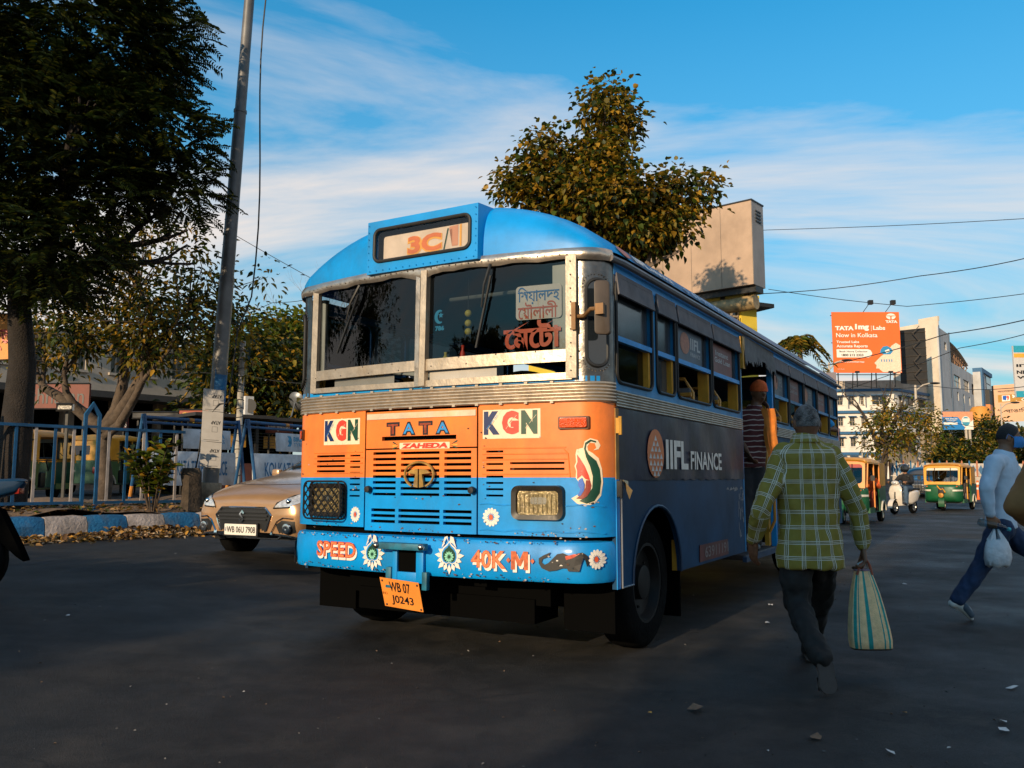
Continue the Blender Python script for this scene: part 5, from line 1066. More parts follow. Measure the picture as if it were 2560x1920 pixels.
def person(label, J, loc, rz, C, voxel=.012, torso=None, head_r=1., group=None, wr=.012, sleeve=1., fd=(0, -1, 0), shirt_bones=False, hands=(.5, .5), hn=None, hair=None, feet=True, hem=0., name='person', hs=1., fem=False):
    """J: joints in local coordinates; C: materials skin, shirt, trousers, shoe, hair"""
    t = thing(name, label, 'person', loc, rz, group); J = {k: Vector(v) for k, v in J.items()}; g = lambda k: J[k]
    F = facemat(fd); hc = g('head'); hr = head_r; b = MB()
    ell(b, hc, (.076 * hr, .093 * hr, .112 * hr), F); ell(b, hc + F @ Vector((0, -.022, -.06)) * hr, (.056 * hr, .062 * hr, .058 * hr), F)
    chain(b, [hc + F @ Vector((0, -.088, .012)) * hr, hc + F @ Vector((0, -.112, -.028)) * hr], [.009 * hr, .015 * hr], 8)
    for s in (-1, 1): ell(b, hc + F @ Vector((s * .078, .012, -.012)) * hr, (.010 * hr, .020 * hr, .032 * hr), F, 10, 6)
    ell(b, hc + F @ Vector((0, -.092, -.066)) * hr, (.024 * hr, .010 * hr, .009 * hr), F, 8, 6)
    chain(b, [g('neck'), hc + F @ Vector((0, .02, -.07)) * hr], [.058, .054])
    chain(b, [g('neck').lerp(g('pel'), .2), g('pel')], [.08, .095]); chain(b, [g('shl'), g('shr')], [.06, .06]); chain(b, [g('hipl'), g('hipr')], [.085, .085])
    for s, sd in (('l', -1), ('r', 1)):
        chain(b, [g('sh' + s), g('el' + s), g('wr' + s)], [.052, .038, .027]); d = g('hd' + s) - g('wr' + s) if 'hd' + s in J else g('wr' + s) - g('el' + s)
        hand(b, g('wr' + s), d, (hn or {}).get(s, (sd, 0, 0)), hs, hands[0 if s == 'l' else 1], sd)
        chain(b, [g('hip' + s), g('kn' + s), g('an' + s)], [.085, .055, .038])
        if feet: chain(b, [g('an' + s), g('to' + s)], [.036, .028])
    me = remesh(b, voxel * (.62 if voxel < .01 else 1), 3); me.materials.append(C['skin']); link('body', me, t)
    # eyes and brows
    e = MB()
    for s in (-1, 1): ell(e, hc + F @ Vector((s * .031, -.083, .006)) * hr, (.012 * hr, .006 * hr, .006 * hr), F, 8, 6)
    for s in (-1, 1): chain(e, [hc + F @ Vector((s * .015, -.090, .030)) * hr, hc + F @ Vector((s * .048, -.080, .030)) * hr], [.0045 * hr, .003 * hr], 6)
    e.build('eyes_and_brows', C.get('hair', hairb), t, smooth=60, fix=False)
    if C.get('hair') and hair != 'none':
        h = MB(); lo = -.035 if hair != 'long' else -.10
        def hp(a, k):                                 # a round the head, k from crown to hairline
            front = max(0., cos(a)) ** 1.2; lim = radians(103 - 53 * front + (24 if hair == 'long' else 0)); th = lim * k
            p = Vector((sin(a) * sin(th) * .0795, -cos(a) * sin(th) * .097, cos(th) * .117)) * hr; p *= 1 + .008 * sin(9 * a) * sin(7 * th)
            return hc + F @ p
        h.grid(hp, [radians(q) for q in range(-180, 181, 12)], [0, .15, .3, .45, .6, .75, .88, 1]); h.build('hair', C['hair'], t, smooth=80)
    if C.get('shirt'):
        sh = MB()
        up = (g('neck') - g('pel')); shd = (g('shr') - g('shl')).normalized(); fw = up.normalized().cross(shd).normalized()
        T = torso or [(-.06 - hem, .17, .125), (.06, .165, .12), (.25, .165, .115), (.5, .175, .118), (.72, .19, .118), (.84, .185, .108), (.93, .14, .095), (.99, .085, .08), (1.06, .062, .068)]
        rings = []
        for k, rx, ry in T:
            c = g('pel').lerp(g('neck'), k); rings.append([c + shd * (rx * cos(a)) + fw * (ry * sin(a)) for a in [2 * pi * q / 24 for q in range(24)]])
        sh.loft(rings)
        for s in 'lr': chain(sh, [g('neck') - up.normalized() * .055, g('sh' + s)], [.075, .070])
        for s in 'lr':
            a, e_, w_ = g('sh' + s), g('el' + s), g('wr' + s)
            if sleeve >= 1: chain(sh, [a.lerp(g('neck'), .12) + Vector((0, 0, -.02)), a, a.lerp(e_, .5), e_, e_.lerp(w_, .5), w_ - (w_ - e_).normalized() * .02], [.075, .074, .068, .058, .056, .046])
            else: chain(sh, [a.lerp(g('neck'), .12), a, a.lerp(e_, sleeve)], [.075, .076, .070])
        me = remesh(sh, voxel, 7, wr); me.materials.append(C['shirt']); so_ = link('shirt', me, t)
        if shirt_bones:
            B = [(g('pel') + Vector((0, 0, -.4)), g('neck') + up.normalized() * .1, .17, fw * -1)]
            for s in 'lr': B += [(g('sh' + s), g('el' + s), .062, (0, -1, 0)), (g('el' + s), g('wr' + s), .055, (0, -1, 0))]
            bone_coords(me, B)
        if C.get('collar', True):
            c = MB(); n0 = g('neck') + up.normalized() * .005; R_ = []
            for k, (rr, dz) in enumerate(((.066, .045), (.078, .03), (.094, -.012), (.082, -.012), (.066, .03), (.066, .045))): R_.append([n0 + shd * (rr * cos(a)) + fw * (rr * 1.02 * sin(a)) + up.normalized() * (dz - .02 * max(0, sin(a) * (1 if fw.dot(Vector(fd)) > 0 else -1))) for a in [2 * pi * q / 24 for q in range(24)]])
            c.loft(R_, cap=False); co_ = c.build('collar', C['shirt'], so_, smooth=50)
            if shirt_bones: bone_coords(co_.data, B)
    if C.get('trousers'):
        tr = MB(); chain(tr, [g('hipl'), g('hipr')], [.104, .104]); chain(tr, [g('pel') + Vector((0, 0, .04)), g('pel') + Vector((0, 0, -.04))], [.105, .11])
        for s in 'lr': chain(tr, [g('hip' + s), g('hip' + s).lerp(g('kn' + s), .5), g('kn' + s), g('kn' + s).lerp(g('an' + s), .5), g('an' + s)], [.104, .096, .080, .070, .062])
        me = remesh(tr, voxel, 6, wr * 1.3); me.materials.append(C['trousers']); link('trousers', me, t)
    if C.get('shoe') and feet:
        for s in 'lr':
            a, q = g('an' + s), g('to' + s); d = (q - a); dh = Vector((d.x, d.y, 0)) if abs(d.z) < d.length * .8 else d; f_ = MB()
            low = Vector((0, 0, -.03)); heel = a + low - dh.normalized() * .045; chain(f_, [heel, a + low, q.lerp(a, .35), q], [.038, .046, .043, .034]); chain(f_, [a + Vector((0, 0, .02)), a], [.047, .046])
            me = remesh(f_, .010, 3); me.materials.append(C['shoe']); link('shoe', me, t)
    return t
# ---- plaid cloth
def plaid():
    m = bpy.data.materials.new('plaid_cloth'); m.use_nodes = True; n = m.node_tree.nodes; l = m.node_tree.links; b = n['Principled BSDF']; b.inputs['Roughness'].default_value = .85; b.inputs['Specular IOR Level'].default_value = .2
    a = n.new('ShaderNodeAttribute'); a.attribute_name = 'cloth'; s = n.new('ShaderNodeSeparateXYZ'); l.new(a.outputs['Vector'], s.inputs[0])
    def lines(sock, per, ofs):
        m1 = n.new('ShaderNodeMath'); m1.operation = 'MULTIPLY_ADD'; m1.inputs[1].default_value = 1 / per; m1.inputs[2].default_value = ofs; l.new(sock, m1.inputs[0])
        fr = n.new('ShaderNodeMath'); fr.operation = 'FRACT'; l.new(m1.outputs[0], fr.inputs[0])
        r = n.new('ShaderNodeValToRGB'); r.color_ramp.interpolation = 'CONSTANT'; e = r.color_ramp.elements; e[0].position = 0; e[0].color = (0, 0, 0, 1); e[1].position = .30; e[1].color = (1, 1, 1, 1)
        for p, c in ((.335, (.4,) * 3), (.40, (.8,) * 3), (.425, (.4,) * 3), (.50, (1, 1, 1)), (.535, (0, 0, 0))): x = e.new(p); x.color = (*c, 1)
        l.new(fr.outputs[0], r.inputs[0]); return r.outputs[0]
    A, B_ = lines(s.outputs[0], .098, .37), lines(s.outputs[1], .092, .1)
    mx = n.new('ShaderNodeMix'); mx.data_type = 'RGBA'; mx.blend_type = 'LIGHTEN'; mx.inputs[0].default_value = 1; l.new(A, mx.inputs[6]); l.new(B_, mx.inputs[7])
    nz = n.new('ShaderNodeTexNoise'); nz.inputs['Scale'].default_value = 35; l.new(a.outputs['Vector'], nz.inputs['Vector'])
    base = n.new('ShaderNodeMix'); base.data_type = 'RGBA'; base.inputs[6].default_value = (.195, .160, .028, 1); base.inputs[7].default_value = (.25, .205, .042, 1); l.new(nz.outputs['Fac'], base.inputs[0])
    cr = n.new('ShaderNodeValToRGB'); e = cr.color_ramp.elements; cr.color_ramp.interpolation = 'CONSTANT'; e[0].color = (0, 0, 0, 1); e[1].position = .3; e[1].color = (.62, .62, .62, 1); l.new(mx.outputs[2], cr.inputs[0])
    c2 = n.new('ShaderNodeValToRGB'); e = c2.color_ramp.elements; c2.color_ramp.interpolation = 'CONSTANT'; e[0].color = (0, 0, 0, 1); e[1].position = .6; e[1].color = (.85, .85, .85, 1); l.new(mx.outputs[2], c2.inputs[0])
    o1 = n.new('ShaderNodeMix'); o1.data_type = 'RGBA'; o1.inputs[7].default_value = (.13, .115, .065, 1); l.new(cr.outputs[0], o1.inputs[0]); l.new(base.outputs[2], o1.inputs[6])
    o = n.new('ShaderNodeMix'); o.data_type = 'RGBA'; o.inputs[7].default_value = (.68, .68, .58, 1); l.new(c2.outputs[0], o.inputs[0]); l.new(o1.outputs[2], o.inputs[6]); l.new(o.outputs[2], b.inputs['Base Color'])
    return m
PZ = 5.3
def jw(d, base): return {k: at(*v) - base for k, v in d.items()}
PB = at(2015, 1192, PZ); PB.z = 0
J = jw(dict(head=(2016, 1057, PZ), neck=(2012, 1103, PZ), pel=(2024, 1352, PZ), shl=(1956, 1136, PZ), shr=(2074, 1136, PZ), ell=(1904, 1272, PZ - .08), elr=(2142, 1268, PZ), wrl=(1884, 1352, PZ + .05), wrr=(2158, 1368, PZ + .02), hdl=(1882, 1392, PZ + .09), hdr=(2163, 1408, PZ),
             hipl=(1990, 1376, PZ), hipr=(2058, 1376, PZ + .02), knl=(1992, 1512, PZ - .02), knr=(2048, 1500, PZ + .30), anl=(2052, 1632, 4.90), anr=(2022, 1596, PZ + .48), tol=(2070, 1712, 4.86), tor=(2020, 1606, PZ + .70)), PB)
J['anr'].z = .10; J['tor'].z = .045; J['anl'].z = .20; J['tol'].z = .03
TOR = [(-.27, .202, .155), (-.22, .207, .158), (-.05, .198, .148), (.15, .188, .122), (.4, .19, .12), (.65, .204, .122), (.80, .212, .118), (.875, .195, .112), (.925, .155, .1), (.97, .105, .088), (1.01, .078, .076), (1.06, .066, .068)]
trs = M('trouser_black', (.0055, .005, .0045), .8, var=.3, scale=9)
person('man in olive plaid shirt and dark trousers walking away from the camera', J, PB, 0, dict(skin=SK1, shirt=plaid(), trousers=trs, hair=hairg), .0095, torso=TOR, fd=(.05, 1, 0), wr=.03, shirt_bones=True, hands=(.30, .75), hn={'l': (-1, -.5, 0), 'r': (1, -.3, 0)}, feet=False)
man = [o for o in bpy.data.objects if o.name == 'person'][0]
# slippers: one flat on the road ahead, one peeling off its heel
def slipper(p0, p1, up, w=.048):
    d = (p1 - p0); r = d.cross(up).normalized(); u = r.cross(d).normalized(); mb = MB(); rings = []
    for k, ww, hh in ((-.05, .5, 0), (0, .85, 0), (.25, .9, .004), (.55, .9, .006), (.8, 1.05, .006), (.98, .8, .0), (1.06, .4, 0)):
        c = p0 + d * k; rings.append([c + r * w * ww * a + u * b for a, b in ((-1, 0), (-.9, -.022), (.9, -.022), (1, 0), (.7, .012), (-.7, .012))])
    mb.loft(rings); o = mb.build('slipper', M('slipper_grey', (.075, .058, .05), .8, var=.2), man, smooth=40)
    mb = MB(); mb.grid(lambda a, k: p0 + d * k + r * (w * 1.02 * cos(a)) + u * (.055 * (1 - .45 * (k - .5)) * sin(a)), [radians(q) for q in range(0, 181, 18)], [.52, .65, .8, .9, .98]); mb.build('strap', M('slipper_grey'), o, smooth=60)
    mb = MB(); chain(mb, [p0 + d * .05 + u * .04, p0 + d * .5 + u * .035, p0 + d * .95 + u * .022], [.036, .036, .026]); f = remesh(mb, .008, 3); f.materials.append(SK1); link('foot', f, man)
    mb = MB(); return o
hl, tl = J['anl'] + Vector((.012, -.02, -.02)), J['tol'] + Vector((.0, 0, .0)); slipper(hl, tl, Vector((0, 1, .25)), .052)
hr_, tr_ = Vector((J['anr'].x, J['anr'].y - .06, .035)), Vector((J['tor'].x, J['tor'].y, .03)); slipper(hr_, tr_, Vector((0, 0, 1)))
# ---- striped shopping bag in his hand
bt = at(2165, 1424, PZ); bb = at(2178, 1618, PZ); bag = thing('shopping_bag', 'cream jute bag with teal stripes hanging from the plaid man\'s hand', 'bag', (bb.x, bb.y, bb.z)); hB = (bt - bb).length
crm = M('jute_cream', (.86, .60, .31), .9, var=.12, scale=30, bump=.4, bscale=160); teal = M('jute_teal', (.015, .30, .27), .9, var=.15, scale=30, bump=.4, bscale=160); dkb = M('jute_base', (.07, .05, .035), .9)
seq = [0, 0, 1, 0, 0, 2, 0, 0, 1, 1, 0, 0, 0, 2, 0, 1, 0, 0]; mb = MB(); n = 144; RB = []
for k, (zz, w, d_) in enumerate(((-.012, .118, .05), (0, .124, .062), (.05, .127, .068), (.12, .122, .066), (.25, .105, .056), (.36, .086, .044), (.45, .064, .03), (.5, .050, .022), (.515, .047, .02))):
    R_ = []
    for q in range(n):
        a = 2 * pi * q / n; e = .8; cx, sy = abs(cos(a)) ** e * (1 if cos(a) > 0 else -1), abs(sin(a)) ** .6 * (1 if sin(a) > 0 else -1); fold = 1 + .05 * sin(a * 9 + 1) * (zz / .5)
        R_.append((cx * w * fold - .025 * (1 - zz / .5) * .0 + (-.03 * zz / .5), sy * d_ * fold, zz / .515 * hB))
    RB.append(R_)
for i in range(len(RB) - 1):
    for q in range(n):
        a, b2 = RB[i], RB[i + 1]; xr = cos(2 * pi * (q + .5) / n); mi = 2 if i == 0 else (1 if any(abs(xr - c_) < h_ for c_, h_ in ((-.82, .07), (-.60, .035), (-.12, .085), (.42, .035), (.70, .07))) else 0); mb.add([a[q], a[(q + 1) % n], b2[(q + 1) % n], b2[q]], [(0, 1, 2, 3)], mi)
mb.add(RB[0], [list(range(n))], 2); mb.build('sack', [crm, teal, dkb], bag, smooth=50)
for s, m_ in ((-1, M('handle_red', (.30, .07, .03), .7)), (1, M('handle_white', (.6, .58, .55), .7))):
    mb = MB(); top = Vector((-.005, s * .012, hB + .055)); mb.tube([(-.075, s * .015, hB - .03), (-.05, s * .014, hB + .03), top, (.005, s * .014, hB + .03), (.02, s * .015, hB - .03)], .009, 8); mb.build('handle', m_, bag)
mb = MB(); mb.tube([(-.03 + .052 * cos(2 * pi * q / 24), .022 * sin(2 * pi * q / 24), hB - .002) for q in range(24)], .006, 6, closed=True); mb.build('hem', M('hem_multi', (.25, .16, .2), .8, var=.6, scale=60), bag)

# ---- man in the pale blue shirt, striding to the right
RZ_ = 7.45; QB = at(2490, 1192, RZ_); QB.z = 0
J = jw(dict(head=(2521, 1092, RZ_), neck=(2510, 1138, RZ_), pel=(2502, 1308, RZ_), shl=(2520, 1152, RZ_ + .19), shr=(2486, 1156, RZ_ - .19), ell=(2545, 1230, RZ_ + .28), elr=(2466, 1222, RZ_ - .25), wrl=(2590, 1270, RZ_ + .2), wrr=(2476, 1288, RZ_ - .23), hdl=(2610, 1275, RZ_ + .1), hdr=(2482, 1318, RZ_ - .22),
            hipl=(2506, 1322, RZ_ + .09), hipr=(2502, 1322, RZ_ - .09), knr=(2455, 1412, RZ_ - .08), knl=(2578, 1380, RZ_ + .1), anr=(2393, 1476, RZ_ - .06), anl=(2640, 1492, RZ_ + .1), tor=(2424, 1512, RZ_ - .06), tol=(2695, 1500, RZ_ + .1)), QB)
J['tor'].z = .045; J['anl'].z = .12; J['tol'].z = .08; J['anr'].z = .17
bshirt = M('pale_blue_shirt', (.50, .60, .70), .8, var=.08, scale=6); jean = M('denim_navy', (.010, .028, .075), .85, var=.3, scale=12); mk = M('mask_blue', (.03, .22, .55), .7, var=.06)
rp = person('man in pale blue shirt and face mask striding to the right', J, QB, 0, dict(skin=SK2, shirt=bshirt, trousers=jean, hair=hairb, shoe=M('trainer_white', (.55, .53, .48), .7, var=.1)), .010, fd=(.93, -.36, -.05), wr=.02, hands=(.4, 1.0), hn={'l': (0, 1, .3), 'r': (-.4, -1, 0)}, torso=[(-.06, .17, .125), (.06, .168, .12), (.25, .17, .12), (.5, .185, .122), (.72, .205, .122), (.84, .205, .11), (.93, .15, .095), (.99, .09, .08), (1.05, .064, .068)])
hc, F = J['head'], facemat((.93, -.36, -.05)); mb = MB()
mb.grid(lambda a, k: hc + F @ Vector((sin(a) * (.082 - .012 * abs(k)), -.012 - cos(a) * (.098 + .018 * (1 - k * k)), -.045 + k * .048)), [radians(q) for q in range(-80, 81, 16)], [-1, -.6, -.2, .2, .6, 1]); mb.build('face_mask', mk, rp, smooth=80)
mb = MB(); mb.tube([hc + F @ Vector((.083, -.03, -.01)), hc + F @ Vector((.088, .015, .02)), hc + F @ Vector((.086, .03, -.02))], .003, 5); mb.build('mask_strap', mk, rp)
for s_, k_ in (('r', 'r'),):
    a, q = J['an' + s_], J['to' + s_]; d = (q - a).normalized(); mb = MB(); chain(mb, [a + Vector((-.035, 0, -.055)), a.lerp(q, .5) + Vector((0, 0, -.04)), q + Vector((.01, 0, -.03))], [.016, .016, .016]); mb.build('sole', M('sole_white', (.6, .56, .52), .7), rp)
    mb = MB(); chain(mb, [a.lerp(q, .45) + Vector((0, -.02, .0)), q + Vector((0, -.012, .003))], [.034, .028]); mb.build('toe_cap', M('trainer_grey', (.06, .085, .11), .8), rp)
    mb = MB()
    for k in range(4): c = a.lerp(q, .25 + .13 * k) + Vector((.006, 0, .05 - .008 * k)); mb.tube([c + Vector((0, -.035, -.012)), c, c + Vector((0, .035, -.012))], .005, 5)
    mb.build('lace', M('lace_white', (.65, .63, .6), .8), rp)
# bottle and carrier bag in his hand
hp_ = J['hdr'] + QB; bo = thing('water_bottle', 'clear plastic water bottle gripped by the man in pale blue', 'bottle', hp_ + Vector((.0, -.02, .015))); Rb = Matrix.Rotation(radians(104), 4, 'Y')
mb = MB(); mb.lathe([(.0001, -.13), (.028, -.128), (.033, -.11), (.030, -.06), (.033, -.03), (.033, .05), (.026, .085), (.013, .105), (.013, .12)], 18, Rb); mb.build('bottle_body', glass('bottle_plastic', (.75, .9, .95), .8, .1), bo, smooth=50)
mb = MB(); mb.lathe([(.015, .115), (.016, .138), (.0001, .140)], 14, Rb); mb.build('cap', M('cap_teal', (.05, .45, .5), .4), bo)
pb_ = hp_ + Vector((.02, -.01, -.33)); cb = thing('carrier_bag', 'white plastic carrier bag swinging below the water bottle', 'bag', pb_); mb = MB(); RB = []
for k, (zz, w, d_) in enumerate(((0, .07, .04), (.02, .10, .06), (.07, .112, .07), (.14, .108, .065), (.20, .092, .05), (.235, .075, .03))):
    RB.append([(w * cos(a) * (1 + .05 * sin(5 * a + k)), d_ * sin(a) * (1 + .08 * sin(7 * a + 2 * k)), zz + .008 * sin(4 * a + k)) for a in [2 * pi * q / 40 for q in range(40)]])
mb.loft(RB); plm = M('bag_plastic', (.62, .64, .66), .35, var=.1, scale=18, bump=.5, bscale=22, tr=.15); mb.build('sack', plm, cb, smooth=60)
for s in (-1, 1): mb = MB(); mb.add([(s * .07, -.03, .225), (s * .02, -.03, .225), (s * .008, -.004, .315), (s * .022, -.004, .315), (s * .07, .03, .225), (s * .02, .03, .225), (s * .008, .006, .315), (s * .022, .006, .315)], [(0, 1, 2, 3), (4, 7, 6, 5), (0, 3, 7, 4), (1, 5, 6, 2), (2, 6, 7, 3)]); mb.build('handle', plm, cb, smooth=40)

# ---- bystander in brown, only an elbow in the frame
BZ = 3.0; EB = at(2720, 1192, BZ); EB.z = 0
J = jw(dict(head=(2850, 800, BZ), neck=(2840, 925, BZ), pel=(2830, 1400, BZ), shl=(2712, 1010, BZ), shr=(2950, 1010, BZ), ell=(2556, 1262, BZ), elr=(3020, 1290, BZ), wrl=(2700, 1400, BZ + .12), wrr=(2960, 1350, BZ + .2), hipl=(2780, 1470, BZ), hipr=(2880, 1470, BZ), knl=(2775, 1760, BZ), knr=(2890, 1760, BZ), anl=(2770, 1990, BZ), anr=(2900, 1990, BZ), tol=(2760, 2010, BZ + .2), tor=(2920, 2010, BZ + .2)), EB)
for k in ('anl', 'anr'): J[k].z = .09
for k in ('tol', 'tor'): J[k].z = .04
person('bystander in a brown jacket whose bent elbow enters at the frame\'s edge', J, EB, 0, dict(skin=SK2, shirt=M('brown_jacket', (.20, .10, .028), .85, var=.2, scale=7), trousers=M('brown_trouser', (.05, .03, .02), .85), hair=hairb, shoe=M('shoe_black', (.01, .01, .01), .5)), .012, fd=(.1, 1, 0), wr=.03, torso=[(-.1, .20, .15), (.25, .19, .14), (.5, .19, .14), (.72, .205, .14), (.84, .2, .12), (.93, .15, .10), (.99, .09, .09), (1.05, .064, .068)])

# ---- conductor in the bus doorway
CZ = 9.0; CB = at(1878, 1192, CZ); CB.z = .46
J = jw(dict(head=(1897, 980, CZ), neck=(1886, 1022, CZ), pel=(1874, 1160, CZ + .05), shl=(1856, 1040, CZ), shr=(1912, 1042, CZ + .02), ell=(1850, 1095, CZ), elr=(1936, 1080, CZ + .12), wrl=(1868, 1130, CZ - .1), wrr=(1922, 1030, CZ + .28), hipl=(1862, 1172, CZ + .05), hipr=(1888, 1172, CZ + .05), knl=(1860, 1275, CZ), knr=(1888, 1270, CZ + .05), anl=(1860, 1362, CZ), anr=(1890, 1362, CZ + .08), tol=(1856, 1372, CZ - .15), tor=(1892, 1372, CZ - .1)), CB)
def stripes(name, c0, c1, per, duty, base2=None, zsplit=None):
    m = bpy.data.materials.new(name); m.use_nodes = True; n = m.node_tree.nodes; l = m.node_tree.links; b = n['Principled BSDF']; b.inputs['Roughness'].default_value = .85
    tc = n.new('ShaderNodeTexCoord'); s = n.new('ShaderNodeSeparateXYZ'); l.new(tc.outputs['Object'], s.inputs[0])
    nz_ = n.new('ShaderNodeTexNoise'); nz_.inputs['Scale'].default_value = 6; l.new(tc.outputs['Object'], nz_.inputs['Vector'])
    a = n.new('ShaderNodeMath'); a.operation = 'MULTIPLY_ADD'; a.inputs[1].default_value = .06; l.new(nz_.outputs['Fac'], a.inputs[0]); l.new(s.outputs[2 if per > 0 else 0], a.inputs[2])
    q = n.new('ShaderNodeMath'); q.operation = 'MULTIPLY'; q.inputs[1].default_value = 1 / abs(per); l.new(a.outputs[0], q.inputs[0]); f = n.new('ShaderNodeMath'); f.operation = 'FRACT'; l.new(q.outputs[0], f.inputs[0]); g_ = n.new('ShaderNodeMath'); g_.operation = 'LESS_THAN'; g_.inputs[1].default_value = duty; l.new(f.outputs[0], g_.inputs[0])
    mx = n.new('ShaderNodeMix'); mx.data_type = 'RGBA'; mx.inputs[6].default_value = (*c0, 1); mx.inputs[7].default_value = (*c1, 1); l.new(g_.outputs[0], mx.inputs[0]); l.new(mx.outputs[2], b.inputs['Base Color']); return m
cp_ = person('conductor in maroon striped shirt and orange headscarf leaning out of the bus door', J, CB, 0, dict(skin=SK1, shirt=stripes('maroon_stripes', (.075, .012, .012), (.42, .34, .30), .055, .2), trousers=M('dark_trouser', (.012, .012, .014), .85), shoe=M('shoe_black')), .013, sleeve=.75, fd=(.3, -1, -.1), wr=.02)
hc, F = J['head'], facemat((.3, -1, -.1)); mb = MB()
def wrapf(a, k): return hc + F @ Vector((sin(a) * (.088 + .006 * sin(3 * a + k * 5)) * cos(k), -cos(a) * .106 * cos(k), .028 + .105 * sin(k)))
mb.grid(wrapf, [radians(q) for q in range(-180, 181, 15)], [radians(q) for q in (-12, 0, 15, 35, 55, 75, 90)]); mb.build('headscarf', M('orange_cloth', (.62, .10, .015), .85, var=.2, scale=20, bump=.5, bscale=25), cp_, smooth=80)
mb = MB(); P0, P1 = J['shr'] + Vector((.0, -.02, .08)), J['shr'] + Vector((.06, -.05, -.55))
mb.grid(lambda a, k: P0.lerp(P1, k) + Vector((a * .07 + .01 * sin(k * 9), -.09 + .02 * sin(a * 6 + k * 4), 0)), [-1, -.6, -.2, .2, .6, 1], [0, .15, .3, .45, .6, .75, .9, 1]); mb.build('shoulder_towel', M('orange_cloth2', (.55, .17, .02), .85, var=.2, scale=12), cp_, smooth=80)
# ---- passenger at the last window, elbow on the sill
VB = BO + BR * 1.02 + Vector((sin(BYAW), cos(BYAW), 0)) * 8.75
J = dict(head=(-.05, .0, 1.36), neck=(-.05, .02, 1.18), pel=(-.1, .1, .62), shl=(-.24, .03, 1.1), shr=(.13, .0, 1.1), ell=(-.4, -.1, .85), elr=(.36, -.06, .86), wrl=(-.35, -.35, .8), wrr=(.24, -.30, .88), hipl=(-.2, .1, .6), hipr=(0, .1, .6), knl=(-.2, -.35, .6), knr=(0, -.35, .6), anl=(-.2, -.38, .1), anr=(0, -.38, .1), tol=(-.2, -.55, .05), tor=(0, -.55, .05))
person('passenger in bright blue sleeves resting an arm on the rearmost bus window', J, VB + Vector((0, 0, 1.07)), -BYAW, dict(skin=SK1, shirt=M('bright_blue_shirt', (.02, .30, .62), .85, var=.1), trousers=trs, hair=hairb), .014, sleeve=.65, feet=False)
# ---- drivers and passengers of the three-wheelers
def sit(label, veh, rz, C, dx=0, dy=0, dz=0, arm=None, fd=(0, -1, 0), vox=.018, back=0, hair=None):
    J = dict(head=(0, .84, 1.40), neck=(0, .88, 1.20), pel=(0, .95, .80), shl=(-.19, .88, 1.13), shr=(.19, .88, 1.13), ell=(-.30, .72, .95), elr=(.30, .72, .95), wrl=(-.27, .52, 1.02), wrr=(.27, .52, 1.02), hipl=(-.10, .93, .76), hipr=(.10, .93, .76), knl=(-.17, .52, .76), knr=(.17, .52, .76), anl=(-.17, .46, .40), anr=(.17, .46, .40), tol=(-.17, .28, .36), tor=(.17, .28, .36))
    J.update(arm or {}); J = {k: Vector(v) + Vector((dx, dy, dz)) for k, v in J.items()}
    return person(label, J, veh, rz, C, vox, fd=fd, wr=.015, hair=hair)
sit('driver in a white and plum striped shirt inside the oncoming auto rickshaw', AUTO_R, AUTO_RY, dict(skin=SK1, shirt=stripes('plum_stripes', (.55, .5, .5), (.10, .02, .05), -.05, .45), trousers=M('khaki', (.30, .24, .17), .85), hair=hairb, shoe=trs), dx=.18)
sit('driver with one arm raised inside the orange-fronted auto rickshaw', AUTO_L, AUTO_LY, dict(skin=SK2, shirt=M('shirt_dark', (.02, .02, .03), .85), trousers=jean, hair=hairb, shoe=M('trainer_white')), dx=.12, arm=dict(elr=(.38, .7, 1.2), wrr=(.40, .60, 1.45)))
sit('passenger in orange sari sitting behind the driver in the orange-fronted auto', AUTO_L, AUTO_LY, dict(skin=SK1, shirt=M('sari_orange', (.72, .11, .012), .8, var=.25, scale=9), trousers=M('sari_red', (.55, .06, .02), .8, var=.3, scale=9), hair=hairb, shoe=trs), dx=.36, dy=.88, hair='long')
# ------------------------------------------------------------------ scooter and rider
SC = gp(2226, 28.0); SCR = -radians(52); sc = thing('scooter', 'white scooter ridden beside the orange-fronted auto rickshaw', 'scooter', SC, SCR)
scw = M('scooter_white', (.62, .55, .47), .3, var=.06, coat=.6)
for y, nm in ((.15, 'front'), (1.38, 'rear')): wheel(sc, 0, y, .23, .10, 1, rm=M('alloy'))
mb = MB(); mb.loft([[(w * cos(a), y + .04 * abs(cos(a)), z + h * sin(a)) for a in [2 * pi * q / 16 for q in range(16)]] for y, z, w, h in ((.30, .98, .10, .02), (.26, .88, .20, .06), (.22, .70, .22, .10), (.26, .50, .20, .10), (.32, .32, .17, .05))]); mb.build('leg_shield', scw, sc, smooth=60)
mb = MB(); rings = []
for y, w, z0, z1 in ((.75, .12, .35, .62), (.95, .20, .30, .72), (1.3, .22, .38, .78), (1.6, .16, .55, .80), (1.75, .06, .66, .78)): rings.append([(x, y, z) for x, z in rrect(-w, w, z0, z1, min(w, .09), 3)])
mb.loft(rings); mb.build('rear_body', scw, sc, smooth=60)
mb = MB(); mb.box(-.17, .17, .35, .80, .28, .33); mb.build('footboard', scw, sc, bev=.015)
mb = MB(); mb.box(-.15, .15, .85, 1.65, .77, .85); mb.build('saddle', a_blk, sc, bev=.03)
mb = MB(); mb.tube([(-.33, .42, 1.03), (-.1, .34, 1.02), (.1, .34, 1.02), (.33, .42, 1.03)], .016, 8); mb.tube([(0, .15, .23), (0, .32, 1.0)], .028, 8); mb.build('handlebar', dkmetal, sc)
mb = MB(); ell(mb, (0, .28, 1.02), (.13, .09, .08)); mb.build('headlight_cowl', scw, sc, smooth=80)
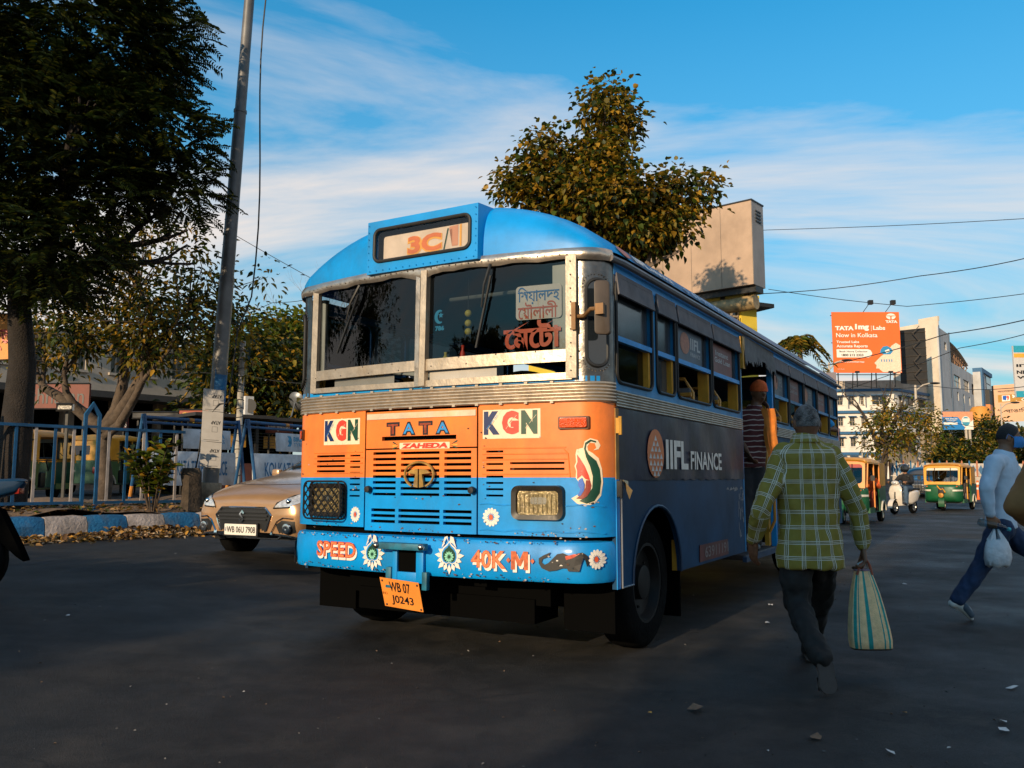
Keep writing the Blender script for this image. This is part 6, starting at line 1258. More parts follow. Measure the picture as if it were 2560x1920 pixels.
mb = MB(); ell(mb, (0, .20, 1.02), (.07, .03, .045)); mb.build('headlight', M('lamp_clear'), sc, smooth=80)
mb = MB(); mb.grid(lambda a, x: (x, .15 + .27 * cos(a), .23 + .27 * sin(a)), [radians(q) for q in range(20, 200, 15)], [-.08, -.04, 0, .04, .08]); mb.build('front_mudguard', scw, sc, smooth=60)
for s in (-1, 1): mb = MB(); mb.tube([(s * .28, .40, 1.04), (s * .36, .38, 1.2)], .007, 5); ell(mb, (s * .38, .38, 1.24), (.06, .015, .04)); mb.build('mirror', a_blk, sc, smooth=60)
rd = sit('rider in black hoodie and dark helmet on the white scooter', SC, SCR, dict(skin=SK2, shirt=M('hoodie_black', (.010, .010, .012), .85), trousers=M('denim_blue', (.05, .09, .15), .85, var=.25), shoe=M('trainer_dark', (.02, .02, .03), .7)), dy=.12, dz=.10, vox=.014, arm=dict(anl=(-.16, .50, .26), anr=(.16, .50, .26), tol=(-.17, .34, .24), tor=(.17, .34, .24), wrl=(-.30, .36, .95), wrr=(.30, .36, .95)))
mb = MB(); hc = Vector((0, .96, 1.50)); ell(mb, hc + Vector((0, 0, .015)), (.135, .155, .15), None, 20, 14); hm = mb.build('helmet', M('helmet_black', (.012, .012, .013), .12, coat=1), rd, smooth=80)
mb = MB(); mb.grid(lambda a, k: hc + Vector((.140 * sin(a), -.162 * cos(a), k)), [radians(q) for q in range(-75, 76, 15)], [-.03, .03, .07]); mb.build('visor', M('dark_glass'), hm, smooth=80)
# ------------------------------------------------------------------ motorcycle leaving the frame on the left
MC = Vector((-4.47, 7.05, 0)); MC.z = gz(MC.x, MC.y); mc = thing('motorcycle', 'blue and black motorcycle whose tail shows at the left edge of the road', 'motorcycle', MC, radians(97))
# local +y runs forward, rear wheel at the origin
wheel(mc, 0, 0, .31, .13, 1, rm=rim_m); wheel(mc, 0, 1.32, .31, .10, 1, rm=rim_m)
mblue = M('moto_blue', (.004, .028, .065), .35, var=.1, coat=.5)
mb = MB(); rings = []
for y, w, z0, z1 in ((-.42, .03, .93, .97), (-.36, .07, .86, .98), (-.15, .11, .80, .97), (.15, .13, .72, .92), (.35, .13, .66, .86)): rings.append([(x, y, z) for x, z in rrect(-w, w, z0, z1, .025, 3)])
mb.loft(rings); mb.build('tail_fairing', mblue, mc, smooth=40)
mb = MB(); mb.box(-.05, .05, -.39, -.34, .85, .92); mb.build('tail_light', M('tail_red', (.30, .02, .01), .3), mc, bev=.01)
mb = MB(); mb.loft([[(x, y, z) for x, z in rrect(-.12, .12, z0, z1, .03, 3)] for y, z0, z1 in ((-.10, .93, .97), (.2, .84, .91), (.55, .80, .87))]); mb.build('saddle', a_blk, mc, smooth=50)
mb = MB(); mb.loft([[(x, y, z) for x, z in rrect(-w, w, z0, z1, .06, 4)] for y, w, z0, z1 in ((.52, .10, .74, .90), (.7, .15, .70, 1.02), (.95, .16, .70, 1.04), (1.1, .10, .74, .95))]); mb.build('fuel_tank', mblue, mc, smooth=60)
mb = MB(); mb.loft([[(x, y, z) for x in (-.06, .06) for z in ((z0, z1) if x < 0 else (z1, z0))] for y, z0, z1 in ((-.05, .62, .80), (-.25, .48, .72), (-.40, .34, .44), (-.46, .30, .31))]); mb.build('rear_mudguard', black, mc, smooth=30)
mb = MB(); mb.box(-.15, .15, .45, .95, .25, .62); mb.build('engine', dkmetal, mc, bev=.04)
mb = MB(); mb.tube([(.16, .7, .3), (.17, .3, .30), (.18, -.25, .42)], [.02, .03, .05], 10); mb.build('exhaust', dkmetal, mc)
mb = MB(); mb.tube([(.10, 0, .31), (.10, .5, .40)], .02, 6); mb.tube([(-.10, 0, .31), (-.10, .5, .40)], .02, 6); mb.build('swing_arm', a_blk, mc)
for s in (-1, 1): mb = MB(); mb.tube([(s * .09, 1.32, .31), (s * .09, 1.08, .98)], .022, 8); mb.build('fork', dkmetal, mc)
mb = MB(); mb.tube([(-.34, .92, 1.05), (-.1, 1.06, 1.03), (.1, 1.06, 1.03), (.34, .92, 1.05)], .014, 8); mb.build('handlebar', a_blk, mc)
mb = MB(); ell(mb, (0, 1.18, .92), (.09, .08, .10)); mb.build('headlight', M('lamp_clear'), mc, smooth=80)
# ------------------------------------------------------------------ median: railing, barricades, lamp post, shrub
fblue = M('rail_blue', (.005, .075, .19), .5, var=.25, scale=5, dirt=.4, dcol=(.03, .03, .03)); fwhite = M('rail_white', (.38, .34, .32), .6, var=.2, scale=6, dirt=.5, dcol=(.12, .09, .07)); brick_o = M('rail_orange_band', (.5, .2, .03), .6, var=.3)
rl = thing('railing', 'blue railing with pointed gate-like posts and white and blue bars on the median', 'railing', kp(0, 1.2, KH))
def rp_(s, z, d=1.2): return kp(s, d, KH + z) - rl.location
def gate_post(s):
    mb = MB(); w = .13; dp = .05
    pts = [(-w, -.25), (-w, 1.52), (0, 1.72), (w, 1.52), (w, -.25), (w - .05, -.25), (w - .05, 1.49), (0, 1.64), (-w + .05, 1.49), (-w + .05, -.25)]
    a, b = rp_(s, 0), rp_(s + .1, 0); d = (b - a); d.z = 0; d.normalize(); nn = Vector((-d.y, d.x, 0))
    mb.prism(pts, lambda x, z, q: a + d * x + nn * q + Vector((0, 0, z)), -dp / 2, dp / 2); mb.prism([(-w, 1.42), (w, 1.42), (w, 1.46), (-w, 1.46)], lambda x, z, q: a + d * x + nn * q + Vector((0, 0, z - .12)), -.02, .02)
    mb.build('gate_post', fblue, rl, smooth=20)
def span(s0, s1, nb, lean=0.):
    for z in (.12, 1.30): mb = MB(); mb.bar(rp_(s0, z), rp_(s1, z), .05, .045); mb.build('rail', fblue, rl)
    for k in range(nb):
        s = s0 + (s1 - s0) * (k + .5) / nb; mb = MB(); mb.bar(rp_(s, .12), rp_(s + lean, 1.30), .042, .02, up=tuple(KN)); mb.build('bar', fwhite if k % 2 == 0 else fblue, rl)
GS = [-1.15 - 3.05, -1.15, 1.03]
for s in GS: gate_post(s)
span(GS[1] + .13, GS[2] - .13, 7); span(GS[2] + .13, GS[2] + 1.55, 5); span(GS[0] + .13, GS[1] - .13, 9)
# barricades: blue pipe trestles with white boards
bw = M('barricade_white', (.55, .60, .65), .6, var=.18, scale=4, dirt=.45, dcol=(.12, .11, .10)); sten = M('stencil_blue', (.02, .15, .32), .6, var=.5, scale=14); pipe = M('barricade_blue', (.008, .075, .20), .45, var=.2, scale=4, dirt=.3)
def barricade(label, A, B, words, part):
    t = thing('traffic_barricade', label, 'barricade', A, 0, 'traffic barricades behind the railing'); d = (B - A); Ln = d.length; d.normalize(); nn = Vector((-d.y, d.x, 0)).normalized(); Q = lambda a, z, q=0.: d * a + nn * q + Vector((0, 0, z))
    for z, r, m_ in ((1.62, .035, pipe), (1.52, .028, pipe)): mb = MB(); mb.tube([Q(0, z), Q(Ln, z)], r, 10); mb.build('top_rail', m_, t)
    mb = MB(); mb.tube([Q(Ln * .45, 1.62), Q(Ln * .45 + .12, 1.62)], .038, 10); mb.build('paint_band', brick_o, t)
    for a in (.02, Ln - .02):
        for q in (-1, 1):
            mb = MB(); mb.tube([Q(a, 1.68, q * .02), Q(a, .0, q * .32)], .034, 8); lg = mb.build('leg', pipe, t)
            mb = MB(); mb.tube([Q(a, .30, q * .262), Q(a, .10, q * .30)], .037, 8); mb.build('paint_band', brick_o, lg)
    f = lambda a, z, q: Q(a, z, -.06 - q - (.9 - z) * .06)
    mb = MB(); mb.prism([(.12, .30), (Ln - .12, .30), (Ln - .12, .98), (.12, .98)], f, 0, .02); lb = mb.build('lower_board', bw, t, bev=.006); lettering(words, (.5, Ln - .35, .50, .80), lambda a, z, q: f(a, z, .02 + q), sten, lb, bold=.015, off=.003)
    mb = MB(); mb.prism([(.9, 1.04), (Ln - .25, 1.04), (Ln - .25, 1.44), (.9, 1.44)], f, 0, .02); ub = mb.build('upper_board', bw, t, bev=.006)
    cx0 = 1.5; lettering('BIRLA', (cx0, cx0 + .42, 1.27, 1.37), lambda a, z, q: f(a, z, .02 + q), M('stencil_cyan', (.03, .28, .5), .6, var=.4, scale=20), ub, bold=.03, off=.003); lettering('TYRES', (cx0, cx0 + .42, 1.16, 1.24), lambda a, z, q: f(a, z, .02 + q), M('stencil_cyan'), ub, bold=.0, off=.003); patch([([(cx0 - .22, 1.15), (cx0 - .1, 1.15), (cx0 - .06, 1.22), (cx0 - .12, 1.27), (cx0 - .06, 1.32), (cx0 - .1, 1.38), (cx0 - .22, 1.38), (cx0 - .16, 1.32), (cx0 - .2, 1.27), (cx0 - .16, 1.22)], M('stencil_cyan'))], lambda a, z, q: f(a, z, .02 + q), None, ub, 'emblem', .003, maxlen=0)
    for k in range(7): mb = MB(); mb.bar(Q(.12, 1.04 + .06 * k, -.05), Q(.85, 1.04 + .06 * k, -.05), .008, .008); mb.build('mesh_wire', dkmetal, t)
    return t
barricade('blue pipe barricade with faded white board left of the lamp post', gp(350, 16.2) + Vector((0, 0, KH)), gp(592, 18.2) + Vector((0, 0, KH)), 'KOLKATA TRAFFIC POLICE', 0)
barricade('blue pipe barricade with KOLKATA board between lamp post and bus', gp(612, 17.4) + Vector((0, 0, KH)), gp(812, 20.0) + Vector((0, 0, KH)), 'KOLKATA TRAFFIC', 1)
# lamp post
LP_ = kp(2.95, .55); LP_ = gp(522, 14.6); lp = thing('lamp_post', 'tall grey steel lamp post with cardboard posters on a concrete footing', 'lamp post', LP_)
lp.rotation_euler = (0, .042, 0)
pole_m = M('galvanised_pole', (.13, .125, .12), .5, .3, var=.25, scale=3, dirt=.45, dcol=(.09, .08, .07)); conc = M('concrete_foot', (.30, .22, .14), .9, var=.3, scale=5, bump=.9, bscale=18, dirt=.6, dcol=(.07, .05, .035))
mb = MB(); R_ = []
for z, r in ((.0, .21), (.25, .205), (.5, .19), (.72, .185), (.76, .16)): R_.append([(r * cos(a) * 1.08 + rnd.uniform(-.012, .012), r * sin(a) + rnd.uniform(-.012, .012), z) for a in [2 * pi * (q + .5) / 10 for q in range(10)]])
mb.loft(R_); mb.build('footing', conc, lp, smooth=35)
mb = MB()
for z0, z1, r0, r1 in ((.70, 4.3, .135, .125), (4.3, 7.4, .118, .105), (7.4, 10.6, .098, .085)): mb.tube([(0, 0, z0), (0, 0, z1)], [r0, r1], 14)
for z in (4.3, 7.4): mb.tube([(0, 0, z - .02), (0, 0, z + .03)], .13 - .014 * (z > 5), 14)
mb.build('shaft', pole_m, lp, smooth=40)
mb = MB(); mb.tube([(0, 0, 10.5), (.1, -.05, 11.0), (.7, -.3, 11.4), (1.6, -.7, 11.5)], .05, 8); mb.build('arm', pole_m, lp); mb = MB(); ell(mb, (2.0, -.87, 11.48), (.36, .15, .08), Matrix.Rotation(-.4, 4, 'Z')); mb.build('lantern', M('lantern_grey', (.3, .3, .3), .4), lp, smooth=60)
mb = MB(); mb.grid(lambda a, z: (.138 * cos(a), .138 * sin(a), z + .12 * (sin(a * 2) > 0)), [radians(q) for q in range(-100, 21, 12)], [2.05, 2.3, 2.62]); mb.build('blue_paint_patch', kblue, lp, smooth=60)
card = M('cardboard_white', (.36, .34, .32), .85, var=.08, scale=6)
for k, (z0, z1, y_) in enumerate(((1.98, 2.36, -.168), (1.46, 1.98, -.164), (1.02, 1.46, -.160))):
    f = lambda a, b, d, y_=y_: (.02 + a * .97 - .03 * (b - 1.5), y_ + a * .22 - d, b)
    mb = MB(); mb.prism([(-.17, z0 + .004), (.17, z0 - .01), (.17, z1 - .02), (-.17, z1)], f, 0, .012); c_ = mb.build('cardboard_sheet', card, lp)
    zc_ = (z0 + z1) / 2; mb = MB(); lettering('ATAP', (.14, -.02, zc_ + .09, zc_ + .03), f, inkblk, c_, bold=.03, off=.014)
    for (a0, a1, b0, b1) in ((.0, .09, zc_ - .1, zc_ - .096), (.0, .09, zc_ - .012, zc_ - .008), (.0, .004, zc_ - .1, zc_ - .01), (.086, .09, zc_ - .1, zc_ - .01), (-.13, .12, z0 + .02, z0 + .026)): mb.add([f(a0, b0, .014), f(a1, b0, .014), f(a1, b1, .014), f(a0, b1, .014)], [(0, 1, 2, 3)])
    mb.build('printed_mark', inkblk, c_, fix=False, smooth=0)
# cable drooping down the post
mb = MB(); P = [(.42 - .10 * sin(k * .5), -.1, 10.8 - k * .62) if k < 12 else (.30 - .03 * (k - 12), -.12, 10.8 - k * .62) for k in range(15)]; P += [(.10, -.17, 2.1), (-.16, -.16, 1.75), (-.2, -.1, 1.3), (-.28, .0, .9)]
cb_ = MB(); cb_.tube([Vector((p[0] + .042 * p[2], p[1], p[2])) + LP_ for p in P], .014, 6); tag(cb_.build('hanging_cable', a_blk), 'loose black cable drooping down beside the lamp post', 'cable')
# slim wrapped pole behind
SP = gp(592, 19.5); mb = MB(); mb.tube([(0, 0, 0), (.03, 0, 3.9)], [.085, .07], 10); t = thing('utility_pole', 'slim whitewashed pole wrapped in wires behind the lamp post', 'pole', SP); mb.build('shaft', M('whitewash', (.42, .40, .36), .85, var=.25, scale=5, dirt=.5), t)
mb = MB()
for k in range(16): z = .8 + k * .19; mb.tube([(.088 * cos(a) + .01, .088 * sin(a), z + .02 * sin(a + k)) for a in [2 * pi * q / 10 for q in range(11)]], .008, 4)
mb.build('wire_wrap', a_blk, t)
# ------------------------------------------------------------------ leaf maker
def leaf_cloud(name, C, D, size, mats, parent, seed=0, shape='leaf', flop=.35, mats_p=None, asp=.55):
    """C (n,3) leaf bases, D (n,3) leaf directions; each leaf a folded pair of faces"""
    r = np.random.RandomState(seed); n = len(C); D = D / (np.linalg.norm(D, axis=1, keepdims=True) + 1e-9)
    up = r.normal(size=(n, 3)) * flop + np.array([0, 0, 1.]); S = np.cross(D, up); S /= (np.linalg.norm(S, axis=1, keepdims=True) + 1e-9); Nn = np.cross(S, D)
    L_ = size * r.uniform(.65, 1.25, (n, 1)); W_ = L_ * asp
    nz_ = Nn * L_ * .10; q = lambda f, w: (C + D * L_ * f + S * W_ * w + nz_, C + D * L_ * f - S * W_ * w + nz_)
    tip = C + D * L_ - np.array([0, 0, 1]) * L_ * .18; (l1, r1), (l2, r2) = q(.24, .44), q(.58, .40)
    V = np.stack([C, l1, l2, tip, r2, r1], 1).reshape(-1, 3); i = np.arange(n)[:, None] * 6
    F = np.concatenate([i + np.array([[0, 3, 2, 1]]), i + np.array([[0, 5, 4, 3]])], 0)
    mi = None
    if isinstance(mats, (list, tuple)): c = r.choice(len(mats), n, p=mats_p); mi = np.concatenate([c, c])
    return np_mesh(name, V, F, mats, parent, False, mi)
def leafmat(name, col, tr=.35):
    if name in MATS: return MATS[name]
    m = bpy.data.materials.new(name); m.use_nodes = True; n = m.node_tree.nodes; l = m.node_tree.links; o = n['Material Output']; b = n['Principled BSDF']; b.inputs['Base Color'].default_value = (*col, 1); b.inputs['Roughness'].default_value = .5; b.inputs['Specular IOR Level'].default_value = .3
    oi = n.new('ShaderNodeNewGeometry'); hv = n.new('ShaderNodeHueSaturation'); hv.inputs['Color'].default_value = (*col, 1); mr = n.new('ShaderNodeMapRange'); mr.inputs[3].default_value = .55; mr.inputs[4].default_value = 1.5; l.new(oi.outputs['Random Per Island'], mr.inputs[0]); l.new(mr.outputs[0], hv.inputs['Value']); l.new(hv.outputs[0], b.inputs['Base Color'])
    t = n.new('ShaderNodeBsdfTranslucent'); t.inputs[0].default_value = (col[0] * 1.3, col[1] * 1.3, col[2] * .8, 1); mx = n.new('ShaderNodeMixShader'); mx.inputs[0].default_value = tr; l.new(b.outputs[0], mx.inputs[1]); l.new(t.outputs[0], mx.inputs[2]); l.new(mx.outputs[0], o.inputs[0]); MATS[name] = m; return m
LG = leafmat('leaf_green', (.055, .080, .010)); LY = leafmat('leaf_olive', (.165, .125, .014)); LD = leafmat('leaf_dark', (.012, .022, .006), .25); LB = leafmat('leaf_bright', (.13, .16, .015)); LO = leafmat('leaf_ochre', (.30, .165, .015)); LDR = leafmat('leaf_dry', (.22, .12, .03), .2)
def unit(r, n): v = r.normal(size=(n, 3)); return v / np.linalg.norm(v, axis=1, keepdims=True)
# shrub by the railing
def shrub(label, p, h, w, nst, nl, seed, mats, pr):
    t = thing('shrub', label, 'shrub', p, 0, 'shrubs on the median'); r = np.random.RandomState(seed); Cs, Ds = [], []
    for k in range(nst):
        a = r.uniform(0, 2 * pi); q = r.uniform(.2, 1) * w; top = Vector((cos(a) * q, sin(a) * q * .6, h * r.uniform(.6, 1))); mid = top * .5 + Vector((0, 0, .1)); mb = MB(); mb.tube([(cos(a) * .05, sin(a) * .05, 0), mid, top], [.012, .009, .004], 5); mb.build('stem', M('bark_brown', (.06, .04, .025), .9, var=.3), t)
        for j in range(nl): f = r.uniform(.25, 1); c = Vector((0, 0, 0)).lerp(mid, min(1, 2 * f)) if f < .5 else mid.lerp(top, 2 * f - 1); Cs.append(tuple(c)); d = r.normal(size=3); d[2] = abs(d[2]) * .5 + .1; Ds.append(d)
    leaf_cloud('foliage', np.array(Cs), np.array(Ds), .17, mats, t, seed, mats_p=pr); return t
shrub('leafy green shrub with yellowing leaves growing beside the lamp post footing', gp(385, 13.6) + Vector((0, 0, KH)), 1.15, .55, 16, 26, 3, [LG, LB, LO, LD], [.4, .25, .15, .2])
shrub('small shrub at the foot of the railing near the left edge', gp(20, 12.9) + Vector((0, 0, KH)), 1.3, .45, 9, 22, 4, [LG, LB, LO], [.5, .35, .15])
# tree stump beside the footing
mb = MB(); R_ = []
for z, q in ((0, .22), (.15, .17), (.4, .14), (.62, .15), (.7, .12)): R_.append([(q * cos(a) * (1 + .25 * sin(3 * a + z * 4)) , q * sin(a) * (1 + .2 * cos(4 * a)), z) for a in [2 * pi * k / 14 for k in range(14)]])
mb.loft(R_); tag(mb.build('tree_stump', M('stump_bark', (.05, .035, .022), .95, var=.4, scale=9, bump=1, bscale=25), loc=gp(478, 13.9) + Vector((0, 0, KH)), smooth=50), 'dark gnarled tree stump between shrub and lamp post footing', 'stump')
# leaf litter heaped against the kerb
r = np.random.RandomState(21); n = 2600; s_ = r.uniform(-2, 3.0, n); off = -np.abs(r.normal(0, .28, n)) - .01; hump = np.exp(-((s_ - 1.4) / .9) ** 2); C = np.array([kp(a, b - .02) for a, b in zip(s_, off)]); C[:, 2] += r.uniform(0, .035, n) + r.uniform(0, .16, n) * hump * np.exp(off / .16)
lit = leaf_cloud('leaf_litter', C, np.stack([r.normal(size=n), r.normal(size=n), r.normal(size=n) * .35], 1), .11, [LDR, M('litter_tan', (.26, .15, .06), .9), M('litter_brown', (.10, .05, .02), .9), M('litter_pale', (.36, .26, .16), .9), M('litter_yellow', (.42, .20, .02), .9)], None, 21, mats_p=[.3, .25, .2, .13, .12]); tag(lit, 'heap of dry yellow and brown leaves swept against the kerb', 'leaf litter', kind='stuff')
n = 1500; s_ = r.uniform(-4, 6, n); C = np.array([kp(a, b) for a, b in zip(s_, r.uniform(.2, 2.2, n))]); C[:, 2] += KH + .06; tag(leaf_cloud('fallen_leaves', C, np.stack([r.normal(size=n), r.normal(size=n), r.normal(size=n) * .3], 1), .09, [LDR, M('litter_brown'), M('litter_tan'), LG], None, 22, mats_p=[.35, .3, .2, .15]), 'dry leaves strewn over the median soil', 'leaf litter', kind='stuff')
# ------------------------------------------------------------------ trees
bark = M('bark', (.055, .040, .030), .95, var=.4, scale=5, bump=1, bscale=22); bark2 = M('bark_pale', (.16, .12, .09), .95, var=.35, scale=5, bump=.9, bscale=18)
def branch(mb, r, p, d, ln, rad, depth, tips, gnarl=.25, kids=(2, 3), spread=.6, up=.15, keep=.72):
    P = [p.copy()]; R_ = [rad]; q = p.copy(); dd = d.normalized()
    n = 4 if depth > 1 else 3
    for k in range(n):
        dd = (dd + Vector(r.normal(size=3)) * gnarl * .5 + Vector((0, 0, up * .3))).normalized(); q = q + dd * ln / n; P.append(q.copy()); R_.append(rad * (1 - .45 * (k + 1) / n))
    mb.tube(P, R_, 8 if rad > .05 else 5)
    if depth <= 0: tips.append((P[-1], dd)); tips.append((P[-2], dd)); return
    for k in range(r.randint(kids[0], kids[1] + 1)):
        a = Vector(r.normal(size=3)); a = (a - dd * a.dot(dd)).normalized(); nd = (dd + a * spread * r.uniform(.6, 1.3) + Vector((0, 0, up))).normalized()
        branch(mb, r, P[-1] if k < 2 else P[-2], nd, ln * keep * r.uniform(.8, 1.15), R_[-1] * .8, depth - 1, tips, gnarl, kids, spread, up, keep)
    tips.append((P[-1], dd))
def tree(label, base, limbs, seed, nl, lsize, mats, pr, crown, barkm=None, group=None, tr=.16, scatter=.55, fill=.35, name='tree', asp=.55, depth=2, cat='tree'):
    """limbs: list of (start, direction, length, radius); crown: list of ellipsoids (centre, radii) that bound and fill the foliage"""
    t = thing(name, label, cat, base, 0, group); r = np.random.RandomState(seed); mb = MB(); tips = []
    for i_, (s, d, ln, rad) in enumerate(limbs): branch(mb, r, Vector(s), Vector(d), ln if i_ == 0 else ln * .62, rad, 0 if i_ == 0 and len(limbs) > 1 else depth, tips, keep=.52)
    mb.build('trunk', barkm or bark, t, smooth=60, fix=False)
    T = np.array([list(p) for p, d in tips]); Cs = []
    if crown:
        w = np.array([c[1][0] * c[1][1] * c[1][2] for c in crown]); w = w / w.sum()
        # clumps on and in the ellipsoids, leaves round each clump
        nc = max(12, int(nl / 60)); ci = r.choice(len(crown), nc, p=w); u = unit(r, nc) * (r.uniform(.25, 1, (nc, 1)) ** .45); cc = np.array([crown[i][0] for i in ci]) + u * np.array([crown[i][1] for i in ci])
        if len(T): keep = np.array([any(sum(((p[a] - c[0][a]) / c[1][a]) ** 2 for a in range(3)) < 1.1 for c in crown) for p in T]); T = T[keep] if keep.any() else T[:1]; cc = np.concatenate([cc, T])
        # thin twigs out to each clump
        tw = MB(); src = T if len(T) else cc[:1]
        for c in cc[:int(len(cc) * .8)]:
            s = src[np.argmin(((src - c) ** 2).sum(1))]; m_ = (s + c) / 2 + r.normal(size=3) * .12; tw.tube([tuple(s), tuple(m_), tuple(c)], [.018, .012, .005], 4, cap=False)
        tag(tw.build('twigs', barkm or bark, t, smooth=0, fix=False), kind='stuff')
    else: cc = T
    k = r.choice(len(cc), nl); g = r.normal(size=(nl, 3)) * scatter * np.array([1, 1, .7]); C = cc[k] + g; D = g + unit(r, nl) * .25 + np.array([0, 0, -.12])
    leaf_cloud('crown', C, D, lsize, mats, t, seed, mats_p=pr, asp=asp); return t
def pt(px, py, Y): return at(px, py, Y)
# big dark tree on the left, feathery fronds
BT = gp(20, 12.9); rng_ = np.random.RandomState(5); t = thing('tree', 'large dark feathery-leaved tree filling the top left corner', 'tree', BT); mb = MB(); tips = []
branch(mb, rng_, Vector((0, 0, 0)), Vector((.05, 0, 1)), 3.8, .28, 0, []); 
for d, ln in (((.55, -.25, .75), 3.6), ((-.4, -.3, .8), 3.4), ((.2, .3, 1), 3.8), ((.7, .1, .5), 3.0), ((.1, -.6, .8), 3.2), ((-.6, .2, .6), 3.0), ((.9, -.2, .25), 2.6)): branch(mb, rng_, Vector((.1, 0, 3.6)), Vector(d), ln * .5, .15, 2, tips, .3, keep=.6)
mb.build('trunk', M('bark_dark', (.02, .015, .012), .95, var=.3, bump=1), t, smooth=60, fix=False)
# crown lobes given by where they are seen
lobes = [((150, 60), 12.45, (2.16, 1.83, 1.41)), ((330, 130), 12.62, (0.83, 1.00, 0.83)), ((390, 330), 12.45, (0.87, 1.00, 0.62)), ((90, 330), 12.04, (1.58, 1.66, 1.08)), ((120, 620), 11.79, (1.04, 1.16, 0.75)), ((440, 470), 12.62, (0.62, 0.75, 0.41)), ((230, 470), 12.45, (1.00, 1.08, 0.58)), ((-150, 200), 12.45, (1.83, 1.83, 1.83)), ((-100, 600), 12.45, (1.16, 1.33, 1.00))]
FC, FD = [], []
for (px, py), Y, R3 in lobes:
    c = np.array(pt(px, py, Y)); nfr = int(440 * (R3[0] * R3[2]) ** .9); u = unit(rng_, nfr) * rng_.uniform(.15, 1, (nfr, 1)) ** .4; FC.append(c + u * np.array(R3)); FD.append(u * np.array([1, 1, .25]) + rng_.normal(size=(nfr, 3)) * .35)
FC = np.concatenate(FC); FD = np.concatenate(FD); FD /= np.linalg.norm(FD, axis=1, keepdims=True); nf = len(FC); LnF = rng_.uniform(.28, .50, nf); sd = np.cross(FD, np.array([0, 0, 1.]) + rng_.normal(size=(nf, 3)) * .25); sd /= np.linalg.norm(sd, axis=1, keepdims=True)
K = 13; Cs, Ds = [], []
for k in range(K):
    f = (k + 1) / K; p = FC + FD * (LnF * f)[:, None] - np.array([0, 0, 1]) * (LnF * f * f * .22)[:, None]
    for s in (-1, 1): Cs.append(p); Ds.append(sd * s + FD * .35)
Cs = np.concatenate(Cs) - np.array(BT); Ds = np.concatenate(Ds); cr_ = leaf_cloud('crown', Cs, Ds, .098, [LD, leafmat('frond_green', (.022, .036, .007), .3), leafmat('frond_olive', (.055, .058, .008), .35)], t, 9, mats_p=[.46, .32, .22], asp=.34, flop=.2)
# second tree: pale limbs, sparse ochre leaves, behind the railing
B2 = gp(255, 19.0); lim = [((0, 0, 0), (.02, 0, 1), 1.9, .21), ((0, 0, 1.7), (.75, .1, .75), 3.2, .17), ((0, 0, 1.7), (-.55, .1, .9), 3.0, .16), ((0, 0, 1.75), (.15, .2, 1), 3.6, .16), ((0, 0, 1.6), (.95, -.1, .45), 3.0, .12), ((0, 0, 1.7), (-.9, -.2, .5), 2.6, .12)]
def lob(base, L_): return [(tuple(pt(*c) - base), r3) for c, r3 in L_]
tree('spreading tree with pale crooked limbs and ochre leaves behind the railing', B2, lim, 8, 6200, .155, [LO, LY, LG, LD], [.22, .30, .2, .28], lob(B2, [((330, 620, 18.5), (1.5, 1.3, 1.0)), ((420, 760, 18.5), (1.9, 1.5, .9)), ((250, 800, 18.5), (1.9, 1.5, .8)), ((590, 720, 18.5), (.85, .9, .95)), ((620, 830, 19), (.7, .8, .6)), ((500, 880, 19), (1.6, 1.3, .5)), ((130, 900, 19), (1.4, 1.2, .5)), ((640, 640, 18.5), (.25, .3, .3))]), M('bark_mid', (.085, .062, .045), .95, var=.4, scale=5, bump=.9, bscale=18), scatter=.33)
# foliage mass behind the barricades: three trees
B3 = gp(640, 30); tree('dense dark tree behind the barricade boards', B3, [((0, 0, 0), (0, 0, 1), 2.4, .2), ((0, 0, 2.2), (.5, 0, .9), 2.5, .12), ((0, 0, 2.2), (-.5, 0, .9), 2.5, .12)], 12, 6500, .26, [LD, LY, LG, LO], [.45, .2, .2, .15], lob(B3, [((630, 960, 30), (2.1, 1.8, 1.7)), ((720, 1000, 30), (1.5, 1.5, 1.5)), ((560, 1000, 30), (1.3, 1.3, 1.2)), ((690, 880, 30), (1.0, 1.1, .8))]), scatter=.5)
B4 = gp(700, 38); tree('bright yellow-green tree standing above the dark hedge-like trees', B4, [((0, 0, 0), (0, 0, 1), 5, .22), ((0, 0, 4.6), (.3, 0, .9), 3, .13), ((0, 0, 4.6), (-.4, 0, .9), 3, .13)], 13, 5200, .30, [LB, LG, LY], [.5, .25, .25], lob(B4, [((700, 830, 38), (1.3, 1.2, .8)), ((690, 900, 38), (2.2, 1.6, 1.6)), ((760, 960, 38), (1.3, 1.3, 1.5)), ((600, 880, 38), (1.6, 1.4, 1.0))]), scatter=.5)
B5 = gp(830, 34); tree('shadowed tree hidden mostly behind the bus', B5, [((0, 0, 0), (0, 0, 1), 4, .2), ((0, 0, 3.6), (.4, 0, .9), 2.5, .12)], 14, 3500, .30, [LD, LG, LY], [.5, .3, .2], lob(B5, [((820, 950, 34), (2.2, 1.8, 2.0)), ((790, 1040, 34), (1.6, 1.5, 1.6))]), scatter=.55)
# bare tree
B6 = gp(775, 42); t = thing('bare_tree', 'leafless grey tree beside the bus\'s far side', 'tree', B6); mb = MB(); tp = []; rr6 = np.random.RandomState(4); branch(mb, rr6, Vector((0, 0, 0)), Vector((0, 0, 1)), 4.5, .16, 0, []); 
for d in ((.35, 0, 1), (-.4, 0, 1), (0, .3, 1)): branch(mb, rr6, Vector((0, 0, 4.2)), Vector(d), 2.6, .08, 4, tp, .25, (2, 3), .5, .25)
mb.build('trunk', M('bark_grey', (.22, .18, .15), .95, var=.2), t, smooth=60, fix=False)
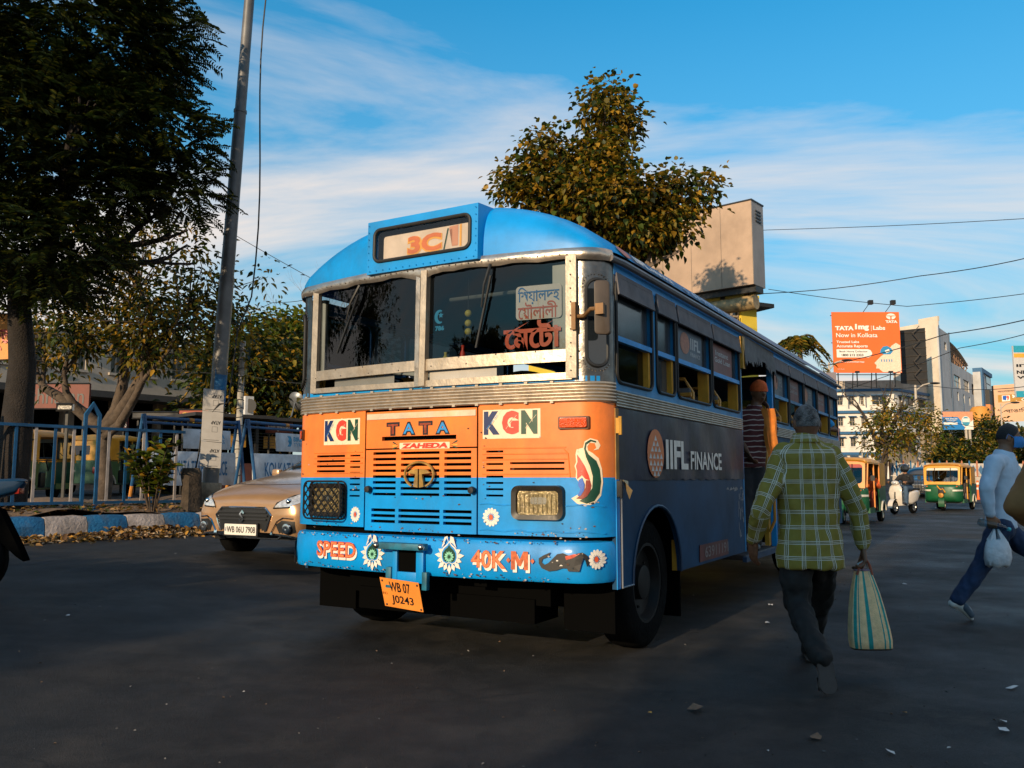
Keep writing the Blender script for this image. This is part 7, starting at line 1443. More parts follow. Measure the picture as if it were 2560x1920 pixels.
# peepal behind the bus
BP = gp(1560, 17.5); heart_ = lob(BP, [((1520, 300, 17.5), (.55, .6, .75)), ((1490, 420, 17.5), (.75, .8, .7)), ((1360, 400, 17.5), (.38, .45, .75)), ((1500, 520, 17.5), (1.35, 1.2, .65)), ((1330, 460, 17.5), (.75, .7, .3)), ((1270, 430, 17.5), (.22, .25, .18)), ((1700, 480, 17.5), (.75, .7, .45)), ((1790, 450, 17.5), (.18, .25, .22)), ((1600, 570, 17.5), (1.05, .9, .45)), ((1360, 520, 17.5), (.5, .5, .25))])
tree('leafy peepal tree with heart-shaped leaves rising behind the bus roof', BP, [((0, 0, 0), (-.02, 0, 1), 4.6, .2), ((0, 0, 4.4), (-.25, 0, 1), 2.4, .12), ((0, 0, 4.4), (.5, 0, .8), 2.2, .11), ((0, 0, 4.4), (-.8, .1, .7), 2.4, .10), ((0, 0, 4.6), (.05, .2, 1), 2.6, .10)], 17, 15500, .135, [LY, LO, LG, LD], [.38, .24, .22, .16], heart_, bark2, scatter=.2, asp=.85)
# dead palm leaves: coconut palm beyond the bus
BPM = gp(2010, 46); t = thing('palm_tree', 'palm with drooping fronds showing above the bus roof', 'palm', BPM); hP = at(2012, 856, 46).z - BPM.z; mb = MB(); mb.tube([(0, 0, 0), (.2, 0, hP * .5), (0, 0, hP)], [.22, .17, .14], 10); mb.build('trunk', bark2, t, smooth=60); rp6 = np.random.RandomState(6); Cs, Ds = [], []
for k in range(34):
    a = rp6.uniform(0, 2 * pi); el = rp6.uniform(-.3, 1.1); L_ = rp6.uniform(1.2, 1.9); d = Vector((cos(a) * cos(el), sin(a) * cos(el), sin(el)))
    for j in range(16):
        f = (j + 1) / 16; p = Vector((0, 0, hP)) + d * L_ * f - Vector((0, 0, 1)) * L_ * f * f * .9; sv = d.cross(Vector((0, 0, 1))).normalized()
        for s in (-1, 1): Cs.append(tuple(p)); Ds.append(tuple(sv * s * .8 + d * .5 - Vector((0, 0, .5))))
leaf_cloud('crown', np.array(Cs), np.array(Ds), .42, [LY, LG, LO], t, 6, asp=.13, mats_p=[.5, .3, .2])
# tree in front of the white building, and trees further down the street
B7 = gp(2205, 56); tree('sparse yellow-leaved tree in front of the white and blue building', B7, [((0, 0, 0), (.1, 0, 1), 2.6, .3), ((0, 0, 2.4), (.7, 0, .8), 4, .16), ((0, 0, 2.4), (-.6, 0, .9), 4, .16), ((0, 0, 2.4), (.1, .2, 1), 4.2, .16)], 19, 2500, .26, [LO, LY, LB, LG], [.33, .35, .17, .15], lob(B7, [((2255, 1050, 56), (2.1, 2, 1.0)), ((2210, 1085, 56), (1.8, 2, 1.0)), ((2310, 1085, 56), (1.5, 1.6, 1.0)), ((2270, 1120, 56), (1.6, 1.6, .9))]), scatter=.42)
for i, (px, py, Y, w, h, lb) in enumerate(((2410, 1130, 75, 2.6, 2.2, 'dark roadside tree under the blue hoarding'), (2468, 1105, 82, 1.9, 2.4, 'tall dark tree between the grey tower and the peach hoarding'), (2545, 1120, 80, 2.6, 2.4, 'olive tree behind the masked man'), (2380, 1150, 72, 1.4, 1.4, 'small bushy tree beside the hoarding poles'))):
    b_ = gp(px, Y); c = tuple(pt(px, py, Y) - b_); tree(lb, b_, [((0, 0, 0), (0, 0, 1), max(1.5, c[2] * .7), .2), ((0, 0, max(1.3, c[2] * .65)), (.4, 0, .9), 2.4, .1)], 30 + i, 3200, .36, [LD, LG, LY, LO], [.35, .3, .25, .1], [(c, (w, 1.8, h)), ((c[0] + .5, c[1], c[2] - 1.4), (w * .8, 1.6, h * .6))], group='street trees down the road', scatter=.55)
# trees along the left pavement, out of frame: they shade the road and show in the windscreen
for i, (x, y, h, w, wz) in enumerate(((-12.2, -3.2, 3.7, 1.7, .45), (-23.0, 6.0, 7.0, 3.0, 2.2), (-12.6, -8.2, 4.6, 1.2, .6), (-28, 0, 7.5, 3.2, 2.4))):
    b_ = Vector((x, y, gz(x, y))); tree('roadside tree %s' % ('beside the camera', 'past the motorcycle', 'behind the camera', 'across the left pavement')[i], b_, [((0, 0, 0), (0, 0, 1), h * .75, .16), ((0, 0, h * .7), (.5, .2, .5), 1.4, .09), ((0, 0, h * .7), (-.5, .1, .5), 1.4, .09)], 50 + i, 3000, .28, [LD, LG, LY], [.4, .35, .25], [((0, 0, h), (w, w, wz)), ((.4, .6, h + wz * .3), (w * .7, w * .7, wz * .7))], group='street trees on the left pavement', scatter=.4 if wz > 1 else .25)
# unseen dark trees added on the right to darken the bus side's reflections
for i, (x, y) in enumerate(((24, 25), (30, 32.5), (38, 42))):
    b_ = Vector((x, y, gz(x, y))); tree('dense added light-blocking tree, %s from the camera on the right' % ('nearest', 'second', 'third')[i], b_, [((0, 0, 0), (0, 0, 1), 2.6, .25), ((0, 0, 2.4), (.5, .2, .7), 2.4, .12), ((0, 0, 2.4), (-.5, .1, .7), 2.4, .12)], 70 + i, 4200, .5, [LD, LG], [.7, .3], [((0, 0, 5), (3.2, 3.2, 2.8)), ((.4, .6, 2.2), (2.6, 2.6, 1.6))], group='unseen light-blocking trees on the right', scatter=.6)
b_ = Vector((sin(SUN_AZ), cos(SUN_AZ), 0)) * -12 + Vector((-cos(SUN_AZ), sin(SUN_AZ), 0)) * 1.0  # unseen tree added to break up the hard shade edge on the road
tree('tall unseen tree added behind the photographer to soften the shade edge', b_, [((0, 0, 0), (0, 0, 1), 3.0, .18), ((0, 0, 2.8), (.1, .1, 1), 3.0, .1), ((0, 0, 2.8), (-.1, .1, 1), 3.0, .1)], 88, 4200, .26, [LD, LG, LY], [.4, .35, .25], [((0, 0, 4.6), (.6, .6, 1.2)), ((.1, 0, 6.6), (.7, .7, 1.3)), ((0, .1, 8.3), (.6, .6, 1.0))], scatter=.22)
# ------------------------------------------------------------------ buildings
plas = lambda n, c, **k: M(n, c, .85, var=k.get('var', .12), scale=k.get('scale', .5), dirt=k.get('dirt', .35), dcol=k.get('dcol', (.16, .12, .09)), bump=.15, bscale=6)
wglz = M('window_dark', (.02, .022, .025), .15, var=.3, scale=2, spec=.8); shut = M('shutter_green', (.09, .10, .08), .7); wframe = M('window_frame', (.32, .26, .2), .7)
class Facade:
    """a wall face from A to B (ground points); f(a, z, d): a along, z up, d outwards"""
    def __init__(s, A, B): s.A = Vector(A); s.B = Vector(B); s.d = (s.B - s.A); s.d.z = 0; s.L = s.d.length; s.d.normalize(); s.n = Vector((s.d.y, -s.d.x, 0))
    def f(s, a, z, d): return s.A + s.d * a + s.n * d + Vector((0, 0, z))
def local(o, F): return lambda a, z, d: F.f(a, z, d) - o.location
def wall(t, F, h, wins, mat, z0=0, pane=True, name='wall', sill=True, pm=None, hood=None, bars=0):
    f = local(t, F); mb = holed(lambda a, z, d: f(a, z, -d), 0, F.L, z0, h, wins, .22, maxdx=50); w_ = mb.build(name, mat, t, smooth=0)
    for (a0, a1, b0, b1) in wins if pane else []:
        mb = MB(); mb.prism([(a0, b0), (a1, b0), (a1, b1), (a0, b1)], f, -.21, -.17); wo = mb.build('window', pm or wglz, t, smooth=0)
        mb = MB(); am = (a0 + a1) / 2
        for (p, q) in (((am, b0), (am, b1)), ((a0, (b0 + b1) / 2), (a1, (b0 + b1) / 2)), ((a0 + .03, b0), (a0 + .03, b1)), ((a1 - .03, b0), (a1 - .03, b1))): mb.bar(f(*p, -.15), f(*q, -.15), .07, .06, up=tuple(F.n))
        mb.build('frame', wframe, wo, smooth=0)
        if sill: mb = MB(); mb.prism([(a0 - .1, b0 - .1), (a1 + .1, b0 - .1), (a1 + .1, b0), (a0 - .1, b0)], f, .002, .12); mb.build('sill', mat, wo, smooth=0)
        if hood: mb = MB(); mb.prism([(a0 - .2, b1 + .05), (a1 + .2, b1 + .05), (a1 + .2, b1 + .15), (a0 - .2, b1 + .15)], f, .002, .6); mb.build('sunshade', hood, wo, smooth=0)
    return w_
def box_rest(t, F, h, depth, mat, z0=0):
    f = local(t, F); mb = MB(); L_ = F.L
    mb.add([f(0, z0, -.001), f(0, h, -.001), f(0, h, -depth), f(0, z0, -depth)], [(0, 1, 2, 3)]); mb.add([f(L_, z0, -.001), f(L_, h, -.001), f(L_, h, -depth), f(L_, z0, -depth)], [(0, 1, 2, 3)]); mb.add([f(0, z0, -depth), f(L_, z0, -depth), f(L_, h, -depth), f(0, h, -depth)], [(0, 1, 2, 3)]); mb.add([f(0, h, 0), f(L_, h, 0), f(L_, h, -depth), f(0, h, -depth)], [(0, 1, 2, 3)]); return mb.build('side_walls', mat, t, smooth=0)
def slab(t, F, a0, a1, z0, z1, d0, d1, mat, name): f = local(t, F); mb = MB(); mb.prism([(a0, z0), (a1, z0), (a1, z1), (a0, z1)], f, d0, d1); return mb.build(name, mat, t, smooth=0)
def zpx(py, Y): return CAM_H + (1192 - py) * Y / FPX       # height seen at image row py, distance Y
cream_w = plas('cream_wall', (.66, .55, .42)); white_w = plas('white_wall', (.72, .66, .58)); blue_tr = M('trim_blue', (.015, .10, .22), .6, var=.15)
# --- white building with blue floor bands
YA = 120.; A = gp(2040, YA); B = gp(2248, YA - 2); Bc = gp(2330, YA + 6); A.z = B.z = Bc.z = 0.5
t = thing('apartment_building', 'white block with blue floor bands below the orange billboard', 'building', A); F = Facade(A, B)
zr0, zf = zpx(962, YA) - .5, [zpx(y, YA) - .5 for y in (1180, 1133, 1082, 1030, 976)]
def band_wins(F, cols, rows):
    return [(F.L * c0, F.L * c1, z0, z1) for z0, z1 in rows for c0, c1 in cols]
rows = [(zf[i] + .95, zf[i] + 2.15) for i in range(0, 4)]
wins = band_wins(F, [(.10, .19), (.30, .36), (.44, .50), (.58, .62), (.72, .90)], rows); wall(t, F, zf[4], wins, white_w, hood=blue_tr); box_rest(t, F, zf[4], 14, white_w)
G = Facade(B, Bc); wins = band_wins(G, [(.1, .2), (.3, .55), (.68, .92)], rows); wall(t, G, zf[4], wins, white_w, hood=blue_tr)
for z in zf[1:]:
    slab(t, F, -.1, F.L + .3, z - .25, z + .12, .005, .35, blue_tr, 'floor_band'); slab(t, G, 0, G.L, z - .25, z + .12, .005, .35, blue_tr, 'floor_band')
for X_ in (F, G): slab(t, X_, 0, X_.L, zf[4] + .12, zr0 + .5, -.15, .05, plas('parapet', (.50, .42, .33), dirt=.7), 'parapet')
slab(t, F, F.L * .02, F.L * .28, zf[1] + .4, zf[2] + .9, .01, 1.2, M('terracotta_wall', (.55, .19, .07), .85, var=.12, scale=.6), 'oriel')
slab(t, F, F.L * .06, F.L * .24, zf[1] - 1.3, zf[1] + .2, .01, .9, wframe, 'oriel_window')
o = slab(t, F, F.L * .80, F.L * .86, zf[1] + .0, zf[1] + .7, .02, .5, M('ac_white', (.6, .58, .55), .6), 'air_conditioner'); slab(t, F, F.L * .81, F.L * .85, zf[1] + .1, zf[1] + .6, .5, .53, a_blk, 'fan_grille')
# --- orange billboard on its roof
YB = 112.; bA, bB = at(2085, 932, YB), at(2255, 932, YB); zb0, zb1 = bA.z, at(2170, 780, YB).z; bA.z = bB.z = 0
bt_ = thing('billboard', 'orange hoarding advertising laboratory tests above the white building', 'billboard', Vector((bA.x, bA.y, 0))); F = Facade(bA, bB); f = local(bt_, F); W_, H_ = F.L, zb1 - zb0
orb = M('hoarding_orange', (.80, .145, .022), .55, var=.05, scale=.4); wh = M('hoarding_white', (.85, .78, .68), .55, var=.03)
mb = MB(); mb.prism([(0, zb0), (W_, zb0), (W_, zb1), (0, zb1)], f, -.12, 0); pn = mb.build('face', orb, bt_, smooth=0)
bx_ = lambda x0, y0, x1, y1: (W_ * x0, W_ * x1, zb1 - H_ * y1, zb1 - H_ * y0)
def bl_(s, x0, y0, x1, y1, m=wh, b=.02): lettering(s, bx_(x0, y0, x1, y1), f, m, pn, bold=b, off=.10)
for s, r4, b in (('TATA', (.04, .235, .315, .305), .06), ('1mg', (.335, .20, .54, .315), .06), ('Labs', (.60, .23, .78, .30), .03), ('Now in Kolkata', (.05, .35, .66, .42), .015), ('Trusted Labs', (.05, .475, .385, .515), .03), ('Accurate Reports', (.05, .54, .51, .60), .03), ('1mg.com | Download App', (.05, .81, .45, .84), .03), ('T&C Apply', (.05, .935, .15, .95), 0), ('TATA', (.79, .14, .965, .185), .06)): bl_(s, *r4, b=b)
mb = MB(); 
def pat(L_, m, nm, off=.04, st=.004): patch([(p, m_) for p, m_ in L_], f, None, pn, nm, off, st, maxlen=0)
c2 = lambda cx, cy, rx, ry, n=24: [(W_ * (cx + rx * cos(2 * pi * k / n)), zb1 - H_ * (cy + ry * sin(2 * pi * k / n))) for k in range(n)]
P_ = lambda L_: [(W_ * a, zb1 - H_ * b) for a, b in L_]
pat([(P_([(.575, .225), (.58, .225), (.58, .315), (.575, .315)]), wh), (P_([(.05, .615), (.51, .615), (.55, .63), (.575, .68), (.55, .735), (.51, .75), (.05, .75)]), wh), (c2(.875, .075, .07, .05), wh), (P_([(.81, .06), (.94, .06), (.94, .07), (.885, .075), (.885, .125), (.865, .125), (.865, .075), (.81, .07)]), orb)], orb, 'printed_panel')
pat([(P_([(.60, .84), (.70, .73), (.80, .66), (.86, .56), (.93, .51), (.99, .55), (.99, .99), (.72, .99), (.66, .93), (.62, .93), (.63, .88)]), M('hand_skin_print', (.83, .62, .45), .55)), (P_([(.70, .62), (.74, .57), (.80, .56), (.86, .60), (.88, .65), (.84, .70), (.74, .70), (.69, .67)]), M('glove_blue', (.03, .25, .48), .5)), (P_([(.76, .64), (.82, .61), (.84, .65), (.78, .68)]), wh)] + [(P_([(.70 + .037 * k, .78), (.715 + .037 * k, .78), (.715 + .037 * k, .82), (.70 + .037 * k, .82)]), M('glove_blue')) for k in range(5)], wh, 'printed_hands')
bl_('Book Home Collection', .09, .635, .50, .665, inkblk, .0); bl_('1800 212 2323', .12, .69, .44, .73, inkblk, .02)
for k in range(4): mb = MB(); a = W_ * (.08 + .28 * k); mb.bar(f(a, zb0 - 1.9, -.5), f(a, zb1 - .3, -.5), .12, .12); mb.bar(f(a, zb0 - 1.9, -2.2), f(a, zb1 - 1, -.55), .1, .1); mb.build('support', dkmetal, bt_)
mb = MB()
for z in (zb0 - .2, zb0 + H_ * .5, zb1 - .4): mb.bar(f(0, z, -.5), f(W_, z, -.5), .1, .1)
mb.build('cross_beam', dkmetal, bt_)
for a in (.47, .80):
    mb = MB(); mb.bar(f(W_ * a, zb1, 0), f(W_ * a + .5, zb1 + 1.0, .9), .06, .06); mb.box(*sum(((v - .28, v + .28) for v in f(W_ * a + .6, zb1 + 1.1, 1.0)), ())); mb.build('floodlight', dkmetal, bt_)
for a in (.32, .81): mb = MB(); q = f(W_ * a, zb0 + .05, .5); mb.box(q.x - .25, q.x + .25, q.y - .2, q.y + .2, q.z - .12, q.z + .12); mb.build('floodlight', dkmetal, bt_)
# dark hoarding back
YC = 117.; cA, cB = at(2253, 958, YC), at(2320, 960, YC); z0_, z1_ = cA.z, zpx(816, YC); cA.z = cB.z = 0; ct = thing('lattice_hoarding', 'dark back of a hoarding with steel lattice beside the orange billboard', 'billboard', cA.copy()); F = Facade(cA, cB); f = local(ct, F)
mb = MB(); mb.prism([(0, z0_), (F.L, z0_ - .4), (F.L, z1_), (0, z1_ - .4)], f, -.1, 0); mb.build('sheet', M('dark_sheet', (.022, .020, .018), .7, var=.25, scale=.8), ct, smooth=0)
for k in range(7): z = z0_ + (z1_ - z0_) * (k + .5) / 7; mb = MB(); mb.bar(f(0, z - .2, .06), f(F.L, z, .06), .09, .08); mb.build('beam', M('rust_dark', (.05, .04, .032), .8), ct)
for k in range(8): z = z0_ + (z1_ - z0_) * k / 8; a = F.L * (.55 + .12 * (-1) ** k); mb = MB(); mb.bar(f(a, z, .5), f(F.L * (.55 - .14 * (-1) ** k), z + (z1_ - z0_) / 7, .7), .10, .10); mb.build('lattice', M('rust_dark'), ct)
# --- tall cream tower with shaded flank
YD = 128.; A, B = gp(2246, YD + 3), gp(2366, YD - 4); C_ = gp(2474, YD + 30); A.z = B.z = C_.z = .5; t = thing('office_tower', 'tall cream tower with pale shaded flank and blue-framed corner', 'building', A); F = Facade(A, B); hD = zpx(818, YD)
wall(t, F, hD, [(F.L * .66, F.L * .70, hD * .46, hD * .50)], cream_w, sill=False); slab(t, F, F.L * .60, F.L, hD, hD + .7, -.4, .0, cream_w, 'parapet')
G = Facade(B, C_); flank = plas('flank_shade_wall', (.48, .47, .46)); hG = hD * .96  # greyer than the cream front: the flank's shade is put into the colour
wn = [(G.L * (.26 + .2 * k), G.L * (.39 + .2 * k), hD * .63, hD * .71) for k in range(3)] + [(G.L * (.18 + .13 * k), G.L * (.21 + .13 * k), hD * z, hD * (z + .06)) for k in range(5) for z in (.36, .54)]
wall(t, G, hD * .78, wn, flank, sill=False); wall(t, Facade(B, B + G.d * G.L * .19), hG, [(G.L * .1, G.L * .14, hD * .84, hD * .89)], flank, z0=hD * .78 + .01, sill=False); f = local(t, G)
for a in (.0, .19, .42): slab(t, G, G.L * a - .1, G.L * a + .12, 0, hD * (.97 if a < .3 else .6), .01, .15, M('blue_grey_trim', (.05, .09, .15), .6), 'pilaster')
mb = MB()                                              # rooftop canopy frame
for k in range(9): a = G.L * (.21 + .05 * k); mb.bar(f(a, hD * .78, -.5), f(a, hD * (.90 - .012 * k), -.5), .12, .12); mb.bar(f(a, hD * .78, -.5), f(a + G.L * .05, hD * .86, -.5), .1, .1)
for z in (.82, .86): mb.bar(f(G.L * .2, hD * (z + .03), -.5), f(G.L * .66, hD * (z - .04), -.5), .12, .12)
mb.build('roof_frame', M('rust_frame', (.28, .15, .08), .8), t)
mb = MB(); mb.grid(lambda a, b: f(G.L * (.2 + .44 * a), hD * (.925 - .09 * a * a), -.2 - 5 * b), [k / 8 for k in range(9)], [0, 1]); mb.build('canopy_roof', cream_w, t, smooth=60)
slab(t, G, G.L * .70, G.L * .99, 0, hD * .80, .01, 1.2, flank, 'corner_block'); slab(t, G, G.L * .70, G.L * .735, hD * .2, hD * .80, 1.21, 1.5, blue_tr, 'blue_frame'); slab(t, G, G.L * .70, G.L * .99, hD * .80, hD * .83, .01, 1.5, blue_tr, 'blue_frame')
for z0_, z1_, m in ((.57, .68, a_blk), (.48, .57, M('sign_orange', (.7, .2, .03))), (.37, .48, white_w), (.2, .30, a_blk)): slab(t, G, G.L * .80, G.L * .93, hD * z0_, hD * z1_, 1.21, 1.9, m, 'vertical_sign')
for z in (.74, .68, .33): slab(t, G, G.L * .84, G.L * .95, hD * z, hD * (z + .05), 1.205, 1.3, wglz, 'window')
# --- unfinished concrete frame
YE = 86.; A, B = gp(2318, YE), gp(2384, YE + 4); t = thing('concrete_frame_building', 'low unfinished concrete building with open columns under the sparse tree', 'building', A); F = Facade(A, B); f = local(t, F); cg = plas('raw_concrete', (.26, .20, .13), dirt=.6); hE = zpx(1078, YE) - A.z
for k in range(6): slab(t, F, F.L * k / 5 - .18, F.L * k / 5 + .18, 0, hE, -.4, 0, cg, 'column')
for z in (hE * .28, hE * .92): slab(t, F, -.3, F.L + .3, z, z + .35, -4, .1, cg, 'floor_slab')
slab(t, F, -.2, F.L + .2, 0, hE * .28, -.35, -.05, cg, 'plinth'); slab(t, F, -.2, F.L, hE * .3, hE * .9, -4, -3.8, plas('inner_wall', (.40, .34, .27)), 'back_wall')
# --- blue hoarding on two posts
YH = 72.; A, B = at(2358, 1074, YH), at(2434, 1074, YH); z0_, z1_ = A.z, zpx(1029, YH); A.z = B.z = 0; t = thing('hoarding', 'blue and orange hoarding with a round picture standing on two posts', 'billboard', A.copy()); F = Facade(A, B); f = local(t, F); L_ = F.L; h_ = z1_ - z0_
mb = MB(); mb.prism([(0, z0_), (L_, z0_), (L_, z1_), (0, z1_)], f, -.08, 0); pn = mb.build('face', M('board_blue', (.02, .20, .50), .5, var=.06), t, smooth=0)
Q = lambda P: [(L_ * a, z0_ + h_ * b) for a, b in P]
patch([(Q([(.0, .70), (.50, .70), (.62, .45), (.75, .0), (1, 0), (1, 1), (0, 1)]), M('board_peach', (.72, .30, .16))), (Q([(.68, .0), (1, 0), (1, .55), (.85, .3)]), wh), ([(L_ * (.76 + .15 * cos(a)), z0_ + h_ * (.45 + .30 * sin(a))) for a in [2 * pi * k / 24 for k in range(24)]], wh), ([(L_ * (.76 + .13 * cos(a)), z0_ + h_ * (.45 + .26 * sin(a))) for a in [2 * pi * k / 24 for k in range(24)]], M('board_cyan', (.06, .30, .42))), (Q([(.64, .42), (.88, .42), (.86, .62), (.66, .62)]), wh), (Q([(.02, .28), (.48, .28), (.48, .40), (.02, .40)]), wh)], f, None, pn, 'printed_panel', .01, .003, maxlen=0)
lettering('SPEAK ENGLISH', (L_ * .05, L_ * .48, z0_ + h_ * .56, z0_ + h_ * .64), f, wh, pn, bold=.02, off=.03); lettering('ADMISSION OPEN', (L_ * .05, L_ * .44, z0_ + h_ * .46, z0_ + h_ * .52), f, wh, pn, bold=.02, off=.03)
for a in (.78, .90): mb = MB(); mb.tube([f(L_ * a, gz(*f(L_ * a, 0, 0).xy) - 1, -.15), f(L_ * a, z0_ + .1, -.15)], .11, 8); mb.build('post', M('post_pale', (.45, .38, .3), .6), t)
# --- peach hoarding
YP = 92.; A, B = at(2489, 1056, YP), at(2700, 1056, YP - 6); z0_, z1_ = A.z, zpx(963, YP); A.z = B.z = 0; t = thing('hoarding', 'peach hoarding with Bengali lettering behind the masked man', 'billboard', A.copy()); F = Facade(A, B); f = local(t, F); L_ = F.L; h_ = z1_ - z0_
mb = MB(); mb.prism([(0, z0_), (L_, z0_), (L_, z1_), (0, z1_)], f, -.1, 0); pn = mb.build('face', M('board_peach2', (.70, .40, .23), .55, var=.06, scale=.4), t, smooth=0)
lettering('আেলাচনায় িবিশষ্ট', (L_ * .05, L_ * .45, z0_ + h_ * .78, z0_ + h_ * .86), f, inkblk, pn, bold=.01, off=.02); patch([(Q2 := [(L_ * a, z0_ + h_ * b) for a, b in ((.05, .53), (.95, .53), (.95, .73), (.05, .73))], M('board_ochre', (.45, .22, .03))), ([(L_ * a, z0_ + h_ * b) for a, b in ((.10, .55), (.20, .55), (.20, .71), (.10, .71))], wh), ([(L_ * a, z0_ + h_ * b) for a, b in ((.11, .60), (.15, .57), (.16, .70), (.11, .70))], vblue)], f, None, pn, 'printed_panel', .01, .004, maxlen=0)
lettering('9', (L_ * .16, L_ * .19, z0_ + h_ * .57, z0_ + h_ * .70), f, red, pn, bold=.05, off=.04); lettering('ৈবঠক', (L_ * .23, L_ * .50, z0_ + h_ * .53, z0_ + h_ * .72), f, wh, pn, bold=.04, off=.04); lettering('বাঙািলয়ানা', (L_ * .14, L_ * .6, z0_ + h_ * .22, z0_ + h_ * .36), f, inkblk, pn, bold=.01, off=.02)
for a in (-.03, .5, .97): mb = MB(); mb.bar(f(L_ * a, 0, -.5), f(L_ * a, z1_, -.5), .2, .2); mb.bar(f(L_ * a, z0_, -.5), f(L_ * a, z1_ - 1, -2.0), .12, .12); mb.build('support', dkmetal, t)
# low buildings under it and a water tank
A, B = gp(2440, 100), gp(2640, 96); t = thing('low_building', 'low cream building below the peach hoarding', 'building', A); F = Facade(A, B); hL = zpx(1068, 98) - A.z; wall(t, F, hL, band_wins(F, [(.1, .22), (.35, .47), (.6, .72)], [(hL * .3, hL * .5), (hL * .68, hL * .85)]), cream_w); box_rest(t, F, hL, 8, cream_w); c = F.f(F.L * .1, hL, -1.5) - A
mb = MB(); mb.lathe([(1.1, 0), (1.1, 2.2), (.8, 2.6), (.3, 2.7)], 16, Matrix.Translation(c)); mb.build('water_tank', M('tank_orange', (.6, .25, .03), .6), t, smooth=40)
# --- sign at the right edge
YS = 60.; A, B = at(2540, 993, YS), at(2650, 993, YS); z0_, z1_ = A.z, zpx(862, YS); A.z = B.z = 0; t = thing('signboard', 'tall white signboard listing exam courses at the right edge', 'sign', A.copy()); F = Facade(A, B); f = local(t, F); L_ = F.L; h_ = z1_ - z0_
mb = MB(); mb.prism([(0, z0_), (L_, z0_), (L_, z1_), (0, z1_)], f, -.15, 0); pn = mb.build('face', M('board_white', (.55, .52, .50), .55, var=.05), t, smooth=0); cyb = M('board_cyan2', (.02, .30, .42), .5)
for b0, b1, m in ((.87, 1., cyb), (0, .12, cyb), (.77, .85, ylw)): patch([([(L_ * .01, z0_ + h_ * b0), (L_ * .99, z0_ + h_ * b0), (L_ * .99, z0_ + h_ * b1), (L_ * .01, z0_ + h_ * b1)], m)], f, None, pn, 'printed_band', .01, maxlen=0)
for s, z in (('IIT JEE', .57), ('NEET UG', .45), ('WBJEE', .34)): lettering(s, (L_ * .05, L_ * .75, z0_ + h_ * z, z0_ + h_ * (z + .07)), f, inkblk, pn, bold=.04, off=.02)
lettering('98301', (L_ * .18, L_ * .9, z0_ + h_ * .02, z0_ + h_ * .10), f, wh, pn, bold=.03, off=.03)
mb = MB(); mb.bar(f(L_ * .5, -1, -.3), f(L_ * .5, z0_, -.3), .25, .25); mb.build('post', dkmetal, t)
# --- steel hoarding box on the yellow building behind the bus
A, B = at(1590, 700, 26.0), at(1884, 702, 23.5); z0_ = 6.66; z1_ = 9.11; A.z = B.z = 0; t = thing('hoarding_box', 'blank grey steel hoarding box above the bus roof behind the peepal tree', 'billboard', A.copy()); F = Facade(A, B); f = local(t, F); L_ = F.L
stl = M('sheet_steel_sunlit', (.42, .29, .20), .6, .15, var=.18, scale=.9, dirt=.55, dcol=(.24, .17, .12)); stl2 = M('sheet_steel_shaded', (.30, .27, .25), .6, .2, var=.15, scale=1.2, dirt=.4)  # warm sunlit face and grey shaded side are put into the colours
for k in range(4): mb = MB(); mb.prism([(L_ * k / 4 + .008, z0_), (L_ * (k + 1) / 4 - .008, z0_), (L_ * (k + 1) / 4 - .008, z1_ - .008), (L_ * k / 4 + .008, z1_ - .008)], f, -.02, 0); mb.build('panel', stl, t, smooth=0)
mb = MB(); mb.prism([(0, z0_), (L_, z0_), (L_, z1_), (0, z1_)], f, -.80, -.022); mb.build('casing', stl2, t, smooth=0)
for k in range(4): mb = MB(); q = z1_ - .55 + .1 * k; mb.bar(f(L_ + .01, q, -.25), f(L_ + .01, q, -.6), .03, .04); mb.build('vent_louvre', dkmetal, t)
mb = MB(); mb.bar(f(-.02, z1_ + .02, -.4), f(L_ + .02, z1_ + .02, -.4), .84, .04); mb.build('top_cap', dkmetal, t)
for k in range(4): mb = MB(); a = L_ * (.3 + .2 * k); mb.bar(f(a, z0_ - .55, -.4), f(a, z0_, -.4), .12, .12); mb.build('bracket', dkmetal, t)
mb = MB(); mb.bar(f(0, z0_ - .1, -.4), f(L_, z0_ - .1, -.4), .5, .18); mb.build('under_beam', dkmetal, t)
mb = MB(); mb.tube([f(L_ * .3, z0_ - .48, -.4), f(L_ * .97, z0_ - .44, -.4)], .22, 14); mb.build('support_tube', M('tube_tan', (.38, .26, .12), .6, var=.3, dirt=.5), t, smooth=60)
YY = 33.; A, B = gp(1560, YY - 3), gp(1905, YY); A.z = B.z = 0; t = thing('yellow_building', 'bright yellow building below the steel hoarding box', 'building', A); F = Facade(A, B); hY = zpx(742, YY); ylb = plas('yellow_wall', (.72, .52, .05), dirt=.2, dcol=(.5, .32, .03)); px2a = lambda px: F.L * (px - 1560) / 345
wall(t, F, hY, [(px2a(1823), px2a(1862), zpx(812, YY), zpx(770, YY))] + [(F.L * c, F.L * (c + .1), hY * z, hY * (z + .13)) for c in (.1, .35) for z in (.35, .75)], ylb, hood=ylb); box_rest(t, F, hY, 7, ylb); slab(t, F, F.L * .9, F.L + .45, zpx(768, YY), zpx(758, YY), -.6, .5, dkmetal, 'sunshade')
slab(t, F, 0, F.L + .05, hY, hY + .12, -7.0, .12, ylb, 'cornice')
mb = MB(); f = local(t, F)
for k in range(6): a = px2a(1836) + k * .12; mb.bar(f(a, zpx(812, YY), -.05), f(a, zpx(795, YY), -.05), .025, .025)
mb.build('window_grille', dkmetal, t)
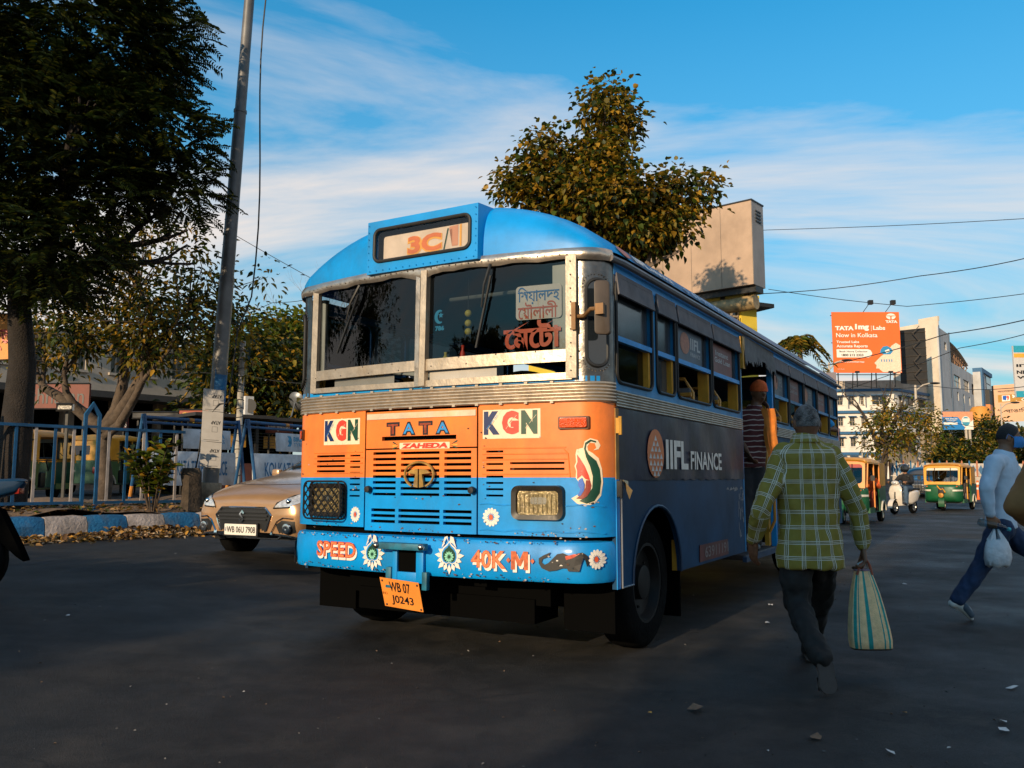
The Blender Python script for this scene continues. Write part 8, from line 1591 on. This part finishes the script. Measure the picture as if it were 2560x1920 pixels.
# --- far street furniture on the right
def simple_pole(label, px, Y, py, r=.10, arm=None, m=None):
    b = gp(px, Y); h = zpx(py, Y) - b.z; t = thing('street_pole', label, 'pole', b, 0, 'street poles on the far road'); mb = MB(); mb.tube([(0, 0, 0), (0, 0, h)], [r, r * .75], 8); mb.build('shaft', m or M('post_pale'), t)
    mb = MB(); mb.tube([(0, 0, 0), (0, 0, h * .12)], r * 1.1, 8); mb.build('painted_foot', blue_tr, t)
    if arm: mb = MB(); mb.tube([(0, 0, h * .94), (arm * .5, 0, h * 1.0), (arm, 0, h * 1.02)], .05, 6); a_ = mb.build('arm', M('post_pale'), t); mb = MB(); ell(mb, (arm + .3, 0, h * 1.02), (.4, .15, .08)); mb.build('lantern', dkmetal, a_, smooth=60)
simple_pole('pale street pole left of the sparse tree on the far road', 2255, 60, 1018); simple_pole('street light with a raised arm beside the white building', 2300, 60, 962, .11, 1.1); simple_pole('thin pole at the corner of the white building', 2158, 70, 1070, .06)
simple_pole('tall street light in front of the orange billboard', 2084, 55, 905, .09, .9); simple_pole('slender mast in front of the peach hoarding', 2513, 70, 1010, .07, .9)
fl = thing('road_railing', 'white and blue panel railing along the far road', 'railing', gp(2225, 58)); A, B = gp(2225, 58), gp(2640, 54); F = Facade(A, B); f = local(fl, F); zb = lambda a: gz(*F.f(a, 0, 0).xy) - A.z
nP = 22; wpl = M('railing_white', (.45, .40, .36), .7, var=.15, dirt=.4)
for k in range(nP):
    a0, a1 = F.L * k / nP, F.L * (k + 1) / nP; z0_ = zb(a0)
    mb = MB(); mb.prism([(a0 + .05, z0_ + .45), (a1 - .05, z0_ + .45), (a1 - .05, z0_ + 1.3), (a0 + .05, z0_ + 1.3)], f, -.02, .02); p_ = mb.build('panel', wpl, fl, smooth=0); c_ = (a0 + a1) / 2; patch([([(c_ - .16, z0_ + .88), (c_, z0_ + .55), (c_ + .16, z0_ + .88), (c_, z0_ + 1.2)], blue_tr)], f, None, p_, 'diamond', .025, maxlen=0)
    mb = MB(); mb.prism([(a0 - .05, z0_), (a0 + .05, z0_), (a0 + .05, z0_ + 1.4), (a0, z0_ + 1.52), (a0 - .05, z0_ + 1.4)], f, -.05, .05); mb.build('post', kblue if k % 2 else M('rail_terracotta', (.4, .14, .06), .7), fl, smooth=0)
    mb = MB(); mb.prism([(a0, z0_ - .1), (a1, z0_ - .1), (a1, z0_ + .42), (a0, z0_ + .42)], f, -.12, .12); mb.build('base_block', plas('wall_pale', (.42, .36, .30), dirt=.5), fl, smooth=0)
# crowd barrier and bollards
CBp = gp(2286, 40); t = thing('crowd_barrier', 'dark steel crowd barrier standing behind the grey car', 'barrier', CBp, -.3); mb = MB(); mb.tube([(-.62, 0, .12), (-.62, 0, 1.0), (-.55, 0, 1.1), (.55, 0, 1.1), (.62, 0, 1.0), (.62, 0, .12)], .022, 6); mb.tube([(-.62, 0, .25), (.62, 0, .25)], .018, 6); mb.build('frame', dkmetal, t)
for k in range(9): mb = MB(); mb.tube([(-.5 + .125 * k, 0, .25), (-.5 + .125 * k, 0, 1.1)], .009, 5); mb.build('bar', dkmetal, t)
for x in (-.55, .55): mb = MB(); mb.tube([(x, -.32, .02), (x, 0, .16), (x, .32, .02)], .02, 6); mb.build('foot', dkmetal, t)
for px, lb in ((2326, 'orange delineator post left of the oncoming auto rickshaw'), (2443, 'orange delineator post right of the oncoming auto rickshaw')):
    b = gp(px, 39); t = thing('delineator', lb, 'bollard', b, 0, 'orange delineator posts'); mb = MB(); mb.lathe([(.16, 0), (.16, .04), (.06, .06), (.05, .85), (.0001, .87)], 12); mb.build('post', M('cone_orange', (.75, .14, .015), .5), t, smooth=40)
    for z in (.45, .68): mb = MB(); mb.tube([(0, 0, z), (0, 0, z + .09)], .062, 12); mb.build('reflective_band', wh, t)
# --- overhead wires
def wire(label, pts, r=.012, sag=.0):
    P = [at(*p) for p in pts]; Q_ = []
    for i in range(len(P) - 1):
        for k in range(8): q = P[i].lerp(P[i + 1], k / 8); q.z -= sag * sin(pi * k / 8); Q_.append(q)
    Q_.append(P[-1]); mb = MB(); mb.tube(Q_, r, 5); tag(mb.build('overhead_wire', a_blk), label, 'wire', 'overhead wires')
wire('wire leaving the top of the steel hoarding box to the right', [(1560, 590, 27), (1917, 575, 27), (2700, 538, 22)], .010, .05); wire('wire rising right from the foot of the steel hoarding', [(1890, 735, 28), (2300, 690, 26), (2700, 612, 22)], .014, .1)
wire('slack wire dipping above the orange billboard', [(1921, 723, 30), (2268, 766, 30), (2700, 715, 24)], .012, .05); wire('thick paired cable crossing above the cream tower', [(2060, 915, 40), (2366, 835, 36), (2700, 765, 28)], .022, .1); wire('thinner cable just below the paired cable', [(2060, 990, 45), (2400, 870, 36), (2700, 795, 28)], .016, .1)
wire('low wire crossing in front of the sparse tree', [(2085, 950, 50), (2330, 965, 45), (2700, 945, 30)], .016, .3); wire('wire sloping down across the white block', [(2095, 955, 50), (2250, 1010, 48), (2480, 1075, 45)], .014, .2)
wire('wire slanting down behind the lamp post towards the bus', [(250, 390, 24), (382, 463, 24), (800, 708, 24)], .010, .05); wire('short wire entering behind the bus roof on the left', [(560, 800, 26), (680, 757, 26), (800, 742, 26)], .010, .05); wire('wire strung low through the trees behind the barricades', [(300, 905, 28), (600, 935, 28), (820, 960, 28)], .014, .1)
# ------------------------------------------------------------------ shops and flats across the left carriageway
A, B = gp(-120, 30), gp(500, 38); t = thing('shop_building', 'pale two-storey building with louvred windows behind the left trees', 'building', A); F = Facade(A, B); hS = zpx(860, 34) - A.z; pale = plas('pale_wall', (.46, .39, .31), dirt=.4)
g0 = 3.6; wall(t, F, hS, [(F.L * c, F.L * (c + .055), z, z + 1.5) for c in (.10, .24, .40, .56, .70, .84) for z in (g0 + .9,)], pale, z0=g0, pm=shut, hood=pale); box_rest(t, F, hS, 8, pale)
slab(t, F, 0, F.L, 0, g0, -3, -2.8, black, 'shop_back')
for k in range(6): slab(t, F, F.L * k / 5 - .2, F.L * k / 5 + .2, 0, g0, -.4, .02, plas('pillar_wall', (.2, .15, .11)), 'pillar')
slab(t, F, -.2, F.L + .2, g0 - .25, g0, -.2, 1.3, M('tin_awning', (.05, .045, .04), .7), 'awning')
f = local(t, F)
for k in range(5):
    mb = MB(); mb.prism([(F.L * k / 5 + .3, .1), (F.L * (k + 1) / 5 - .3, .1), (F.L * (k + 1) / 5 - .3, 1.0), (F.L * k / 5 + .3, 1.0)], f, -.6, -.2); mb.build('shop_counter', M('counter_%d' % k, ((.25, .1, .05), (.06, .08, .1), (.2, .16, .1), (.1, .03, .03), (.12, .12, .1))[k], .7), t, smooth=0)
def shop_sign(label, px0, px1, py0, py1, Y, words, m, ml, b=.02):
    A, B = at(px0, py1, Y), at(px1, py1, Y); z0_, z1_ = A.z, zpx(py0, Y); A.z = B.z = 0; t = thing('shop_sign', label, 'sign', A.copy()); F = Facade(A, B); f = local(t, F); L_ = F.L; h_ = z1_ - z0_; mb = MB(); mb.prism([(0, z0_), (L_, z0_), (L_, z1_), (0, z1_)], f, -.08, 0); pn = mb.build('board', m, t, smooth=0)
    mb = MB(); P = [f(0, z0_, .01), f(L_, z0_, .01), f(L_, z1_, .01), f(0, z1_, .01)]; mb.tube(P, .025, 5, closed=True); mb.build('border', dkmetal, pn)
    if words: lettering(words, (L_ * .1, L_ * .92, z0_ + h_ * .2, z0_ + h_ * .8), f, ml, pn, bold=b, off=.01)
    for a in ((.5,) if L_ < .6 else (.1, .9)): mb = MB(); mb.bar(f(L_ * a, 0, -.12), f(L_ * a, z1_, -.12), .05, .05); mb.build('support', dkmetal, t)
shop_sign('brick-red shop sign with black lettering on the far left', 55, 222, 958, 1022, 27, 'chharan', M('sign_brick', (.16, .028, .011), .6, var=.2, scale=1.5), inkblk, .0)
shop_sign('red shop sign with yellow Bengali letters left of the lamp post', 446, 530, 1024, 1052, 26, 'পাল জেুয়লার্স', M('sign_dkred', (.30, .05, .02), .6), M('sign_yellow', (.75, .5, .04)), .02)
shop_sign('brown shop sign with white Bengali letters beside the bus', 663, 730, 1056, 1084, 27, 'িনউ রুপশ্রী', M('sign_brown', (.20, .045, .02), .6), wh, .02); shop_sign('small maroon shop sign behind the railing', 290, 318, 1046, 1074, 26, 'uros', M('sign_maroon', (.12, .015, .015), .6), wh, 0)
shop_sign('dark tin roof edge above the stalls behind the railing', 330, 445, 1030, 1046, 26.5, None, M('tin_dark', (.03, .027, .025), .6), None)
shop_sign('small notice board on a post behind the railing', 142, 180, 1010, 1026, 16, 'NO PARKING', wh, inkblk, 0)
shop_sign('tall orange and white poster board at the left edge', -60, 28, 780, 900, 13.5, 'ভির্ত', M('sign_orange2', (.7, .3, .06), .6), red, .02)
# yellow house glimpsed through the tree
A, B = gp(40, 46), gp(330, 50); t = thing('yellow_house', 'sunlit ochre house glimpsed through the big dark tree', 'building', A); F = Facade(A, B); hH = zpx(840, 48) - A.z; oc = plas('ochre_wall', (.62, .33, .06)); wall(t, F, hH, [(F.L * c, F.L * (c + .1), hH * z, hH * (z + .14)) for c in (.15, .45, .75) for z in (.35, .68)], oc, hood=oc); box_rest(t, F, hH, 8, oc)
# stalls with tin roofs behind the barricades
for i, (p0, p1, Y, col) in enumerate(((470, 640, 25, (.10, .03, .02)), (640, 800, 27, (.05, .055, .06)))):
    A, B = gp(p0, Y), gp(p1, Y + 1.5); t = thing('market_stall', ('dark stall with a yellow counter behind the lamp post', 'tin-roofed stall with a satellite dish beside the bus')[i], 'stall', A, 0, 'stalls behind the barricades'); F = Facade(A, B); f = local(t, F); slab(t, F, 0, F.L, 0, 2.3, -2.2, -2.0, black, 'back_wall'); slab(t, F, -.2, F.L + .2, 2.35, 2.45, -2.3, .8, M('tin_dark'), 'roof')
    slab(t, F, .1, F.L - .1, .1, 1.0, -.3, 0, M('stall_%d' % i, col, .7), 'counter'); slab(t, F, .3, F.L - .3, 1.5, 1.9, -.2, -.15, yellow, 'banner')
    for a in (0, F.L): slab(t, F, a - .05, a + .05, 0, 2.35, -.1, 0, dkmetal, 'post')
    if i == 1:
        dc = F.f(F.L * .63, 3.05, -.3) - A; mb = MB(); mb.lathe([(.0001, 0), (.16, .02), (.27, .07), (.34, .14)], 20, Matrix.Translation(dc) @ Matrix.Rotation(radians(-60), 4, 'X') @ Matrix.Rotation(.4, 4, 'Y')); mb.tube([f(F.L * .5, 2.45, -.3), f(F.L * .58, 2.6, -.3), dc], .025, 6); mb.build('satellite_dish', M('dish_grey', (.16, .17, .18), .4, .4), t, smooth=60)
    else:
        slab(t, F, F.L * .82, F.L * .95, 2.5, 3.1, -.6, -.1, M('ac_white'), 'air_conditioner'); mb = MB(); mb.lathe([(.05, 0), (.22, .01), (.22, .03), (.05, .03)], 16, Matrix.Translation(F.f(F.L * .885, 2.8, -.09) - A) @ Matrix.Rotation(pi / 2, 4, 'X')); mb.build('fan_grille', a_blk, t)
# ------------------------------------------------------------------ unseen building added behind the camera to shade the right of the road
tS = Vector((sin(SUN_AZ), cos(SUN_AZ), 0)); nS = Vector((-cos(SUN_AZ), sin(SUN_AZ), 0)); A = tS * -14 + nS * .55; B = tS * -14 + nS * -6.5
t = thing('shade_building', 'plain plastered block added behind the photographer to shade the road', 'building', A); F = Facade(A, B); F.n = -F.n if F.n.dot(tS) < 0 else F.n
wall(t, F, 9.2, [(F.L * c, F.L * (c + .09), z, z + 1.4) for c in (.08, .28, .5, .72) for z in (1.2, 4.2, 7.0)], plas('plaster_brown', (.33, .24, .16)), hood=pale); f = local(t, F); mb = MB(); L_ = F.L
mb.add([f(0, 0, -.3), f(L_, 0, -.3), f(L_, 9.2, -.3), f(0, 9.2, -.3), f(0, 0, -7), f(L_, 0, -7), f(L_, 9.2, -7), f(0, 9.2, -7)], [(0, 1, 2, 3), (4, 5, 6, 7), (0, 3, 7, 4), (1, 2, 6, 5), (3, 2, 6, 7)]); mb.build('side_walls', M('plaster_brown'), t, smooth=0)
# ------------------------------------------------------------------ scraps on the road
rs = random.Random(9); pap = M('scrap_paper', (.60, .58, .55), .8, var=.15, scale=30); papy = M('scrap_yellow', (.55, .28, .05), .8); papb = M('scrap_brown', (.16, .10, .06), .9)
sp = [(2261, 1454, 1, 'white paper scrap on the open road beyond the striped bag'), (1925, 1505, 1.3, 'torn white scrap beside the bus, nearer the rear'), (1917, 1548, 1.2, 'white scrap left of the plaid man\'s legs'), (2530, 1702, 1.6, 'largest white scrap by the right edge of the road'), (2505, 1782, 1.4, 'grey-white scrap below the largest one'), (2508, 1802, 1.2, 'lowest white scrap near the right edge'), (2260, 1760, .8, 'yellow scrap on the dark road at lower right'), (1625, 1760, .6, 'small ochre crumb in the lower middle of the road'), (1740, 1752, 2.2, 'crumpled brown wrapper in the lower middle of the road'), (2040, 1818, 1.8, 'flattened brown scrap below the plaid man'), (2225, 1852, .9, 'pale strip near the bottom edge'), (960, 1525, 1.3, 'pale twig-like scrap below the bus number plate'), (440, 1380, .9, 'white scrap near the gold car on the left road'), (170, 1530, .7, 'white fleck on the dark shadow band at left'), (250, 1508, .6, 'tiny white fleck on the left road'), (1345, 1960, .7, 'faint fleck at the bottom middle of the road'), (1580, 1330, .0, '')]
for px, py, s, lb in sp:
    if s == 0: continue
    Y = CAM_H * FPX / (py - 1192); q = at(px, py, Y)
    for _ in range(5): q = at(px, py, (CAM_H - gz(q.x, q.y)) * FPX / (py - 1192))
    n = rs.randint(5, 7); mb = MB(); k_ = .022 * s; P = [(k_ * (1.4 if 'strip' in lb or 'twig' in lb else 1) * cos(2 * pi * i / n) * rs.uniform(.6, 1.4), k_ * .8 * sin(2 * pi * i / n) * rs.uniform(.5, 1.3), .006 + rs.uniform(0, .012) * s) for i in range(n)]; mb.add(P + [(0, 0, .012 * s)], [(i, (i + 1) % n, n) for i in range(n)])
    o = mb.build('paper_scrap', papy if 'yellow' in lb or 'ochre' in lb else (papb if 'brown' in lb else pap), smooth=0, loc=(q.x, q.y, gz(q.x, q.y))); o.rotation_euler = (0, 0, rs.uniform(0, 6)); tag(o, lb, 'scrap', 'paper scraps on the road')
r = np.random.RandomState(33); n = 900; X = r.uniform(-7, 7, n); Y_ = 3.6 + 22 * r.uniform(0, 1, n) ** 1.6; C = np.array([(x, y, gz(x, y) + .004) for x, y in zip(X, Y_)]); tag(leaf_cloud('road_grit', C, np.stack([r.normal(size=n), r.normal(size=n), r.normal(size=n) * .1], 1), .018, [papb, M('grit_grey', (.10, .095, .09), .9), M('grit_dark', (.012, .012, .012), .9), pap], None, 34, mats_p=[.3, .35, .3, .05]), 'fine grit and crumbs scattered over the road', 'grit', kind='stuff')
